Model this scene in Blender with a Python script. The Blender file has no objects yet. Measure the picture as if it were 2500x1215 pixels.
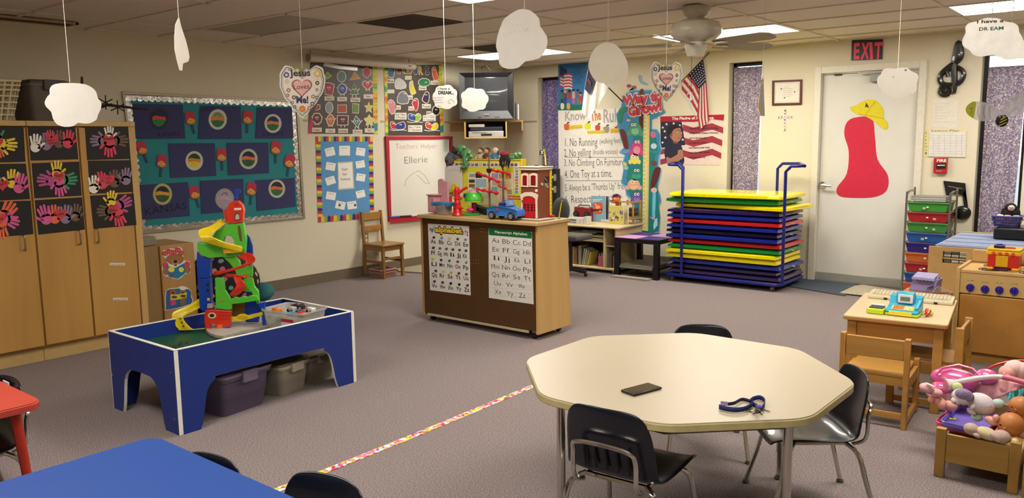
import bpy,bmesh,math,random
from mathutils import Vector as V,Matrix
from mathutils.geometry import tessellate_polygon
random.seed(7)
sc=bpy.context.scene
COL=sc.collection
R=math.radians
# ---------------------------------------------------------------- camera, world, exposure
CX,CY,FP,H=1250.0,607.5,1964.0,1.5
PITCH,ROLL,YAW=.134766964,-.0122666131,.682852369
_f0=V((-math.sin(YAW),math.cos(YAW),0));_r0=V((math.cos(YAW),math.sin(YAW),0));_u0=V((0,0,1))
CF=_f0*math.cos(PITCH)-_u0*math.sin(PITCH);_u1=_u0*math.cos(PITCH)+_f0*math.sin(PITCH)
CR=_r0*math.cos(ROLL)+_u1*math.sin(ROLL);CU=_u1*math.cos(ROLL)-_r0*math.sin(ROLL)
EYE=V((0,0,H))
cd=bpy.data.cameras.new('camera');cam=bpy.data.objects.new('camera',cd);COL.objects.link(cam)
cd.sensor_fit='HORIZONTAL';cd.sensor_width=36;cd.lens=36*FP/2500;cd.clip_start=.05;cd.clip_end=200
cam.matrix_world=Matrix(((CR.x,CU.x,-CF.x,0),(CR.y,CU.y,-CF.y,0),(CR.z,CU.z,-CF.z,H),(0,0,0,1)))
sc.camera=cam
vs=sc.view_settings
vs.view_transform='Standard';vs.look='None';vs.gamma=1;vs.use_curve_mapping=False
vs.exposure=0.2
LAMP=22
w=bpy.data.worlds.new('world');sc.world=w;w.use_nodes=True
bg=w.node_tree.nodes['Background'];bg.inputs[0].default_value=(.80,.88,1,1);bg.inputs[1].default_value=2.6
sc.cycles.max_bounces=8;sc.cycles.diffuse_bounces=4;sc.cycles.transparent_max_bounces=12
sc.cycles.caustics_reflective=False;sc.cycles.caustics_refractive=False
# ---------------------------------------------------------------- measured rays of the photograph -> points in the room
XA,YB,ZC=-6.98,8.45,2.44
def ray(px,py):return CF+CR*((px-CX)/FP)-CU*((py-CY)/FP)
def PX(px,py,X):d=ray(px,py);return EYE+d*(X/d.x)
def PY(px,py,Y):d=ray(px,py);return EYE+d*(Y/d.y)
def PZ(px,py,Z):d=ray(px,py);return EYE+d*((Z-H)/d.z)
class Fr:
 def __init__(s,o,n):
  s.o=V(o);s.n=V(n).normalized()
  s.r=V((0,0,1)).cross(s.n).normalized();s.u=s.n.cross(s.r)
 def p(s,px,py,off=0):
  d=ray(px,py);o=s.o+s.n*off
  return EYE+d*((o-EYE).dot(s.n)/d.dot(s.n))
WA=Fr((XA,0,0),(1,0,0));WB=Fr((0,YB,0),(0,-1,0))
# ---------------------------------------------------------------- materials
def lin(h):
 h=h.lstrip('#');o=[]
 for i in(0,2,4):
  c=int(h[i:i+2],16)/255;o.append(c/12.92 if c<=.04045 else((c+.055)/1.055)**2.4)
 return(*o,1)
_m={}
def M(h,rough=.5,metal=0,var=.05,bump=0,sc_=30,coat=0,alpha=1,trans=0,spec=.5,wood=0,ior=1.45,sheen=0,tl=0):
 k=(h,rough,metal,var,bump,sc_,coat,alpha,trans,spec,wood,sheen,tl)
 if k in _m:return _m[k]
 m=bpy.data.materials.new('mat_'+h.lstrip('#'));m.use_nodes=True
 nt=m.node_tree;N=nt.nodes;L=nt.links;b=N['Principled BSDF']
 b.inputs['Roughness'].default_value=rough;b.inputs['Metallic'].default_value=metal
 b.inputs['Coat Weight'].default_value=coat;b.inputs['Alpha'].default_value=alpha
 b.inputs['Transmission Weight'].default_value=trans;b.inputs['Specular IOR Level'].default_value=spec
 b.inputs['IOR'].default_value=ior;b.inputs['Sheen Weight'].default_value=sheen
 tc=N.new('ShaderNodeTexCoord');mp=N.new('ShaderNodeMapping');nz=N.new('ShaderNodeTexNoise')
 L.new(tc.outputs['Object'],mp.inputs[0]);L.new(mp.outputs[0],nz.inputs[0])
 if wood:mp.inputs['Scale'].default_value=((1,1,.07),(.07,1,1),(1,.07,1))[wood-1]
 nz.inputs['Scale'].default_value=sc_;nz.inputs['Detail'].default_value=5 if wood else 3
 if wood:nz.inputs['Distortion'].default_value=.6
 rp=N.new('ShaderNodeMapRange');rp.inputs[1].default_value=.3;rp.inputs[2].default_value=.7
 rp.inputs[3].default_value=1-var*(2 if wood else 1);rp.inputs[4].default_value=1+var
 mx=N.new('ShaderNodeMix');mx.data_type='RGBA';mx.blend_type='MULTIPLY';mx.inputs[0].default_value=1
 mx.inputs[6].default_value=lin(h)
 L.new(nz.outputs[0],rp.inputs[0]);L.new(rp.outputs[0],mx.inputs[7]);L.new(mx.outputs[2],b.inputs['Base Color'])
 if bump:
  bp=N.new('ShaderNodeBump');bp.inputs['Strength'].default_value=bump;bp.inputs['Distance'].default_value=.01
  L.new(nz.outputs[0],bp.inputs['Height']);L.new(bp.outputs[0],b.inputs['Normal'])
 if tl:
  t=N.new('ShaderNodeBsdfTranslucent');s=N.new('ShaderNodeMixShader');s.inputs[0].default_value=tl
  L.new(mx.outputs[2],t.inputs[0]);L.new(b.outputs[0],s.inputs[1]);L.new(t.outputs[0],s.inputs[2])
  L.new(s.outputs[0],N['Material Output'].inputs[0])
 _m[k]=m;return m
def emit(name,col,st):
 m=bpy.data.materials.new(name);m.use_nodes=True;nt=m.node_tree;nt.nodes.clear()
 e=nt.nodes.new('ShaderNodeEmission');e.inputs[0].default_value=(*col,1);e.inputs[1].default_value=st
 o=nt.nodes.new('ShaderNodeOutputMaterial');nt.links.new(e.outputs[0],o.inputs[0]);return m
def ramp_mat(name,tex,stops,rough=.6,scale=20,bump=0,mapsc=(1,1,1),const=False,out='Distance',tl=0,coat=0):
 m=bpy.data.materials.new(name);m.use_nodes=True;nt=m.node_tree;N=nt.nodes;L=nt.links;b=N['Principled BSDF']
 b.inputs['Roughness'].default_value=rough;b.inputs['Coat Weight'].default_value=coat
 tc=N.new('ShaderNodeTexCoord');mp=N.new('ShaderNodeMapping');mp.inputs['Scale'].default_value=mapsc
 t=N.new({'v':'ShaderNodeTexVoronoi','n':'ShaderNodeTexNoise'}[tex]);t.inputs['Scale'].default_value=scale
 if tex=='n':t.inputs['Detail'].default_value=6
 L.new(tc.outputs['Object'],mp.inputs[0]);L.new(mp.outputs[0],t.inputs['Vector'])
 cr=N.new('ShaderNodeValToRGB');e=cr.color_ramp.elements
 if const:cr.color_ramp.interpolation='CONSTANT'
 while len(e)<len(stops):e.new(.5)
 for q,(p,c)in zip(e,stops):q.position=p;q.color=lin(c)
 src=t.outputs[out]if tex=='v' else t.outputs[0]
 L.new(src,cr.inputs[0]);L.new(cr.outputs[0],b.inputs['Base Color'])
 if bump:
  bp=N.new('ShaderNodeBump');bp.inputs['Strength'].default_value=bump;bp.inputs['Distance'].default_value=.005
  L.new(src,bp.inputs['Height']);L.new(bp.outputs[0],b.inputs['Normal'])
 if tl:
  tt=N.new('ShaderNodeBsdfTranslucent');s=N.new('ShaderNodeMixShader');s.inputs[0].default_value=tl
  L.new(cr.outputs[0],tt.inputs[0]);L.new(b.outputs[0],s.inputs[1]);L.new(tt.outputs[0],s.inputs[2])
  L.new(s.outputs[0],N['Material Output'].inputs[0])
 return m
BLK=M('#16161a',.45);WHT=M('#ece8e2',.55);PAP=M('#f1eee6',.7,var=.02)
CHROME=M('#c9c5bd',.16,1,var=.03);STEEL=M('#8e8e8c',.35,.85)
MAPLE=M('#c9a264',.38,wood=1,var=.06,sc_=9);MAPLEX=M('#c9a264',.38,wood=3,var=.06,sc_=9)
BIRCH=M('#b98b48',.4,wood=1,var=.07,sc_=7);OAK=M('#a8783c',.4,wood=1,var=.1,sc_=14)
PINE=M('#b5843f',.42,wood=2,var=.1,sc_=14);PALE=M('#d9c39a',.42,var=.04)
LAM=M('#d6c6a2',.3,var=.03,sc_=3)
# ---------------------------------------------------------------- mesh builder
class G:
 def __init__(s):s.v=[];s.f=[]
 def add(s,vs_,fs):
  o=len(s.v);s.v+=[V(q)for q in vs_];s.f+=[tuple(i+o for i in f)for f in fs];return s
 def box(s,x0,x1,y0,y1,z0,z1,m=None):
  q=[V((x,y,z))for x in(x0,x1)for y in(y0,y1)for z in(z0,z1)]
  if m:q=[m@k for k in q]
  return s.add(q,[(0,1,3,2),(4,6,7,5),(0,4,5,1),(2,3,7,6),(0,2,6,4),(1,5,7,3)])
 def cyl(s,p,q,r,r2=None,n=12,caps=True):
  p,q=V(p),V(q);r2=r if r2 is None else r2;d=(q-p).normalized()
  a=d.orthogonal().normalized();b=d.cross(a)
  vs_=[c+(a*math.cos(t*2*math.pi/n)+b*math.sin(t*2*math.pi/n))*rr for c,rr in((p,r),(q,r2))for t in range(n)]
  fs=[(t,(t+1)%n,n+(t+1)%n,n+t)for t in range(n)]
  if caps:fs+=[tuple(range(n))[::-1],tuple(range(n,2*n))]
  return s.add(vs_,fs)
 def tube(s,pts,r,n=8,closed=False,rs=None):
  pts=[V(p)for p in pts];k=len(pts);vs_=[];fs=[];a=None
  for i,p in enumerate(pts):
   if closed:d=pts[(i+1)%k]-pts[i-1]
   else:d=pts[min(i+1,k-1)]-pts[max(i-1,0)]
   d.normalize()
   a=d.orthogonal()if a is None else a-d*a.dot(d)
   a.normalize();b=d.cross(a);rr=rs[i]if rs else r
   vs_+=[p+(a*math.cos(t*2*math.pi/n)+b*math.sin(t*2*math.pi/n))*rr for t in range(n)]
  for i in range(k if closed else k-1):
   j=(i+1)%k
   fs+=[(i*n+t,i*n+(t+1)%n,j*n+(t+1)%n,j*n+t)for t in range(n)]
  if not closed:fs+=[tuple(range(n))[::-1],tuple(range((k-1)*n,k*n))]
  return s.add(vs_,fs)
 def ell(s,c,r,nu=14,nv=9,m=None):
  c=V(c);r=r if hasattr(r,'__len__')else(r,r,r);vs_=[];fs=[]
  for j in range(nv+1):
   ph=math.pi*j/nv
   for i in range(nu):
    th=2*math.pi*i/nu
    q=V((r[0]*math.sin(ph)*math.cos(th),r[1]*math.sin(ph)*math.sin(th),r[2]*math.cos(ph)))
    vs_.append(c+(m@q if m else q))
  for j in range(nv):
   for i in range(nu):
    a,b,c_,d=j*nu+i,j*nu+(i+1)%nu,(j+1)*nu+(i+1)%nu,(j+1)*nu+i
    fs.append((a,b,c_)if j==nv-1 else((a,c_,d)if j==0 else(a,b,c_,d)))
  return s.add(vs_,fs)
 def lathe(s,c,prof,n=20,m=None):
  c=V(c);vs_=[];fs=[]
  for r,z in prof:
   for t in range(n):
    q=V((r*math.cos(t*2*math.pi/n),r*math.sin(t*2*math.pi/n),z));vs_.append(c+(m@q if m else q))
  for j in range(len(prof)-1):
   fs+=[(j*n+t,j*n+(t+1)%n,(j+1)*n+(t+1)%n,(j+1)*n+t)for t in range(n)]
  fs+=[tuple(range(n))[::-1],tuple(range((len(prof)-1)*n,len(prof)*n))]
  return s.add(vs_,fs)
 def prism(s,pts,vec):
  pts=[V(p)for p in pts];vec=V(vec);n=len(pts)
  tris=tessellate_polygon([pts])
  fs=[tuple(t)for t in tris]+[tuple(n+i for i in t[::-1])for t in tris]
  fs+=[(i,(i+1)%n,n+(i+1)%n,n+i)for i in range(n)]
  return s.add(pts+[p+vec for p in pts],fs)
 def build(s,name,mat,parent=None,bev=0,local=False,flat=False,seg=2,sub=0,ang=38):
  if not s.v:return None
  if local:o=V((0,0,0))
  elif parent is not None:o=parent['_o']if '_o' in parent else parent.location;o=V(o)
  else:
   xs=[q.x for q in s.v];ys=[q.y for q in s.v];o=V(((min(xs)+max(xs))/2,(min(ys)+max(ys))/2,min(q.z for q in s.v)))
  me=bpy.data.meshes.new(name);me.from_pydata([q-o for q in s.v],[],s.f)
  bm=bmesh.new();bm.from_mesh(me);bmesh.ops.recalc_face_normals(bm,faces=bm.faces);bm.to_mesh(me);bm.free()
  me.materials.append(mat)
  if not flat:me.shade_smooth();me.set_sharp_from_angle(angle=R(ang))
  ob=bpy.data.objects.new(name,me);COL.objects.link(ob)
  if parent is not None:
   ob.parent=parent;ob['_o']=list(o)
  else:ob.location=o;ob['_o']=list(o)
  if bev:
   b=ob.modifiers.new('bevel','BEVEL');b.width=bev;b.segments=seg;b.limit_method='ANGLE';b.angle_limit=R(40);b.harden_normals=False
  if sub:
   b=ob.modifiers.new('subsurf','SUBSURF');b.levels=sub;b.render_levels=sub
  return ob
def tag(o,label,cat,group=None):
 o['label']=label;o['category']=cat
 if group:o['group']=group
 return o
def thing(name,label,cat,loc=(0,0,0),rz=0,group=None):
 o=bpy.data.objects.new(name,None);COL.objects.link(o);o.location=loc;o.rotation_euler=(0,0,rz)
 o.empty_display_size=.1;o['_o']=list(loc);return tag(o,label,cat,group)
def struct(o):o['kind']='structure';return o
def dup(root,loc,rz,label,group=None):
 r=root.copy();COL.objects.link(r);r.location=loc;r.rotation_euler=(0,0,rz);r['label']=label
 if group:r['group']=group
 for ch in list(root.children):
  c=ch.copy();COL.objects.link(c);c.parent=r
  for g in list(ch.children):
   d=g.copy();COL.objects.link(d);d.parent=c
 return r
def sm(pts,k=4,closed=True):
 n=len(pts);o=[];pts=[V((*p,0))if len(p)==2 else V(p)for p in pts]
 for i in range(n if closed else n-1):
  a,b,c,d=(pts[(i-1)%n],pts[i],pts[(i+1)%n],pts[(i+2)%n])if closed else(pts[max(i-1,0)],pts[i],pts[i+1],pts[min(i+2,n-1)])
  for j in range(k):
   t=j/k;o.append(.5*((2*b)+(c-a)*t+(2*a-5*b+4*c-d)*t*t+(3*b-a-3*c+d)*t**3))
 if not closed:o.append(pts[-1])
 return o
def el(cx,cy,rx,ry=None,n=16,a=0):
 ry=rx if ry is None else ry;ca,sa=math.cos(a),math.sin(a)
 return[(cx+rx*math.cos(t*2*math.pi/n)*ca-ry*math.sin(t*2*math.pi/n)*sa,cy+rx*math.cos(t*2*math.pi/n)*sa+ry*math.sin(t*2*math.pi/n)*ca)for t in range(n)]
def rc(x0,y0,x1,y1):return[(x0,y0),(x1,y0),(x1,y1),(x0,y1)]
ZMIN=[None]
def flat(name,fr,outs,mat,parent=None,off=0.,th=.0015,bev=0):
 """thin cut sheet(s) lying on plane fr; outs = one outline or a list of outlines in measured image points"""
 if not isinstance(outs[0][0],(tuple,list,V)):outs=[outs]
 g=G()
 for o in outs:g.prism([fr.p(q[0],q[1],off)for q in o],fr.n*th)
 if ZMIN[0]:
  for q in g.v:q.z=max(q.z,ZMIN[0])
 return g.build(name,mat,parent,bev=bev,flat=True)
_tx={}
def tmesh(s,wt=0.):
 if(s,wt)in _tx:return _tx[s,wt]
 c=bpy.data.curves.new('t','FONT');c.body=s;c.resolution_u=2;c.offset=wt;c.fill_mode='FRONT'
 o=bpy.data.objects.new('t',c);COL.objects.link(o)
 me=bpy.data.meshes.new_from_object(o.evaluated_get(bpy.context.evaluated_depsgraph_get()))
 vs_=[V(q.co)for q in me.vertices];fs=[tuple(p.vertices)for p in me.polygons]
 bpy.data.objects.remove(o);bpy.data.curves.remove(c);bpy.data.meshes.remove(me)
 _tx[s,wt]=(vs_,fs);return vs_,fs
def text(s,fr,p0,p1,h,mat,parent,off=.002,wt=0.,name='lettering',fit=True):
 """lettering on plane fr, baseline from image point p0 to p1, capital height h (image px at p0)"""
 vs_,fs=tmesh(s,wt)
 if not vs_:return
 a=fr.p(*p0,off);b=fr.p(*p1,off);d=(b-a);W=d.length;d.normalize();u=fr.n.cross(d)
 mnx=min(q.x for q in vs_);mxx=max(q.x for q in vs_)
 hz=(fr.p(p0[0],p0[1]-h,off)-a).length/.69;sx=W/(mxx-mnx)if fit else hz
 g=G();g.add([a+d*((q.x-mnx)*sx)+u*(q.y*hz)for q in vs_],fs)
 me=bpy.data.meshes.new(name);o=V(parent['_o'])
 me.from_pydata([q-o for q in g.v],[],g.f);me.materials.append(mat)
 ob=bpy.data.objects.new(name,me);COL.objects.link(ob);ob.parent=parent;ob['_o']=list(o);return ob
def line(name,fr,segs,wpx,mat,parent,off=.002,th=.0008):
 """drawn strokes: list of polylines in image points, stroke width in px"""
 g=G()
 for pl in segs:
  for i in range(len(pl)-1):
   a,b=V((*pl[i][:2],0)),V((*pl[i+1][:2],0));d=b-a
   if d.length<.01:continue
   d.normalize();q=V((-d.y,d.x,0))*wpx/2;e=d*wpx*.3
   c=[a-e+q,b+e+q,b+e-q,a-e-q]
   P=[fr.p(k.x,k.y,off)for k in c];Q=[k+fr.n*th for k in P]
   g.add(P+Q,[(4,5,6,7),(0,1,5,4),(1,2,6,5),(2,3,7,6),(3,0,4,7)])
 return g.build(name,mat,parent,flat=True)
# ================================================================ SETTING
WALLM=M('#dad1b8',.75,var=.02,bump=.05,sc_=40)
XR,YF=2.7,-2.3
carpet=ramp_mat('carpet','n',[(.3,'#544a49'),(.48,'#7b6e6d'),(.56,'#8a7d7a'),(.72,'#b0a49e')],.95,170,.4)
g=G();g.box(XA-.2,XR+.2,YF-.2,YB+.4,-.1,0);struct(g.build('floor',carpet))
# wall left (bulletin board wall), wall behind the camera, wall right
struct(G().box(XA-.2,XA,YF-.2,YB+.2,0,2.6).build('wall_left',WALLM))
struct(G().box(XA-.2,XR+.2,YF-.2,YF,0,2.6).build('wall_front',WALLM))
struct(G().box(XR,XR+.2,YF-.2,YB+.2,0,2.6).build('wall_right',WALLM))
# wall back with three window slits and a door opening
OP=[(-6.41,-5.98,.72,2.29),(-3.79,-3.42,.55,2.30),(-2.80,-1.88,0,2.13),(-1.37,-1.00,.30,2.24),(.6,.97,.3,2.24)]
g=G();x=XA
for a,b,z0,z1 in OP:
 g.box(x,a,YB,YB+.2,0,2.6)
 if z0>0:g.box(a,b,YB,YB+.2,0,z0)
 g.box(a,b,YB,YB+.2,z1,2.6);x=b
g.box(x,XR,YB,YB+.2,0,2.6);struct(g.build('wall_back',WALLM))
# windows: dark bronze frame, clear pane; the daylight comes through them
BRZ=M('#241a18',.4,.3);GLS=M('#ffffff',.02,trans=1,ior=1.02,var=0)
glitter=ramp_mat('curtain_cloth','v',[(0,'#4a3a66'),(.4,'#6a5a92'),(.7,'#8a7cac'),(.88,'#c8bcd4'),(1,'#f4ecf4')],.5,95,.5,out='Color',tl=.12)
glitter2=ramp_mat('curtain_cloth_pale','v',[(0,'#675a7c'),(.35,'#857894'),(.6,'#ab9eb0'),(.85,'#d8cccf'),(1,'#f4ecec')],.5,95,.5,out='Color',tl=.15)
def window(n,a,b,z0,z1):
 t=bpy.data.objects.new('window_%d'%n,None);COL.objects.link(t);t.location=((a+b)/2,YB+.1,z0);t['_o']=list(t.location);struct(t)
 g=G();y0,y1=YB+.11,YB+.16;f=.035
 g.box(a,a+f,y0,y1,z0,z1).box(b-f,b,y0,y1,z0,z1).box(a,b,y0,y1,z0,z0+f).box(a,b,y0,y1,z1-f,z1)
 g.build('window_frame',BRZ,t,bev=.003)
 G().box(a+f,b-f,y0+.02,y0+.026,z0+f,z1-f).build('window_pane',GLS,t)
for n,k in enumerate((0,1,3,4)):window(n+1,*OP[k])
def curtain(pts,y,mat,label,amp=.008):
 # hanging cloth between two slanting edges, gently wavy; pts: (xl_top, xr_top, ztop, xl_bot, xr_bot, zbot)
 a,b,zt,c,d,zb=pts;nx,nz=24,12;vs_=[];fs=[]
 for j in range(nz+1):
  t=j/nz;xl=a+(c-a)*t;xr=b+(d-b)*t
  for i in range(nx+1):
   s=i/nx;vs_.append((xl+(xr-xl)*s,y+amp*math.sin(s*17+t*1.5)+amp*.5*math.sin(s*41),zt+(zb-zt)*t))
 for j in range(nz):
  for i in range(nx):k=j*(nx+1)+i;fs.append((k,k+1,k+nx+2,k+nx+1))
 G_=G().add(vs_,fs);o=G_.build('curtain',mat);s=o.modifiers.new('s','SOLIDIFY');s.thickness=.002
 return tag(o,label,'curtain')
curtain((-6.385,-6.0,2.25,-6.40,-6.0,.74),YB+.07,glitter,'purple glitter curtain in the window left of the rules chart')
curtain((-3.765,-3.445,2.25,-3.75,-3.47,.58),YB+.07,glitter2,'purple speckled curtain in the window between the pledge poster and the door')
curtain((-1.33,-1.02,2.10,-1.335,-1.07,.34),YB+.07,glitter2,'greyish purple curtain hanging crooked in the window right of the door')
curtain((.62,.95,2.2,.62,.93,.34),YB+.07,glitter2,'purple curtain in the far right window outside the view')
# ground outside, seen only through the gaps
struct(G().box(-30,30,YB+.45,YB+40,-.3,-.1).build('ground_outside',M('#8d8f86',.9)))
# ceiling: backing, T-bar grid, one plate per tile
GX0,GY0,PXT,PYT=-5.12-1.245*2,3.69-.625*10,1.245,.625
struct(G().box(XA-.2,XR+.2,YF-.2,YB+.2,2.56,2.66).build('ceiling',M('#b9b0a0',.9)))
ceil=bpy.data.objects['ceiling']
CT=M('#e2d9ca',.95,var=.05,bump=.25,sc_=160)
g=G();nx,ny=9,19
for i in range(nx+1):
 X=GX0+i*PXT
 if XA<X<XR:g.box(X-.012,X+.012,YF,YB,ZC-.004,ZC+.03)
for j in range(ny+1):
 Y=GY0+j*PYT
 if YF<Y<YB:g.box(XA,XR,Y-.012,Y+.012,ZC-.004,ZC+.03)
g.box(XA,XA+.025,YF,YB,ZC-.004,ZC+.02).box(XA,XR,YB-.025,YB,ZC-.004,ZC+.02)
g.build('ceiling_grid',M('#ddd4c4',.6),ceil)
LIGHTS={(3,15):'fluorescent ceiling panel above the exit side, partly behind the fan',(1,15):'lit fluorescent ceiling panel in front of the television corner',
    (5,15):'lit fluorescent ceiling panel at top right above the bee',(3,10):'lit fluorescent ceiling panel at the top middle edge',
    (5,10):'lit ceiling panel outside the view to the right',(3,5):'lit ceiling panel above the camera',(5,5):'lit ceiling panel behind and right of the camera',
    (1,10):'unlit fluorescent ceiling panel near the bulletin board'}
VENT={(2,11),(1,14)}
tm={}
def tile_mesh(w_,d_):
 k=(round(w_,3),round(d_,3))
 if k not in tm:
  me=bpy.data.meshes.new('ceiling_tile');a,b=w_/2,d_/2;e=.006
  vs_=[(-a,-b,.006),(a,-b,.006),(a,b,.006),(-a,b,.006),(-a+e,-b+e,0),(a-e,-b+e,0),(a-e,b-e,0),(-a+e,b-e,0),
      (-a,-b,.016),(a,-b,.016),(a,b,.016),(-a,b,.016)]
  me.from_pydata(vs_,[],[(4,7,6,5),(0,4,5,1),(1,5,6,2),(2,6,7,3),(3,7,4,0),(8,0,1,9),(9,1,2,10),(10,2,3,11),(11,3,0,8)])
  me.materials.append(CT);tm[k]=me
 return tm[k]
LENS=emit('lamp_lens',(1,.95,.855),LAMP)
OFFL=M('#a89c8a',.5)
def tile(x0,x1,y0,y1):
 o=bpy.data.objects.new('ceiling_tile',tile_mesh(x1-x0-.012,y1-y0-.012));COL.objects.link(o);o.parent=ceil
 o.location=V(((x0+x1)/2,(y0+y1)/2,ZC+.004+random.uniform(0,.003)))-V(ceil['_o'])
 o.rotation_euler=(random.uniform(-.004,.004),random.uniform(-.003,.003),0)
for i in range(nx):
 for j in range(ny):
  x0,x1,y0,y1=max(GX0+i*PXT,XA),min(GX0+(i+1)*PXT,XR),max(GY0+j*PYT,YF),min(GY0+(j+1)*PYT,YB)
  if x1-x0<.05 or y1-y0<.05:continue
  if(i,j)in LIGHTS:
   on=(i,j)!=(1,10)
   t=thing('ceiling_light',LIGHTS[i,j],'light',((x0+x1)/2,(y0+y1)/2,ZC-.003))
   a,b=.035,.03
   G().box(x0,x1,y0,y0+b,ZC-.003,ZC+.03).box(x0,x1,y1-b,y1,ZC-.003,ZC+.03).box(x0,x0+a,y0,y1,ZC-.003,ZC+.03).box(x1-a,x1,y0,y1,ZC-.003,ZC+.03).build('frame',M('#ded6c6',.5),t)
   G().box(x0+a,x1-a,y0+b,y1-b,ZC+.004,ZC+.02).build('diffuser',LENS if on else OFFL,t)
   G().box(x0,x1,y0,y1,ZC+.03,ZC+.09).build('housing',M('#b5b0a8',.5),t)
  elif(i,j)in VENT:
   xm=x0+.625 if(i,j)==(2,11)else x1-.625
   xa,xb=(x0,xm)if(i,j)==(2,11)else(xm,x1)
   t=thing('ceiling_vent','square brown return air grille in the ceiling' if i==2 else 'dark ceiling vent behind the lit panel near the television','vent',((xa+xb)/2,(y0+y1)/2,ZC-.003))
   DV=M('#5a4d3e',.7)
   G().box(xa,xb,y0,y1,ZC+.03,ZC+.05).build('backing',M('#4c4136',.8),t)
   G().box(xa,xb,y0,y0+.02,ZC-.003,ZC+.03).box(xa,xb,y1-.02,y1,ZC-.003,ZC+.03).box(xa,xa+.02,y0,y1,ZC-.003,ZC+.03).box(xb-.02,xb,y0,y1,ZC-.003,ZC+.03).build('frame',DV,t)
   g=G()
   for q in range(28):yy=y0+.03+q*(y1-y0-.06)/27;g.box(xa+.02,xb-.02,yy-.004,yy+.004,ZC,ZC+.02)
   o=g.build('grille',DV,t);o['kind']='stuff'
   tile(*((xm,x1)if i==2 else(x0,xm)),y0,y1)
  else:tile(x0,x1,y0,y1)
# linear air slot over the cabinets
t=thing('air_slot','long dark linear air slot in the ceiling above the cabinets','vent',(-6.71,1.6,ZC-.02))
DK=M('#4a3a28',.7)
G().box(-6.80,-6.78,.3,2.86,ZC-.02,ZC-.004).box(-6.63,-6.61,.3,2.86,ZC-.02,ZC-.004).box(-6.8,-6.61,2.84,2.86,ZC-.02,ZC-.004).build('frame',M('#b39f7e',.6),t)
for k in range(3):G().box(-6.775+.05*k,-6.742+.05*k,.3,2.84,ZC-.016,ZC-.006).build('slat',DK,t)
# skirting and the little grey rail on the walls
BB=M('#6f6350',.6)
struct(G().box(XA,XA+.008,YF,YB,0,.11).build('baseboard_left',BB))
g=G();g.box(XA,-2.93,YB-.008,YB,0,.11).box(-1.78,XR,YB-.008,YB,0,.11);struct(g.build('baseboard_back',BB))
RL=M('#a79c84',.5)
struct(G().box(XA,XA+.006,5.19,5.235,1.715,1.735).box(XA,XA+.006,6.245,6.325,1.715,1.735).box(XA,XA+.006,7.29,YB-.005,1.715,1.735).build('trim_1',RL))
g=G();g.box(XA,-6.43,YB-.006,YB,1.725,1.745).box(-4.69,-4.665,YB-.006,YB,1.725,1.745);struct(g.build('trim_2',RL))
# door
t=bpy.data.objects.new('door_1',None);COL.objects.link(t);t.location=(-2.34,YB+.05,0);t['_o']=list(t.location);struct(t)
DW=M('#d9d6cc',.45,var=.025,sc_=5)
G().box(-2.79,-1.89,YB+.05,YB+.09,.015,2.12).build('door_panel',DW,t,bev=.003)
G().box(-2.79,-1.89,YB+.035,YB+.05,.012,.09).build('kick_strip',M('#b4b1a8',.4,.5),t,bev=.002)
g=G();FRM=M('#dcd6c4',.45)
g.box(-2.86,-2.795,YB-.02,YB+.06,0,2.195).box(-1.885,-1.82,YB-.02,YB+.06,0,2.195).box(-2.7949,-1.8851,YB-.019,YB+.059,2.126,2.194)
g.build('door_frame',FRM,t,bev=.004)
G().box(-2.80,-1.88,YB-.01,YB+.1,0,.012).build('threshold',M('#8d8a84',.4,.6),t)
hx=PY(2001,451,YB+.05)
g=G().cyl((hx.x+.03,YB+.05,hx.z),(hx.x+.03,YB+.035,hx.z),.034,n=20).cyl((hx.x+.03,YB+.04,hx.z),(hx.x+.03,YB-.01,hx.z),.012)
g.tube([(hx.x+.03,YB-.01,hx.z),(hx.x+.06,YB-.014,hx.z),(hx.x+.14,YB-.01,hx.z-.006)],.011)
o=g.build('door_handle',CHROME,t)
q=PY(2112,172,YB+.02);q2=PY(2250,205,YB+.02)
G().box(-2.33,-1.98,YB-.005,YB+.05,2.02,2.095).build('door_closer',M('#8f8d88',.4,.3),t,bev=.004)
g=G().box(-2.44,-2.0,YB-.03,YB-.018,2.105,2.12).box(-2.1,-2.08,YB-.03,YB+.02,2.095,2.11);g.build('closer_arm',M('#8f8d88',.4,.5),t)
G().box(-2.68,-2.61,YB+.03,YB+.05,2.10,2.12).build('door_stop',M('#4a3e36',.5),t,bev=.003)
# outlet
def outlet(x=None):
 c=WA.p(893,581);t=thing('wall_outlet','double power outlet on the wall behind the wooden chair','outlet',(XA,c.y,c.z-.057))
 G().box(XA,XA+.006,c.y-.036,c.y+.036,c.z-.057,c.z+.057).build('plate',M('#8f8368',.4),t,bev=.003)
 for s in(-1,1):G().lathe((XA+.006,c.y,c.z+s*.024),[(.017,0),(.016,.003)],14,Matrix.Rotation(R(90),3,'Y')).build('socket',M('#ddd3bb',.5),t)
outlet()
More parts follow.
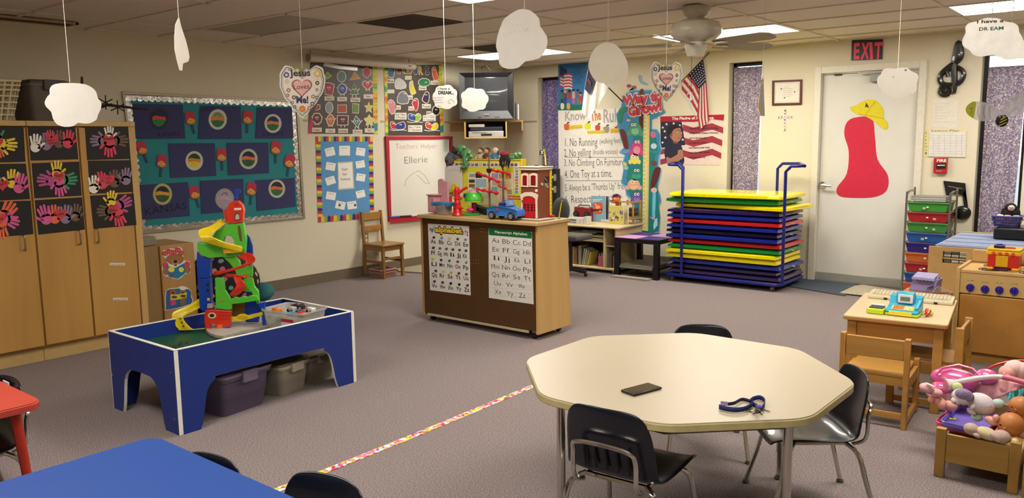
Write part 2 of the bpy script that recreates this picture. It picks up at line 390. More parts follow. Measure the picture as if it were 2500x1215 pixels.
# coloured tape line on the carpet
def tape():
 g0=['#c8cf4a','#e2a0b8','#b9c8dc','#d9d566','#cf5a7a','#dcd8dc','#a8c060','#e8b8c8']
 m=ramp_mat('tape_print','v',[(0,'#c8cf3a'),(.2,'#e07aa0'),(.38,'#dfe3ea'),(.52,'#d9d040'),(.66,'#c23a62'),(.8,'#a9c4e0'),(.92,'#9cc04a')],.5,55,0,out='Color',const=True)
 g=G();y=1.55;n=44
 for i in range(n):
  a=y+i*2.62/n;b=y+(i+1)*2.62/n;xa=-2.915-.012*math.sin(a*1.9);xb=-2.915-.012*math.sin(b*1.9)
  g.add([(xa-.022,a,.001),(xa+.022,a,.001),(xb+.022,b,.001),(xb-.022,b,.001),(xa-.022,a,.0022),(xa+.022,a,.0022),(xb+.022,b,.0022),(xb-.022,b,.0022)],[(4,5,6,7),(0,1,5,4),(1,2,6,5),(2,3,7,6),(3,0,4,7)])
 tag(g.build('floor_tape',m),'long strip of flowered tape running across the brown carpet','tape')
tape()
# mats by the door and by the corner
P=[PZ(q[0],q[1],0)for q in((1925,700),(1960,668),(2100,690),(2062,723))]
g=G();g.prism([q+V((0,0,.002))for q in P],(0,0,.008));tag(g.build('door_mat',M('#47525c',.9,var=.2,sc_=60)),'dark blue grey doormat in front of the white door','mat')
P=[PZ(q[0],q[1],0)for q in sm([(2050,718),(2086,701),(2108,697),(2215,716),(2225,735),(2140,728)],1)]
P=[V((q.x,min(q.y,YB-.05),0))for q in P]
g=G();g.prism([q+V((0,0,.011))for q in P],(0,0,.006));tag(g.build('carpet_piece',M('#b4a890',.95,var=.25,sc_=90)),'speckled beige carpet remnant overlapping the doormat','mat')
P=[PZ(q[0],q[1],0)for q in((930,648),(938,655),(975,664),(1035,668),(1040,640),(975,630))]
P=[V((max(q.x,XA+.02),q.y,0))for q in P]
g=G();g.prism([q+V((0,0,.002))for q in P],(0,0,.012));tag(g.build('floor_mat',M('#9a8e76',.95,var=.15,sc_=80)),'beige mat by the wall between the wooden chair and the pegboard unit','mat')
# ================================================================ FURNITURE
def ZF(ox,oy,s):return lambda pts:[(ox+p[0]*s,oy+p[1]*s)for p in pts]
ROT=lambda a,ax='Z':Matrix.Rotation(R(a),3,ax)
# ---- tall cabinets with hand collages
KX=-6.0;KF=Fr((KX,0,0),(1,0,0))
def cabinet(y0,y1,ys,label,handles,stile):
 t=thing('tall_cabinet',label,'cabinet',(XA+.49,(y0+y1)/2,0))
 e=y1 if not stile else y1-.055
 G().box(XA+.002,KX-.022,y0,y1,.1,1.63).build('body',BIRCH,t,bev=.002)
 G().box(XA+.03,KX-.05,y0,y1,0,.1).build('plinth',M('#b99a62',.5),t)
 G().box(XA+.002,KX+.006,y0,y1,1.632,1.668).build('top',M('#c4a064',.4,wood=2),t,bev=.003)
 if stile:G().box(KX-.02,KX+.001,y1-.05,y1,.1,1.63).build('stile',MAPLE,t,bev=.002)
 for(a,b),hy in zip(ys,handles):
  d=G().box(KX-.02,KX,a+.003,b-.003,.115,1.622).build('door',BIRCH,t,bev=.003)
  g=G();z0=.80;x=KX
  g.tube(sm([(x,hy,z0),(x+.028,hy,z0+.004),(x+.03,hy,z0+.05),(x+.028,hy,z0+.096),(x,hy,z0+.1)],4,False),.005)
  g.build('handle',M('#9a8c74',.3,.9),d)
cabinet(1.45,2.197,[(1.45,1.83),(1.83,2.195)],'tall birch cabinet at the left edge with a plastic basket on top',[1.78,2.115],False)
cabinet(2.2,2.94,[(2.2,2.53),(2.535,2.885)],'tall birch cabinet next to the bulletin board under the grey paper cloud',[2.475,2.6],True)
for i,(z,s)in enumerate((((905,275),'upper'),((930,562),'lower'))):
 q=ZF(0,560,.2962)([z,(z[0]+125,z[1]+15)]);
 t=thing('name_strip','%s of two small white label strips on the right cabinet door'%s,'label',KF.p(q[0][0],q[0][1]+4))
 flat('strip',KF,rc(q[0][0],q[0][1],q[1][0],q[1][1]+2),M('#d8cdb8',.6),t,.001,.001)
 text('Game Closet' if i else 'Game Cabinet',KF,(q[0][0]+3,q[0][1]+6),(q[1][0]-3,q[0][1]+5),3,M('#6b5a48'),t,.0025)
# ---- paper hands
HF=[(-.21,.02,-.30,.36,.062),(-.075,.05,-.10,.49,.062),(.065,.05,.085,.49,.062),(.19,.0,.26,.38,.058),(.24,-.2,.47,.03,.066)]
def hand_outs(cx,cy,s,ang,flip=1):
 a=R(ang);ca,sa=math.cos(a),math.sin(a);o=[]
 def T(x,y):x*=flip;return(cx+s*(x*ca+y*sa),cy-s*(y*ca-x*sa))
 o.append([T(.29*math.cos(t*math.pi/9),-.21+.29*math.sin(t*math.pi/9))for t in range(18)])
 for x0,y0,x1,y1,r in HF:
  d=V((x1-x0,y1-y0,0)).normalized();n=V((-d.y,d.x,0));c=[]
  for t in range(7):
   th=-math.pi/2+t*math.pi/6;k=V((x1,y1,0))+(d*math.cos(th)-n*math.sin(th))*r*-1*-1;c.append(T(k.x,k.y))
  x0-=d.x*.12;y0-=d.y*.12
  c+=[T(x0-n.x*r,y0-n.y*r),T(x0+n.x*r,y0+n.y*r)];o.append(c)
 return o
def heart(cx,cy,s,ang=0,n=22):
 a=R(ang);o=[]
 for i in range(n):
  t=2*math.pi*i/n;x=.5*math.sin(t)**3;y=(13*math.cos(t)-5*math.cos(2*t)-2*math.cos(3*t)-math.cos(4*t))/32
  o.append((cx+s*(x*math.cos(a)+y*math.sin(a)),cy-s*(y*math.cos(a)-x*math.sin(a))))
 return o
HC=dict(w='#ece6d8',p='#8d7690',b='#6e5440',r='#d8455a',R='#c73a4a',y='#e6c83a',k='#d65a96',g='#3f8f62',o='#e56a45',m='#b8508a')
Zh=ZF(0,280,.28);INK=M('#3a1a20',.7)
def collage(corners,hands,hrt,words,label):
 pts=Zh(corners);c=KF.p(sum(p[0]for p in pts)/4,max(p[1]for p in pts))
 t=thing('hand_collage',label,'artwork',c,group=None)
 flat('backing_sheet',KF,pts,M('#17110f',.6),t,.0005,.001)
 for i,(x,y,s,a,col,fl)in enumerate(hands):
  q=Zh([(x,y)])[0];flat('paper_hand',KF,hand_outs(q[0],q[1],s*.28,a,fl),M(HC[col],.6),t,.0016+.0009*i,.001)
 if hrt:
  q=Zh([hrt[:2]])[0];off=.0016+.0009*len(hands)
  flat('paper_heart',KF,heart(q[0],q[1],hrt[2]*.28,hrt[3]if len(hrt)>3 else 0),M('#c93a48',.6),t,off,.001)
  for s,x0,y0,x1,y1,h in words:
   a,b=Zh([(x0,y0),(x1,y1)]);text(s,KF,a,b,h*.28,INK,t,off+.0016,.01)
collage([(-150,100),(205,105),(222,410),(-150,420)],[(-35,170,150,-20,'g',1),(-60,300,150,180,'p',1),(-5,300,140,160,'o',1),(60,260,170,92,'y',1)],(-20,240,100),[],'black sheet at the left edge, top row, with a yellow paper hand pointing right')
collage([(-150,430),(225,425),(262,735),(-150,755)],[(-60,560,150,0,'p',1),(105,560,160,4,'y',-1),(172,600,170,12,'k',1)],(22,610,110),[('Peace',-30,630,62,600,26)],'black sheet at the left edge, middle row, yellow and pink hands beside a heart')
collage([(-150,760),(268,748),(292,1040),(-150,1078)],[(60,850,200,35,'o',1),(80,920,170,105,'k',-1),(10,990,170,175,'o',1)],(0,900,110),[('Care',-40,925,30,915,24)],'black sheet at the left edge, bottom row, orange and pink hands fanned')
collage([(240,100),(655,105),(683,388),(268,400)],[(400,235,150,-8,'p',-1),(515,215,150,0,'b',1),(595,215,155,5,'r',1),(310,250,155,2,'w',1),(440,195,120,-15,'r',1)],(452,222,112),[('I',440,205,450,205,16),('have a',418,230,480,228,16),('dream',430,255,490,250,16)],'black sheet on middle door, top row, four hands in a line')
collage([(275,422),(690,408),(712,705),(300,728)],[(410,570,165,-85,'m',1),(585,565,165,85,'g',1),(520,625,160,172,'k',1),(495,480,150,0,'y',1)],(518,535,105),[('Hope',475,545,545,538,28)],'black sheet on middle door, Hope heart among yellow, green and pink hands')
collage([(303,745),(715,718),(740,1000),(335,1045)],[(475,870,160,-5,'o',1),(660,855,150,5,'b',1),(575,870,160,6,'p',1),(392,875,170,-18,'k',-1)],(528,865,108),[('Love',488,880,560,872,30)],'black sheet on middle door, bottom row, Love heart on a line of hands')
collage([(738,100),(1115,98),(1137,385),(760,395)],[(865,225,150,-88,'p',1),(1035,225,150,88,'b',-1),(952,165,130,0,'w',1),(955,280,165,178,'r',1)],(948,215,96),[('Freedom',912,222,990,215,24)],'black sheet on right door, top row, Freedom heart under a white hand')
collage([(765,400),(1140,395),(1162,672),(785,690)],[(880,575,150,-8,'r',1),(1000,560,150,5,'b',1),(818,610,150,2,'w',1),(1100,540,145,5,'p',-1),(900,580,130,0,'r',-1)],(945,565,112),[('Love',920,560,970,556,18),('is',935,580,950,580,16),('key',928,602,965,596,18)],'black sheet on right door, middle row, white hand low at its left edge')
collage([(785,705),(1165,685),(1190,960),(815,995)],[(925,840,150,-88,'b',-1),(1065,775,165,62,'m',1),(1035,890,160,165,'r',1),(970,735,140,5,'y',-1)],(990,815,90),[('Equal',965,800,1010,795,16),('Rights',965,835,1025,840,18)],'black sheet on right door, bottom row, yellow hand up and red hand down')
# ---- things on top of the cabinets
def basket(name,label,cat,c,w,d,h,mat,nx,ny,nz,taper=.85,hole=True):
 t=thing(name,label,cat,c);X,Y,Z=c;g=G();rr_=.003 if w<.3 else .0065
 def ring(z,f,r):
  a,b=w/2*f,d/2*f
  P=sm([(X-a,Y-b*.8,Z+z),(X-a*.85,Y-b,Z+z),(X+a*.85,Y-b,Z+z),(X+a,Y-b*.8,Z+z),(X+a,Y+b*.8,Z+z),(X+a*.85,Y+b,Z+z),(X-a*.85,Y+b,Z+z),(X-a,Y+b*.8,Z+z)],3)
  g2.tube(P,r,6,True)
 g2=G();ring(h,1,.009);ring(h-.03,.99,.006);g2.build('rim',mat,t)
 g2=G();f0=taper
 for k in range(1,nz+1):ring(h*.93*k/(nz+1),f0+(1-f0)*k/(nz+1),rr_)
 for i in range(nx+1):
  s=-1+2*i/nx
  for q in(-1,1):g2.tube([(X+s*w/2*f0,Y+q*d/2*f0,Z),(X+s*w/2,Y+q*d/2,Z+h)],rr_,5)
 for i in range(ny+1):
  s=-1+2*i/ny
  for q in(-1,1):g2.tube([(X+q*w/2*f0,Y+s*d/2*f0,Z),(X+q*w/2,Y+s*d/2,Z+h)],rr_,5)
 g2.build('lattice',mat,t);G().box(X-w/2*f0,X+w/2*f0,Y-d/2*f0,Y+d/2*f0,Z,Z+.006).build('bottom',mat,t)
 return t
basket('laundry_basket','cream plastic lattice basket on top of the cabinet at the left edge','basket',(-6.35,1.96,1.6685),.44,.55,.27,M('#d6c9a2',.5),9,12,5,.8)
g=G()
for k in range(22):a=k*.9;g.ell((-6.35+random.uniform(-.1,.1),1.97+random.uniform(-.13,.13),1.72+random.uniform(0,.12)),(.05,.06,.03),8,5)
tag(g.build('craft_supplies',M('#6d6a34',.7,var=.4,sc_=30)),'olive green craft stuff filling the cream basket','supplies')['kind']='stuff'
def bin_tote(name,label,c,w,d,h,mat,lidm,rz=0,taper=.86,lid=True,group=None,lidh=.02,content=None):
 t=thing(name,label,'bin',c,rz,group);
 def rr(a,b,r=.035,n=4):
  o=[]
  for sx,sy,s0 in((1,1,0),(-1,1,90),(-1,-1,180),(1,-1,270)):
   for k in range(n+1):th=R(s0+90*k/n);o.append((sx*(a-r)+r*math.cos(th),sy*(b-r)+r*math.sin(th)))
  return o
 g=G();prof=[(0,taper),(h*.45,taper+(1-taper)*.5),(h*.46,taper+(1-taper)*.55),(h*.9,.97),(h*.9,1.02),(h,1.03)]
 vs_=[];fs=[];m=20
 for z,f in prof:vs_+=[(x,y,z)for x,y in rr(w/2*f,d/2*f)]
 for z,f in prof[::-1]:vs_+=[(x,y,z if z>.01 else .004)for x,y in rr(w/2*f-.004,d/2*f-.004)]
 m=len(rr(1,1));K=len(prof)*2
 for j in range(K-1):fs+=[(j*m+i,j*m+(i+1)%m,(j+1)*m+(i+1)%m,(j+1)*m+i)for i in range(m)]
 fs+=[tuple(range(m))[::-1],tuple(range((K-1)*m,K*m))]
 g.add(vs_,fs).build('body',mat,t,local=True)
 if lid:
  g=G();a=rr(w/2*1.05,d/2*1.05);b=rr(w/2*.93,d/2*.93)
  n=len(a);g.add([(x,y,h-.004)for x,y in a]+[(x,y,h+lidh*.6)for x,y in a]+[(x,y,h+lidh*.6)for x,y in b]+[(x,y,h+lidh)for x,y in rr(w/2*.9,d/2*.9)],
     [(j*n+i,j*n+(i+1)%n,(j+1)*n+(i+1)%n,(j+1)*n+i)for j in range(3)for i in range(n)]+[tuple(range(3*n,4*n)),tuple(range(n))[::-1]])
  g.build('lid',lidm,t,local=True)
  for s in(-1,1):G().box(s*w*.525-.012,s*w*.525+.012,-.05,.05,h*.8,h+lidh).build('clasp',lidm,t,local=True,bev=.003)
 return t
CLR=M('#cfcac2',.25,alpha=.42,var=.02);CLRD=M('#8a8378',.3,alpha=.62,var=.02)
bin_tote('storage_tub','tall grey see-through tub with a brown lid on top of the cabinets',(-6.37,2.445,1.669),.40,.28,.27,M('#6f675c',.35,alpha=.8),M('#3a2a26',.4))
G_=G().ell((-6.33,2.42,1.70),(.07,.07,.05),10,6)
# black thorny branch model lying across the tops
bt=thing('bare_branch','dark spiky bare branch sticking out over the cabinet top in front of the bulletin board','branch',(-6.4,2.84,1.669))
g=G();p0=PX(262,256,-6.36);p1=PX(362,268,-6.2);pb=V((-6.45,2.6,1.685))
g.tube([pb,p0,(p0+p1)/2,p1],.01,7,rs=[.012,.012,.01,.006]);g.build('stem',M('#2c2620',.7),bt)
for px,py in((258,250),(287,262)):
 c=PX(px,py,-6.33)
 for k in range(3):
  a=R(28+k*60);d=V((.2*math.cos(a),math.cos(a),math.sin(a)))*.055
  G().cyl(c-d,c+d,.0045,n=6).build('spike',M('#221c18',.7),bt)
g=G().cyl(PX(200,205,-6.4),PX(200,188,-6.42),.01,.008);g.build('stub',M('#4a4238',.7),bt)
# ---- bulletin board
bb=thing('bulletin_board','grey framed bulletin board covered in teal paper with a silver scalloped border','board',WA.p(540,545))
Zb=ZF(290,210,.29634)
def ringf(outer,inner,name,mat,off,th,bev=0,fr=WA,par=None):
 for i in range(len(outer)):
  j=(i+1)%len(outer);flat(name,fr,[outer[i],outer[j],inner[j],inner[i]],mat,par,off,th,bev)
ALU=M('#a59c8a',.35,.5)
OUT=Zb([(22,45),(1475,118),(1532,1090),(185,1218)]);INN=Zb([(45,68),(1455,135),(1512,1072),(195,1195)])
flat('cork_panel',WA,OUT,M('#a39b8f',.8),bb,.0,.006)
ringf(OUT,INN,'frame_rail',ALU,.006,.012,.002,par=bb)
flat('teal_paper',WA,Zb([(92,110),(1440,155),(1500,1062),(185,1170)]),M('#24838a',.75,bump=.03,sc_=8),bb,.007,.001)
FOIL=M('#c9c7c4',.22,.9,var=.25,bump=.9,sc_=22)
def scallop(p,q,w_,nrm,n,name,mat,off=.0085,fr=WA,par=None,amp=.35,th=.001):
 a,b=V((*p,0)),V((*q,0));nn=V((*nrm,0));o=[a,b];inn=[]
 for i in range(n*4+1):
  t=1-i/(n*4);k=abs(math.sin(math.pi*n*t));inn.append(a+(b-a)*t+nn*w_*(1-amp+amp*k))
 return flat(name,fr,o+inn,mat,par,off,th)
c=Zb([(50,75),(1450,128),(1515,1075),(178,1195)])
scallop(c[0],c[1],14,(0,1),28,'foil_border',FOIL,par=bb)
scallop(c[1],c[2],12,(-1,0),20,'foil_border',FOIL,.0087,par=bb)
scallop(c[2],c[3],12,(0,-1),26,'foil_border',FOIL,.0089,par=bb)
scallop(c[3],c[0],16,(1,0),20,'foil_border',FOIL,.0091,par=bb)
NAVY=M('#373a66',.8,var=.03)
SEALC=[('#1d2a4a','#d8453a','#2f7d4a','#1c2033'),('#8f9a6a','#e0803a','#2f6d44','#cfd3bd'),('#2c2f5c','#d8803a','#2f6d44','#cfd3bd'),('#2a4a2a','#e0803a','#d8c23a','#cfd3bd'),
   ('#1e2a44','#e0703a','#31573a','#c5c8ae'),('#2a2a3a','#e0a03a','#3a5c3a','#b9bd72'),('#a49aa4','#b9a2a8','#a898a4','#a6a0a8'),('#1e2a3c','#e0703a','#2f6d44','#c5c8b4')]
def flagcard(corners,sc_xy,r,ci,label,words=None):
 pts=Zb(corners);t=thing('state_flag_drawing',label,'artwork',WA.p(sum(p[0]for p in pts)/4,max(p[1]for p in pts)),group=None)
 flat('navy_sheet',WA,pts,NAVY,t,.0105,.003)
 x,y=Zb([sc_xy])[0];r*=.29634;rx=r*.9;a,b,c_,d=SEALC[ci]
 flat('seal_ring',WA,el(x,y,rx,r,24),M(d,.7,var=.35,sc_=300),t,.0138,.0005)
 flat('seal_sky',WA,[p for p in el(x,y,rx*.74,r*.76,24)if p[1]<y+1],M(a,.7,var=.3,sc_=120),t,.0145,.0005)
 flat('seal_ground',WA,[p for p in el(x,y,rx*.74,r*.76,24)if p[1]>y-1],M(c_,.7,var=.35,sc_=120),t,.0145,.0005)
 flat('seal_hills',WA,[(x-rx*.72,y+r*.12),(x-rx*.7,y-r*.18),(x-rx*.3,y-r*.3),(x+rx*.1,y-r*.22),(x+rx*.7,y-r*.16),(x+rx*.72,y+r*.16),(x,y+r*.05)],M(b,.7,var=.2,sc_=90),t,.0152,.0004)
 line('sun_arch',WA,[[(x-rx*.3+rx*.3*math.cos(k*math.pi/8)*-1+rx*.3,y-r*.3-r*.28*math.sin(k*math.pi/8))for k in range(9)]],1.0,M('#3a2f6a',.7),t,.0155)
 line('lettering',WA,[[(x+rx*.87*math.cos(q),y+r*.88*math.sin(q)),(x+rx*.9*math.cos(q+.1),y+r*.9*math.sin(q+.1))]for q in[i*.2618 for i in range(24)]],.9,M('#6d7262',.7),t,.0145)
 if words:
  for s,x0,y0,x1,y1,h in words:a_,b_=Zb([(x0,y0),(x1,y1)]);text(s,WA,a_,b_,h*.29634,M('#1a1c3e',.8),t,.0138,.004)
flagcard([(110,145),(525,152),(548,432),(140,435)],(330,268),86,0,'navy flag drawing, top row left, its round seal outlined in dark blue',[('KANSAS',320,420,510,405,34)])
flagcard([(668,162),(1003,165),(1012,435),(652,435)],(815,275),84,1,'navy flag drawing in the middle of the top row, bent at its left edge',[('KANSAS',680,215,790,190,30)])
flagcard([(1140,175),(1425,180),(1438,430),(1125,432)],(1270,308),78,2,'navy flag drawing, top row right, below the hanging heart',[('KANSAS',1185,412,1355,402,30)])
flagcard([(408,472),(790,470),(803,738),(425,755)],(622,615),80,3,'navy flag drawing, middle row left, its seal half green and half yellow')
flagcard([(888,467),(1230,465),(1238,715),(902,735)],(1068,600),84,4,'navy flag drawing, middle row right, with a rainbow arch in the seal')
flagcard([(172,815),(570,790),(585,1068),(195,1100)],(360,890),88,5,'navy flag drawing, bottom row left, with a yellow rimmed seal',[('KANSAS',220,1065,560,1010,60)])
flagcard([(668,780),(1025,762),(1032,1020),(680,1052)],(872,928),86,6,'navy flag drawing whose seal is left uncoloured grey, behind the toy tower top')
flagcard([(1125,775),(1445,755),(1458,990),(1138,1028)],(1302,845),76,7,'navy flag drawing, bottom row right, near the board corner')
def bird(x,y,tilt,label):
 x,y=Zb([(x,y)])[0];t=thing('paper_bird_on_stick',label,'artwork',WA.p(x,y+28));s=.3
 ca,sa=math.cos(R(tilt)),math.sin(R(tilt));T=lambda P:[(x+(p[0]*ca-p[1]*sa)*s,y+(p[0]*sa+p[1]*ca)*s)for p in P]
 flat('stick',WA,T([(-9,40),(11,40),(16,125),(-2,125)]),M('#1d4a66',.7),t,.0085,.004)
 flat('bird_head',WA,T([(-38,-40),(-25,-58),(25,-58),(40,-38),(42,30),(28,48),(-25,46),(-40,25)]),M('#b8304a',.7),t,.013,.003)
 flat('beak',WA,T(sm([(-30,22),(-5,-8),(25,8),(38,26),(12,44),(-15,38)],3)),M('#d9a84a',.7),t,.0165,.001)
 flat('eye',WA,T(el(0,14,4,4,8)),M('#2a1a1a',.6),t,.018,.0006)
 line('smile',WA,[T([(-22,26),(-5,36),(15,34),(30,24)])],.7,M('#5a2a1a',.6),t,.018)
for a in((588,270,-12,'red paper bird on a stick between the left and middle flags of the top row'),(1060,262,5,'red paper bird on a stick between the middle and right flags of the top row'),
    (188,515,-18,'red paper bird on a stick next to the cabinet edge'),(352,622,8,'red paper bird on a stick left of the green and yellow seal'),
    (845,570,0,'red paper bird on a stick between the two flags of the middle row'),(1292,510,4,'small red paper bird on a stick right of the middle row, the upper one'),
    (1405,620,12,'red paper bird on a forked stick at the right border of the board'),(622,880,-14,'red paper bird on a stick between the left and middle flags of the bottom row'),
    (1090,850,6,'red paper bird on a stick between the middle and right flags of the bottom row')):bird(*a)
# ---- bookshelf with bear cut-outs beside the cabinets
BX=-6.5;BF=Fr((BX,0,0),(1,0,0))
t=thing('low_bookcase','low plywood bookcase with two bear cut-outs on its panel','bookcase',(-6.74,3.4,0))
BT=M('#b08750',.5,wood=1,var=.04,sc_=8)
G().box(XA+.003,BX,3.32,3.625,.0,.655).build('side_panel',BT,t,bev=.006)
G().box(XA+.003,BX-.02,3.17,3.318,.0,.66).build('shelf_body',M('#9c7c4c',.55,wood=1),t,bev=.004)
g=thing('wrapped_box','grey plastic wrapped box on the low bookcase by the cabinet','box',(-6.68,3.2,.661))
G().box(-6.85,-6.52,3.12,3.31,.661,.735).build('box',M('#8a8070',.4,var=.15,sc_=20),g,bev=.012)
G().box(-6.84,-6.53,3.13,3.30,.736,.742).build('film',M('#c9c0b0',.2,alpha=.5,bump=.8),g,bev=.003)
Zr=ZF(340,560,.2222)
def bear1():
 t=thing('bear_cutout','bear cut-out with a red polka dot bow reading a blue book','artwork',BF.p(428,680))
 FUR=M('#9a6a40',.7);o=.001
 flat('white_edge',BF,Zr(sm([(255,290),(262,225),(310,235),(335,205),(400,215),(425,190),(470,210),(485,300),(500,345),(550,350),(562,470),(500,490),(430,548),(320,520),(262,500),(250,400),(300,370),(290,320)],2)),M('#e6ddd0',.6),t,o,.002)
 flat('head',BF,Zr(el(392,325,98,62,20)),FUR,t,.0032)
 flat('muzzle',BF,Zr(el(395,360,40,30)),M('#b98a5a',.7),t,.0045,.0006)
 flat('nose',BF,Zr(el(396,352,23,18)),M('#241412',.5),t,.0052,.0008)
 flat('mouth',BF,Zr(el(400,392,14,8)),M('#3a1a14',.5),t,.0052,.0008)
 for x in(290,525):
  flat('sleeve',BF,Zr(el(x,402 if x<400 else 390,32,42)),M('#c8406a',.7),t,.0035)
  flat('paw',BF,Zr(el(x+4,460 if x<400 else 440,36,42)),FUR,t,.0042)
 for i,(x,y)in enumerate(((285,262),(330,242),(375,250),(425,225),(462,258))):
  flat('bow',BF,Zr(el(x,y,34,28,12)),M('#c23a3e',.7),t,.0045+.0003*i,.0008)
  for dx,dy in((-12,5),(8,-8),(14,10)):flat('dot',BF,Zr(el(x+dx,y+dy,5,5,6)),M('#e8c8c0',.7),t,.0062+.0002*i,.0004)
 flat('book',BF,Zr([(308,402),(398,420),(495,368),(502,482),(425,540),(322,512)]),M('#1f78a8',.6),t,.0055)
 for x in(352,462):flat('book_label',BF,Zr(el(x,440,36 if x<400 else 28,28)),M('#e6dc3a',.6),t,.0072,.0006)
 flat('tiny_bear',BF,Zr(el(360,505,24,18,10)),M('#7a4a30',.6),t,.0072,.0006)
 t=thing('bear_cutout','blue armchair cut-out with two bears sharing a yellow book','artwork',BF.p(435,757))
 flat('white_edge',BF,Zr(sm([(285,850),(285,700),(325,650),(420,640),(470,620),(555,655),(578,740),(575,820),(300,888)],2)),M('#e6ddd0',.6),t,o,.002)
 flat('armchair',BF,Zr(sm([(295,850),(295,705),(335,655),(545,655),(568,740),(568,815),(310,880)],2)),M('#2c5f96',.6),t,.0032)
 for x,h in((370,'#c8447a'),(478,'#7a6a5a')):
  flat('body',BF,Zr([(x-38,740),(x+38,730),(x+30,825),(x-25,835)]),M(h,.7),t,.0048)
  flat('head',BF,Zr(el(x,690,42,32)),M('#9a5a3a' if x<400 else '#8a6a4a',.7),t,.0056)
  flat('snout',BF,Zr(el(x,695,15,10,10)),M('#3a221a',.6),t,.0072,.0006)
 flat('hat',BF,Zr(el(480,645,36,22)),M('#e2ded4',.6),t,.0072,.0008)
 flat('book',BF,Zr([(340,715),(428,712),(522,690),(520,745),(430,768),(345,775)]),M('#d9c83a',.6),t,.0075)
 for x in(385,482):flat('picture',BF,Zr(el(x,742 if x<400 else 730,32,16)),M('#5a4a3a',.6),t,.0092,.0005)
bear1()
# bean bag + cushion
dots=ramp_mat('dotted_cloth','v',[(0,'#d46a94'),(.16,'#d8c06a'),(.3,'#6aa8a0'),(.42,'#18141a'),(1,'#18141a')],.8,9,0)
def dots_mat():
 m=bpy.data.materials.new('polka_cloth');m.use_nodes=True;nt=m.node_tree;N=nt.nodes;L=nt.links;b=N['Principled BSDF'];b.inputs['Roughness'].default_value=.85
 tc=N.new('ShaderNodeTexCoord');v=N.new('ShaderNodeTexVoronoi');v.inputs['Scale'].default_value=13;v.inputs['Randomness'].default_value=.45
 L.new(tc.outputs['Object'],v.inputs['Vector'])
 lt=N.new('ShaderNodeMath');lt.operation='LESS_THAN';lt.inputs[1].default_value=.32;L.new(v.outputs['Distance'],lt.inputs[0])
 hs=N.new('ShaderNodeHueSaturation');hs.inputs[4].default_value=(.75,.3,.35,1);L.new(v.outputs['Color'],hs.inputs[0])
 mx=N.new('ShaderNodeMix');mx.data_type='RGBA';L.new(lt.outputs[0],mx.inputs[0]);mx.inputs[6].default_value=lin('#17131a')
 sp=N.new('ShaderNodeValToRGB');e=sp.color_ramp.elements;sp.color_ramp.interpolation='CONSTANT'
 for _ in range(2):e.new(.5)
 for q,(p,c)in zip(e,((0,'#c8608a'),(.33,'#cdb86a'),(.6,'#6a9a9a'),(.8,'#d08a6a'))):q.position=p;q.color=lin(c)
 L.new(v.outputs['Color'],sp.inputs[0]);L.new(sp.outputs[0],mx.inputs[7]);L.new(mx.outputs[2],b.inputs['Base Color']);return m
g=G();g.ell((-6.6,3.95,.25),(.33,.31,.25),24,14)
for v_ in g.v:
 if v_.z<.12:v_.z=max(0.001,v_.z-.06)
 v_.z+=.05*math.exp(-((v_.y-3.85)**2)/.02)*(v_.z>.4)
tag(g.build('bean_bag',dots_mat()),'black bean bag with coloured dots against the wall behind the toy tower','bean bag')
g=G().ell((-6.6,4.33,.10),(.16,.11,.08),16,10,ROT(25,'X'));tag(g.build('floor_cushion',M('#2f6f72',.8,var=.1,sc_=8)),'teal cushion on the carpet right of the bean bag','cushion')
# ---- blue train table
TX0,TX1,TY0,TY1,TH=-4.605,-3.875,2.015,3.19,.45
t=thing('play_table','blue train table with white edging and a green sunken top','table',((TX0+TX1)/2,(TY0+TY1)/2,0))
BLU=M('#17307e',.38,var=.03);WE=M('#e4e2da',.4)
def arch_panel(a0,a1,axis,fix,th,name,la,lb):
 # side panel with an arched cut-out between legs; spans a0..a1 along axis, thickness th
 L_=a1-a0;o=[(a0,0),(a0,TH),(a1,TH),(a1,0),(a1-la,0)]
 arch=[(a1-la,.0),(a1-la-.02,.06),(a1-la-.05,.2),(a1-la-.10,.255),(a1-la-.16,.27),(a0+lb+.16,.27),(a0+lb+.10,.255),(a0+lb+.05,.2),(a0+lb+.02,.06),(a0+lb,0)]
 o+=[(q[0],q[1])for q in[(p.x,p.y)for p in sm(arch,3,False)][1:]]
 P=[(fix,a,z)if axis=='y' else(a,fix,z)for a,z in o]
 g=G().prism(P,(th,0,0)if axis=='y' else(0,th,0));p=g.build(name,BLU,t,flat=True)
 E_=[(q.x,q.y)for q in sm(arch,3,False)]
 g=G();mid=fix+th/2
 pts=[(mid,a,z+.0015)if axis=='y' else(a,mid,z+.0015)for a,z in E_]
 for i in range(len(pts)-1):
  a,b=V(pts[i]),V(pts[i+1]);s=V((th*.48,0,0))if axis=='y' else V((0,th*.48,0));d=V((0,0,.002))
  g.add([a-s,a+s,b+s,b-s,a-s-d,a+s-d,b+s-d,b-s-d],[(0,1,2,3),(4,7,6,5),(0,4,5,1),(2,6,7,3),(1,5,6,2),(3,7,4,0)])
 g.build('edge_trim',WE,p,flat=True)
arch_panel(TY0+.019,TY1-.019,'y',TX1-.018,.018,'long_side',.12,.10)
arch_panel(TY0+.019,TY1-.019,'y',TX0,.018,'long_side',.12,.10)
arch_panel(TX0,TX1,'x',TY0,.018,'short_side',.14,.11)
arch_panel(TX0,TX1,'x',TY1-.018,.018,'short_side',.12,.12)
G().box(TX0+.019,TX1-.019,TY0+.019,TY1-.019,.352,.364).build('green_floor',M('#0f4a34',.45),t)
g=G()
for b_ in((TX0,TX1,TY0,TY0+.02),(TX0,TX1,TY1-.02,TY1),(TX0,TX0+.02,TY0+.021,TY1-.021),(TX1-.02,TX1,TY0+.021,TY1-.021)):g.box(*b_,TH+.0005,TH+.006)
g.build('top_edging',WE,t,bev=.002)
g=G()
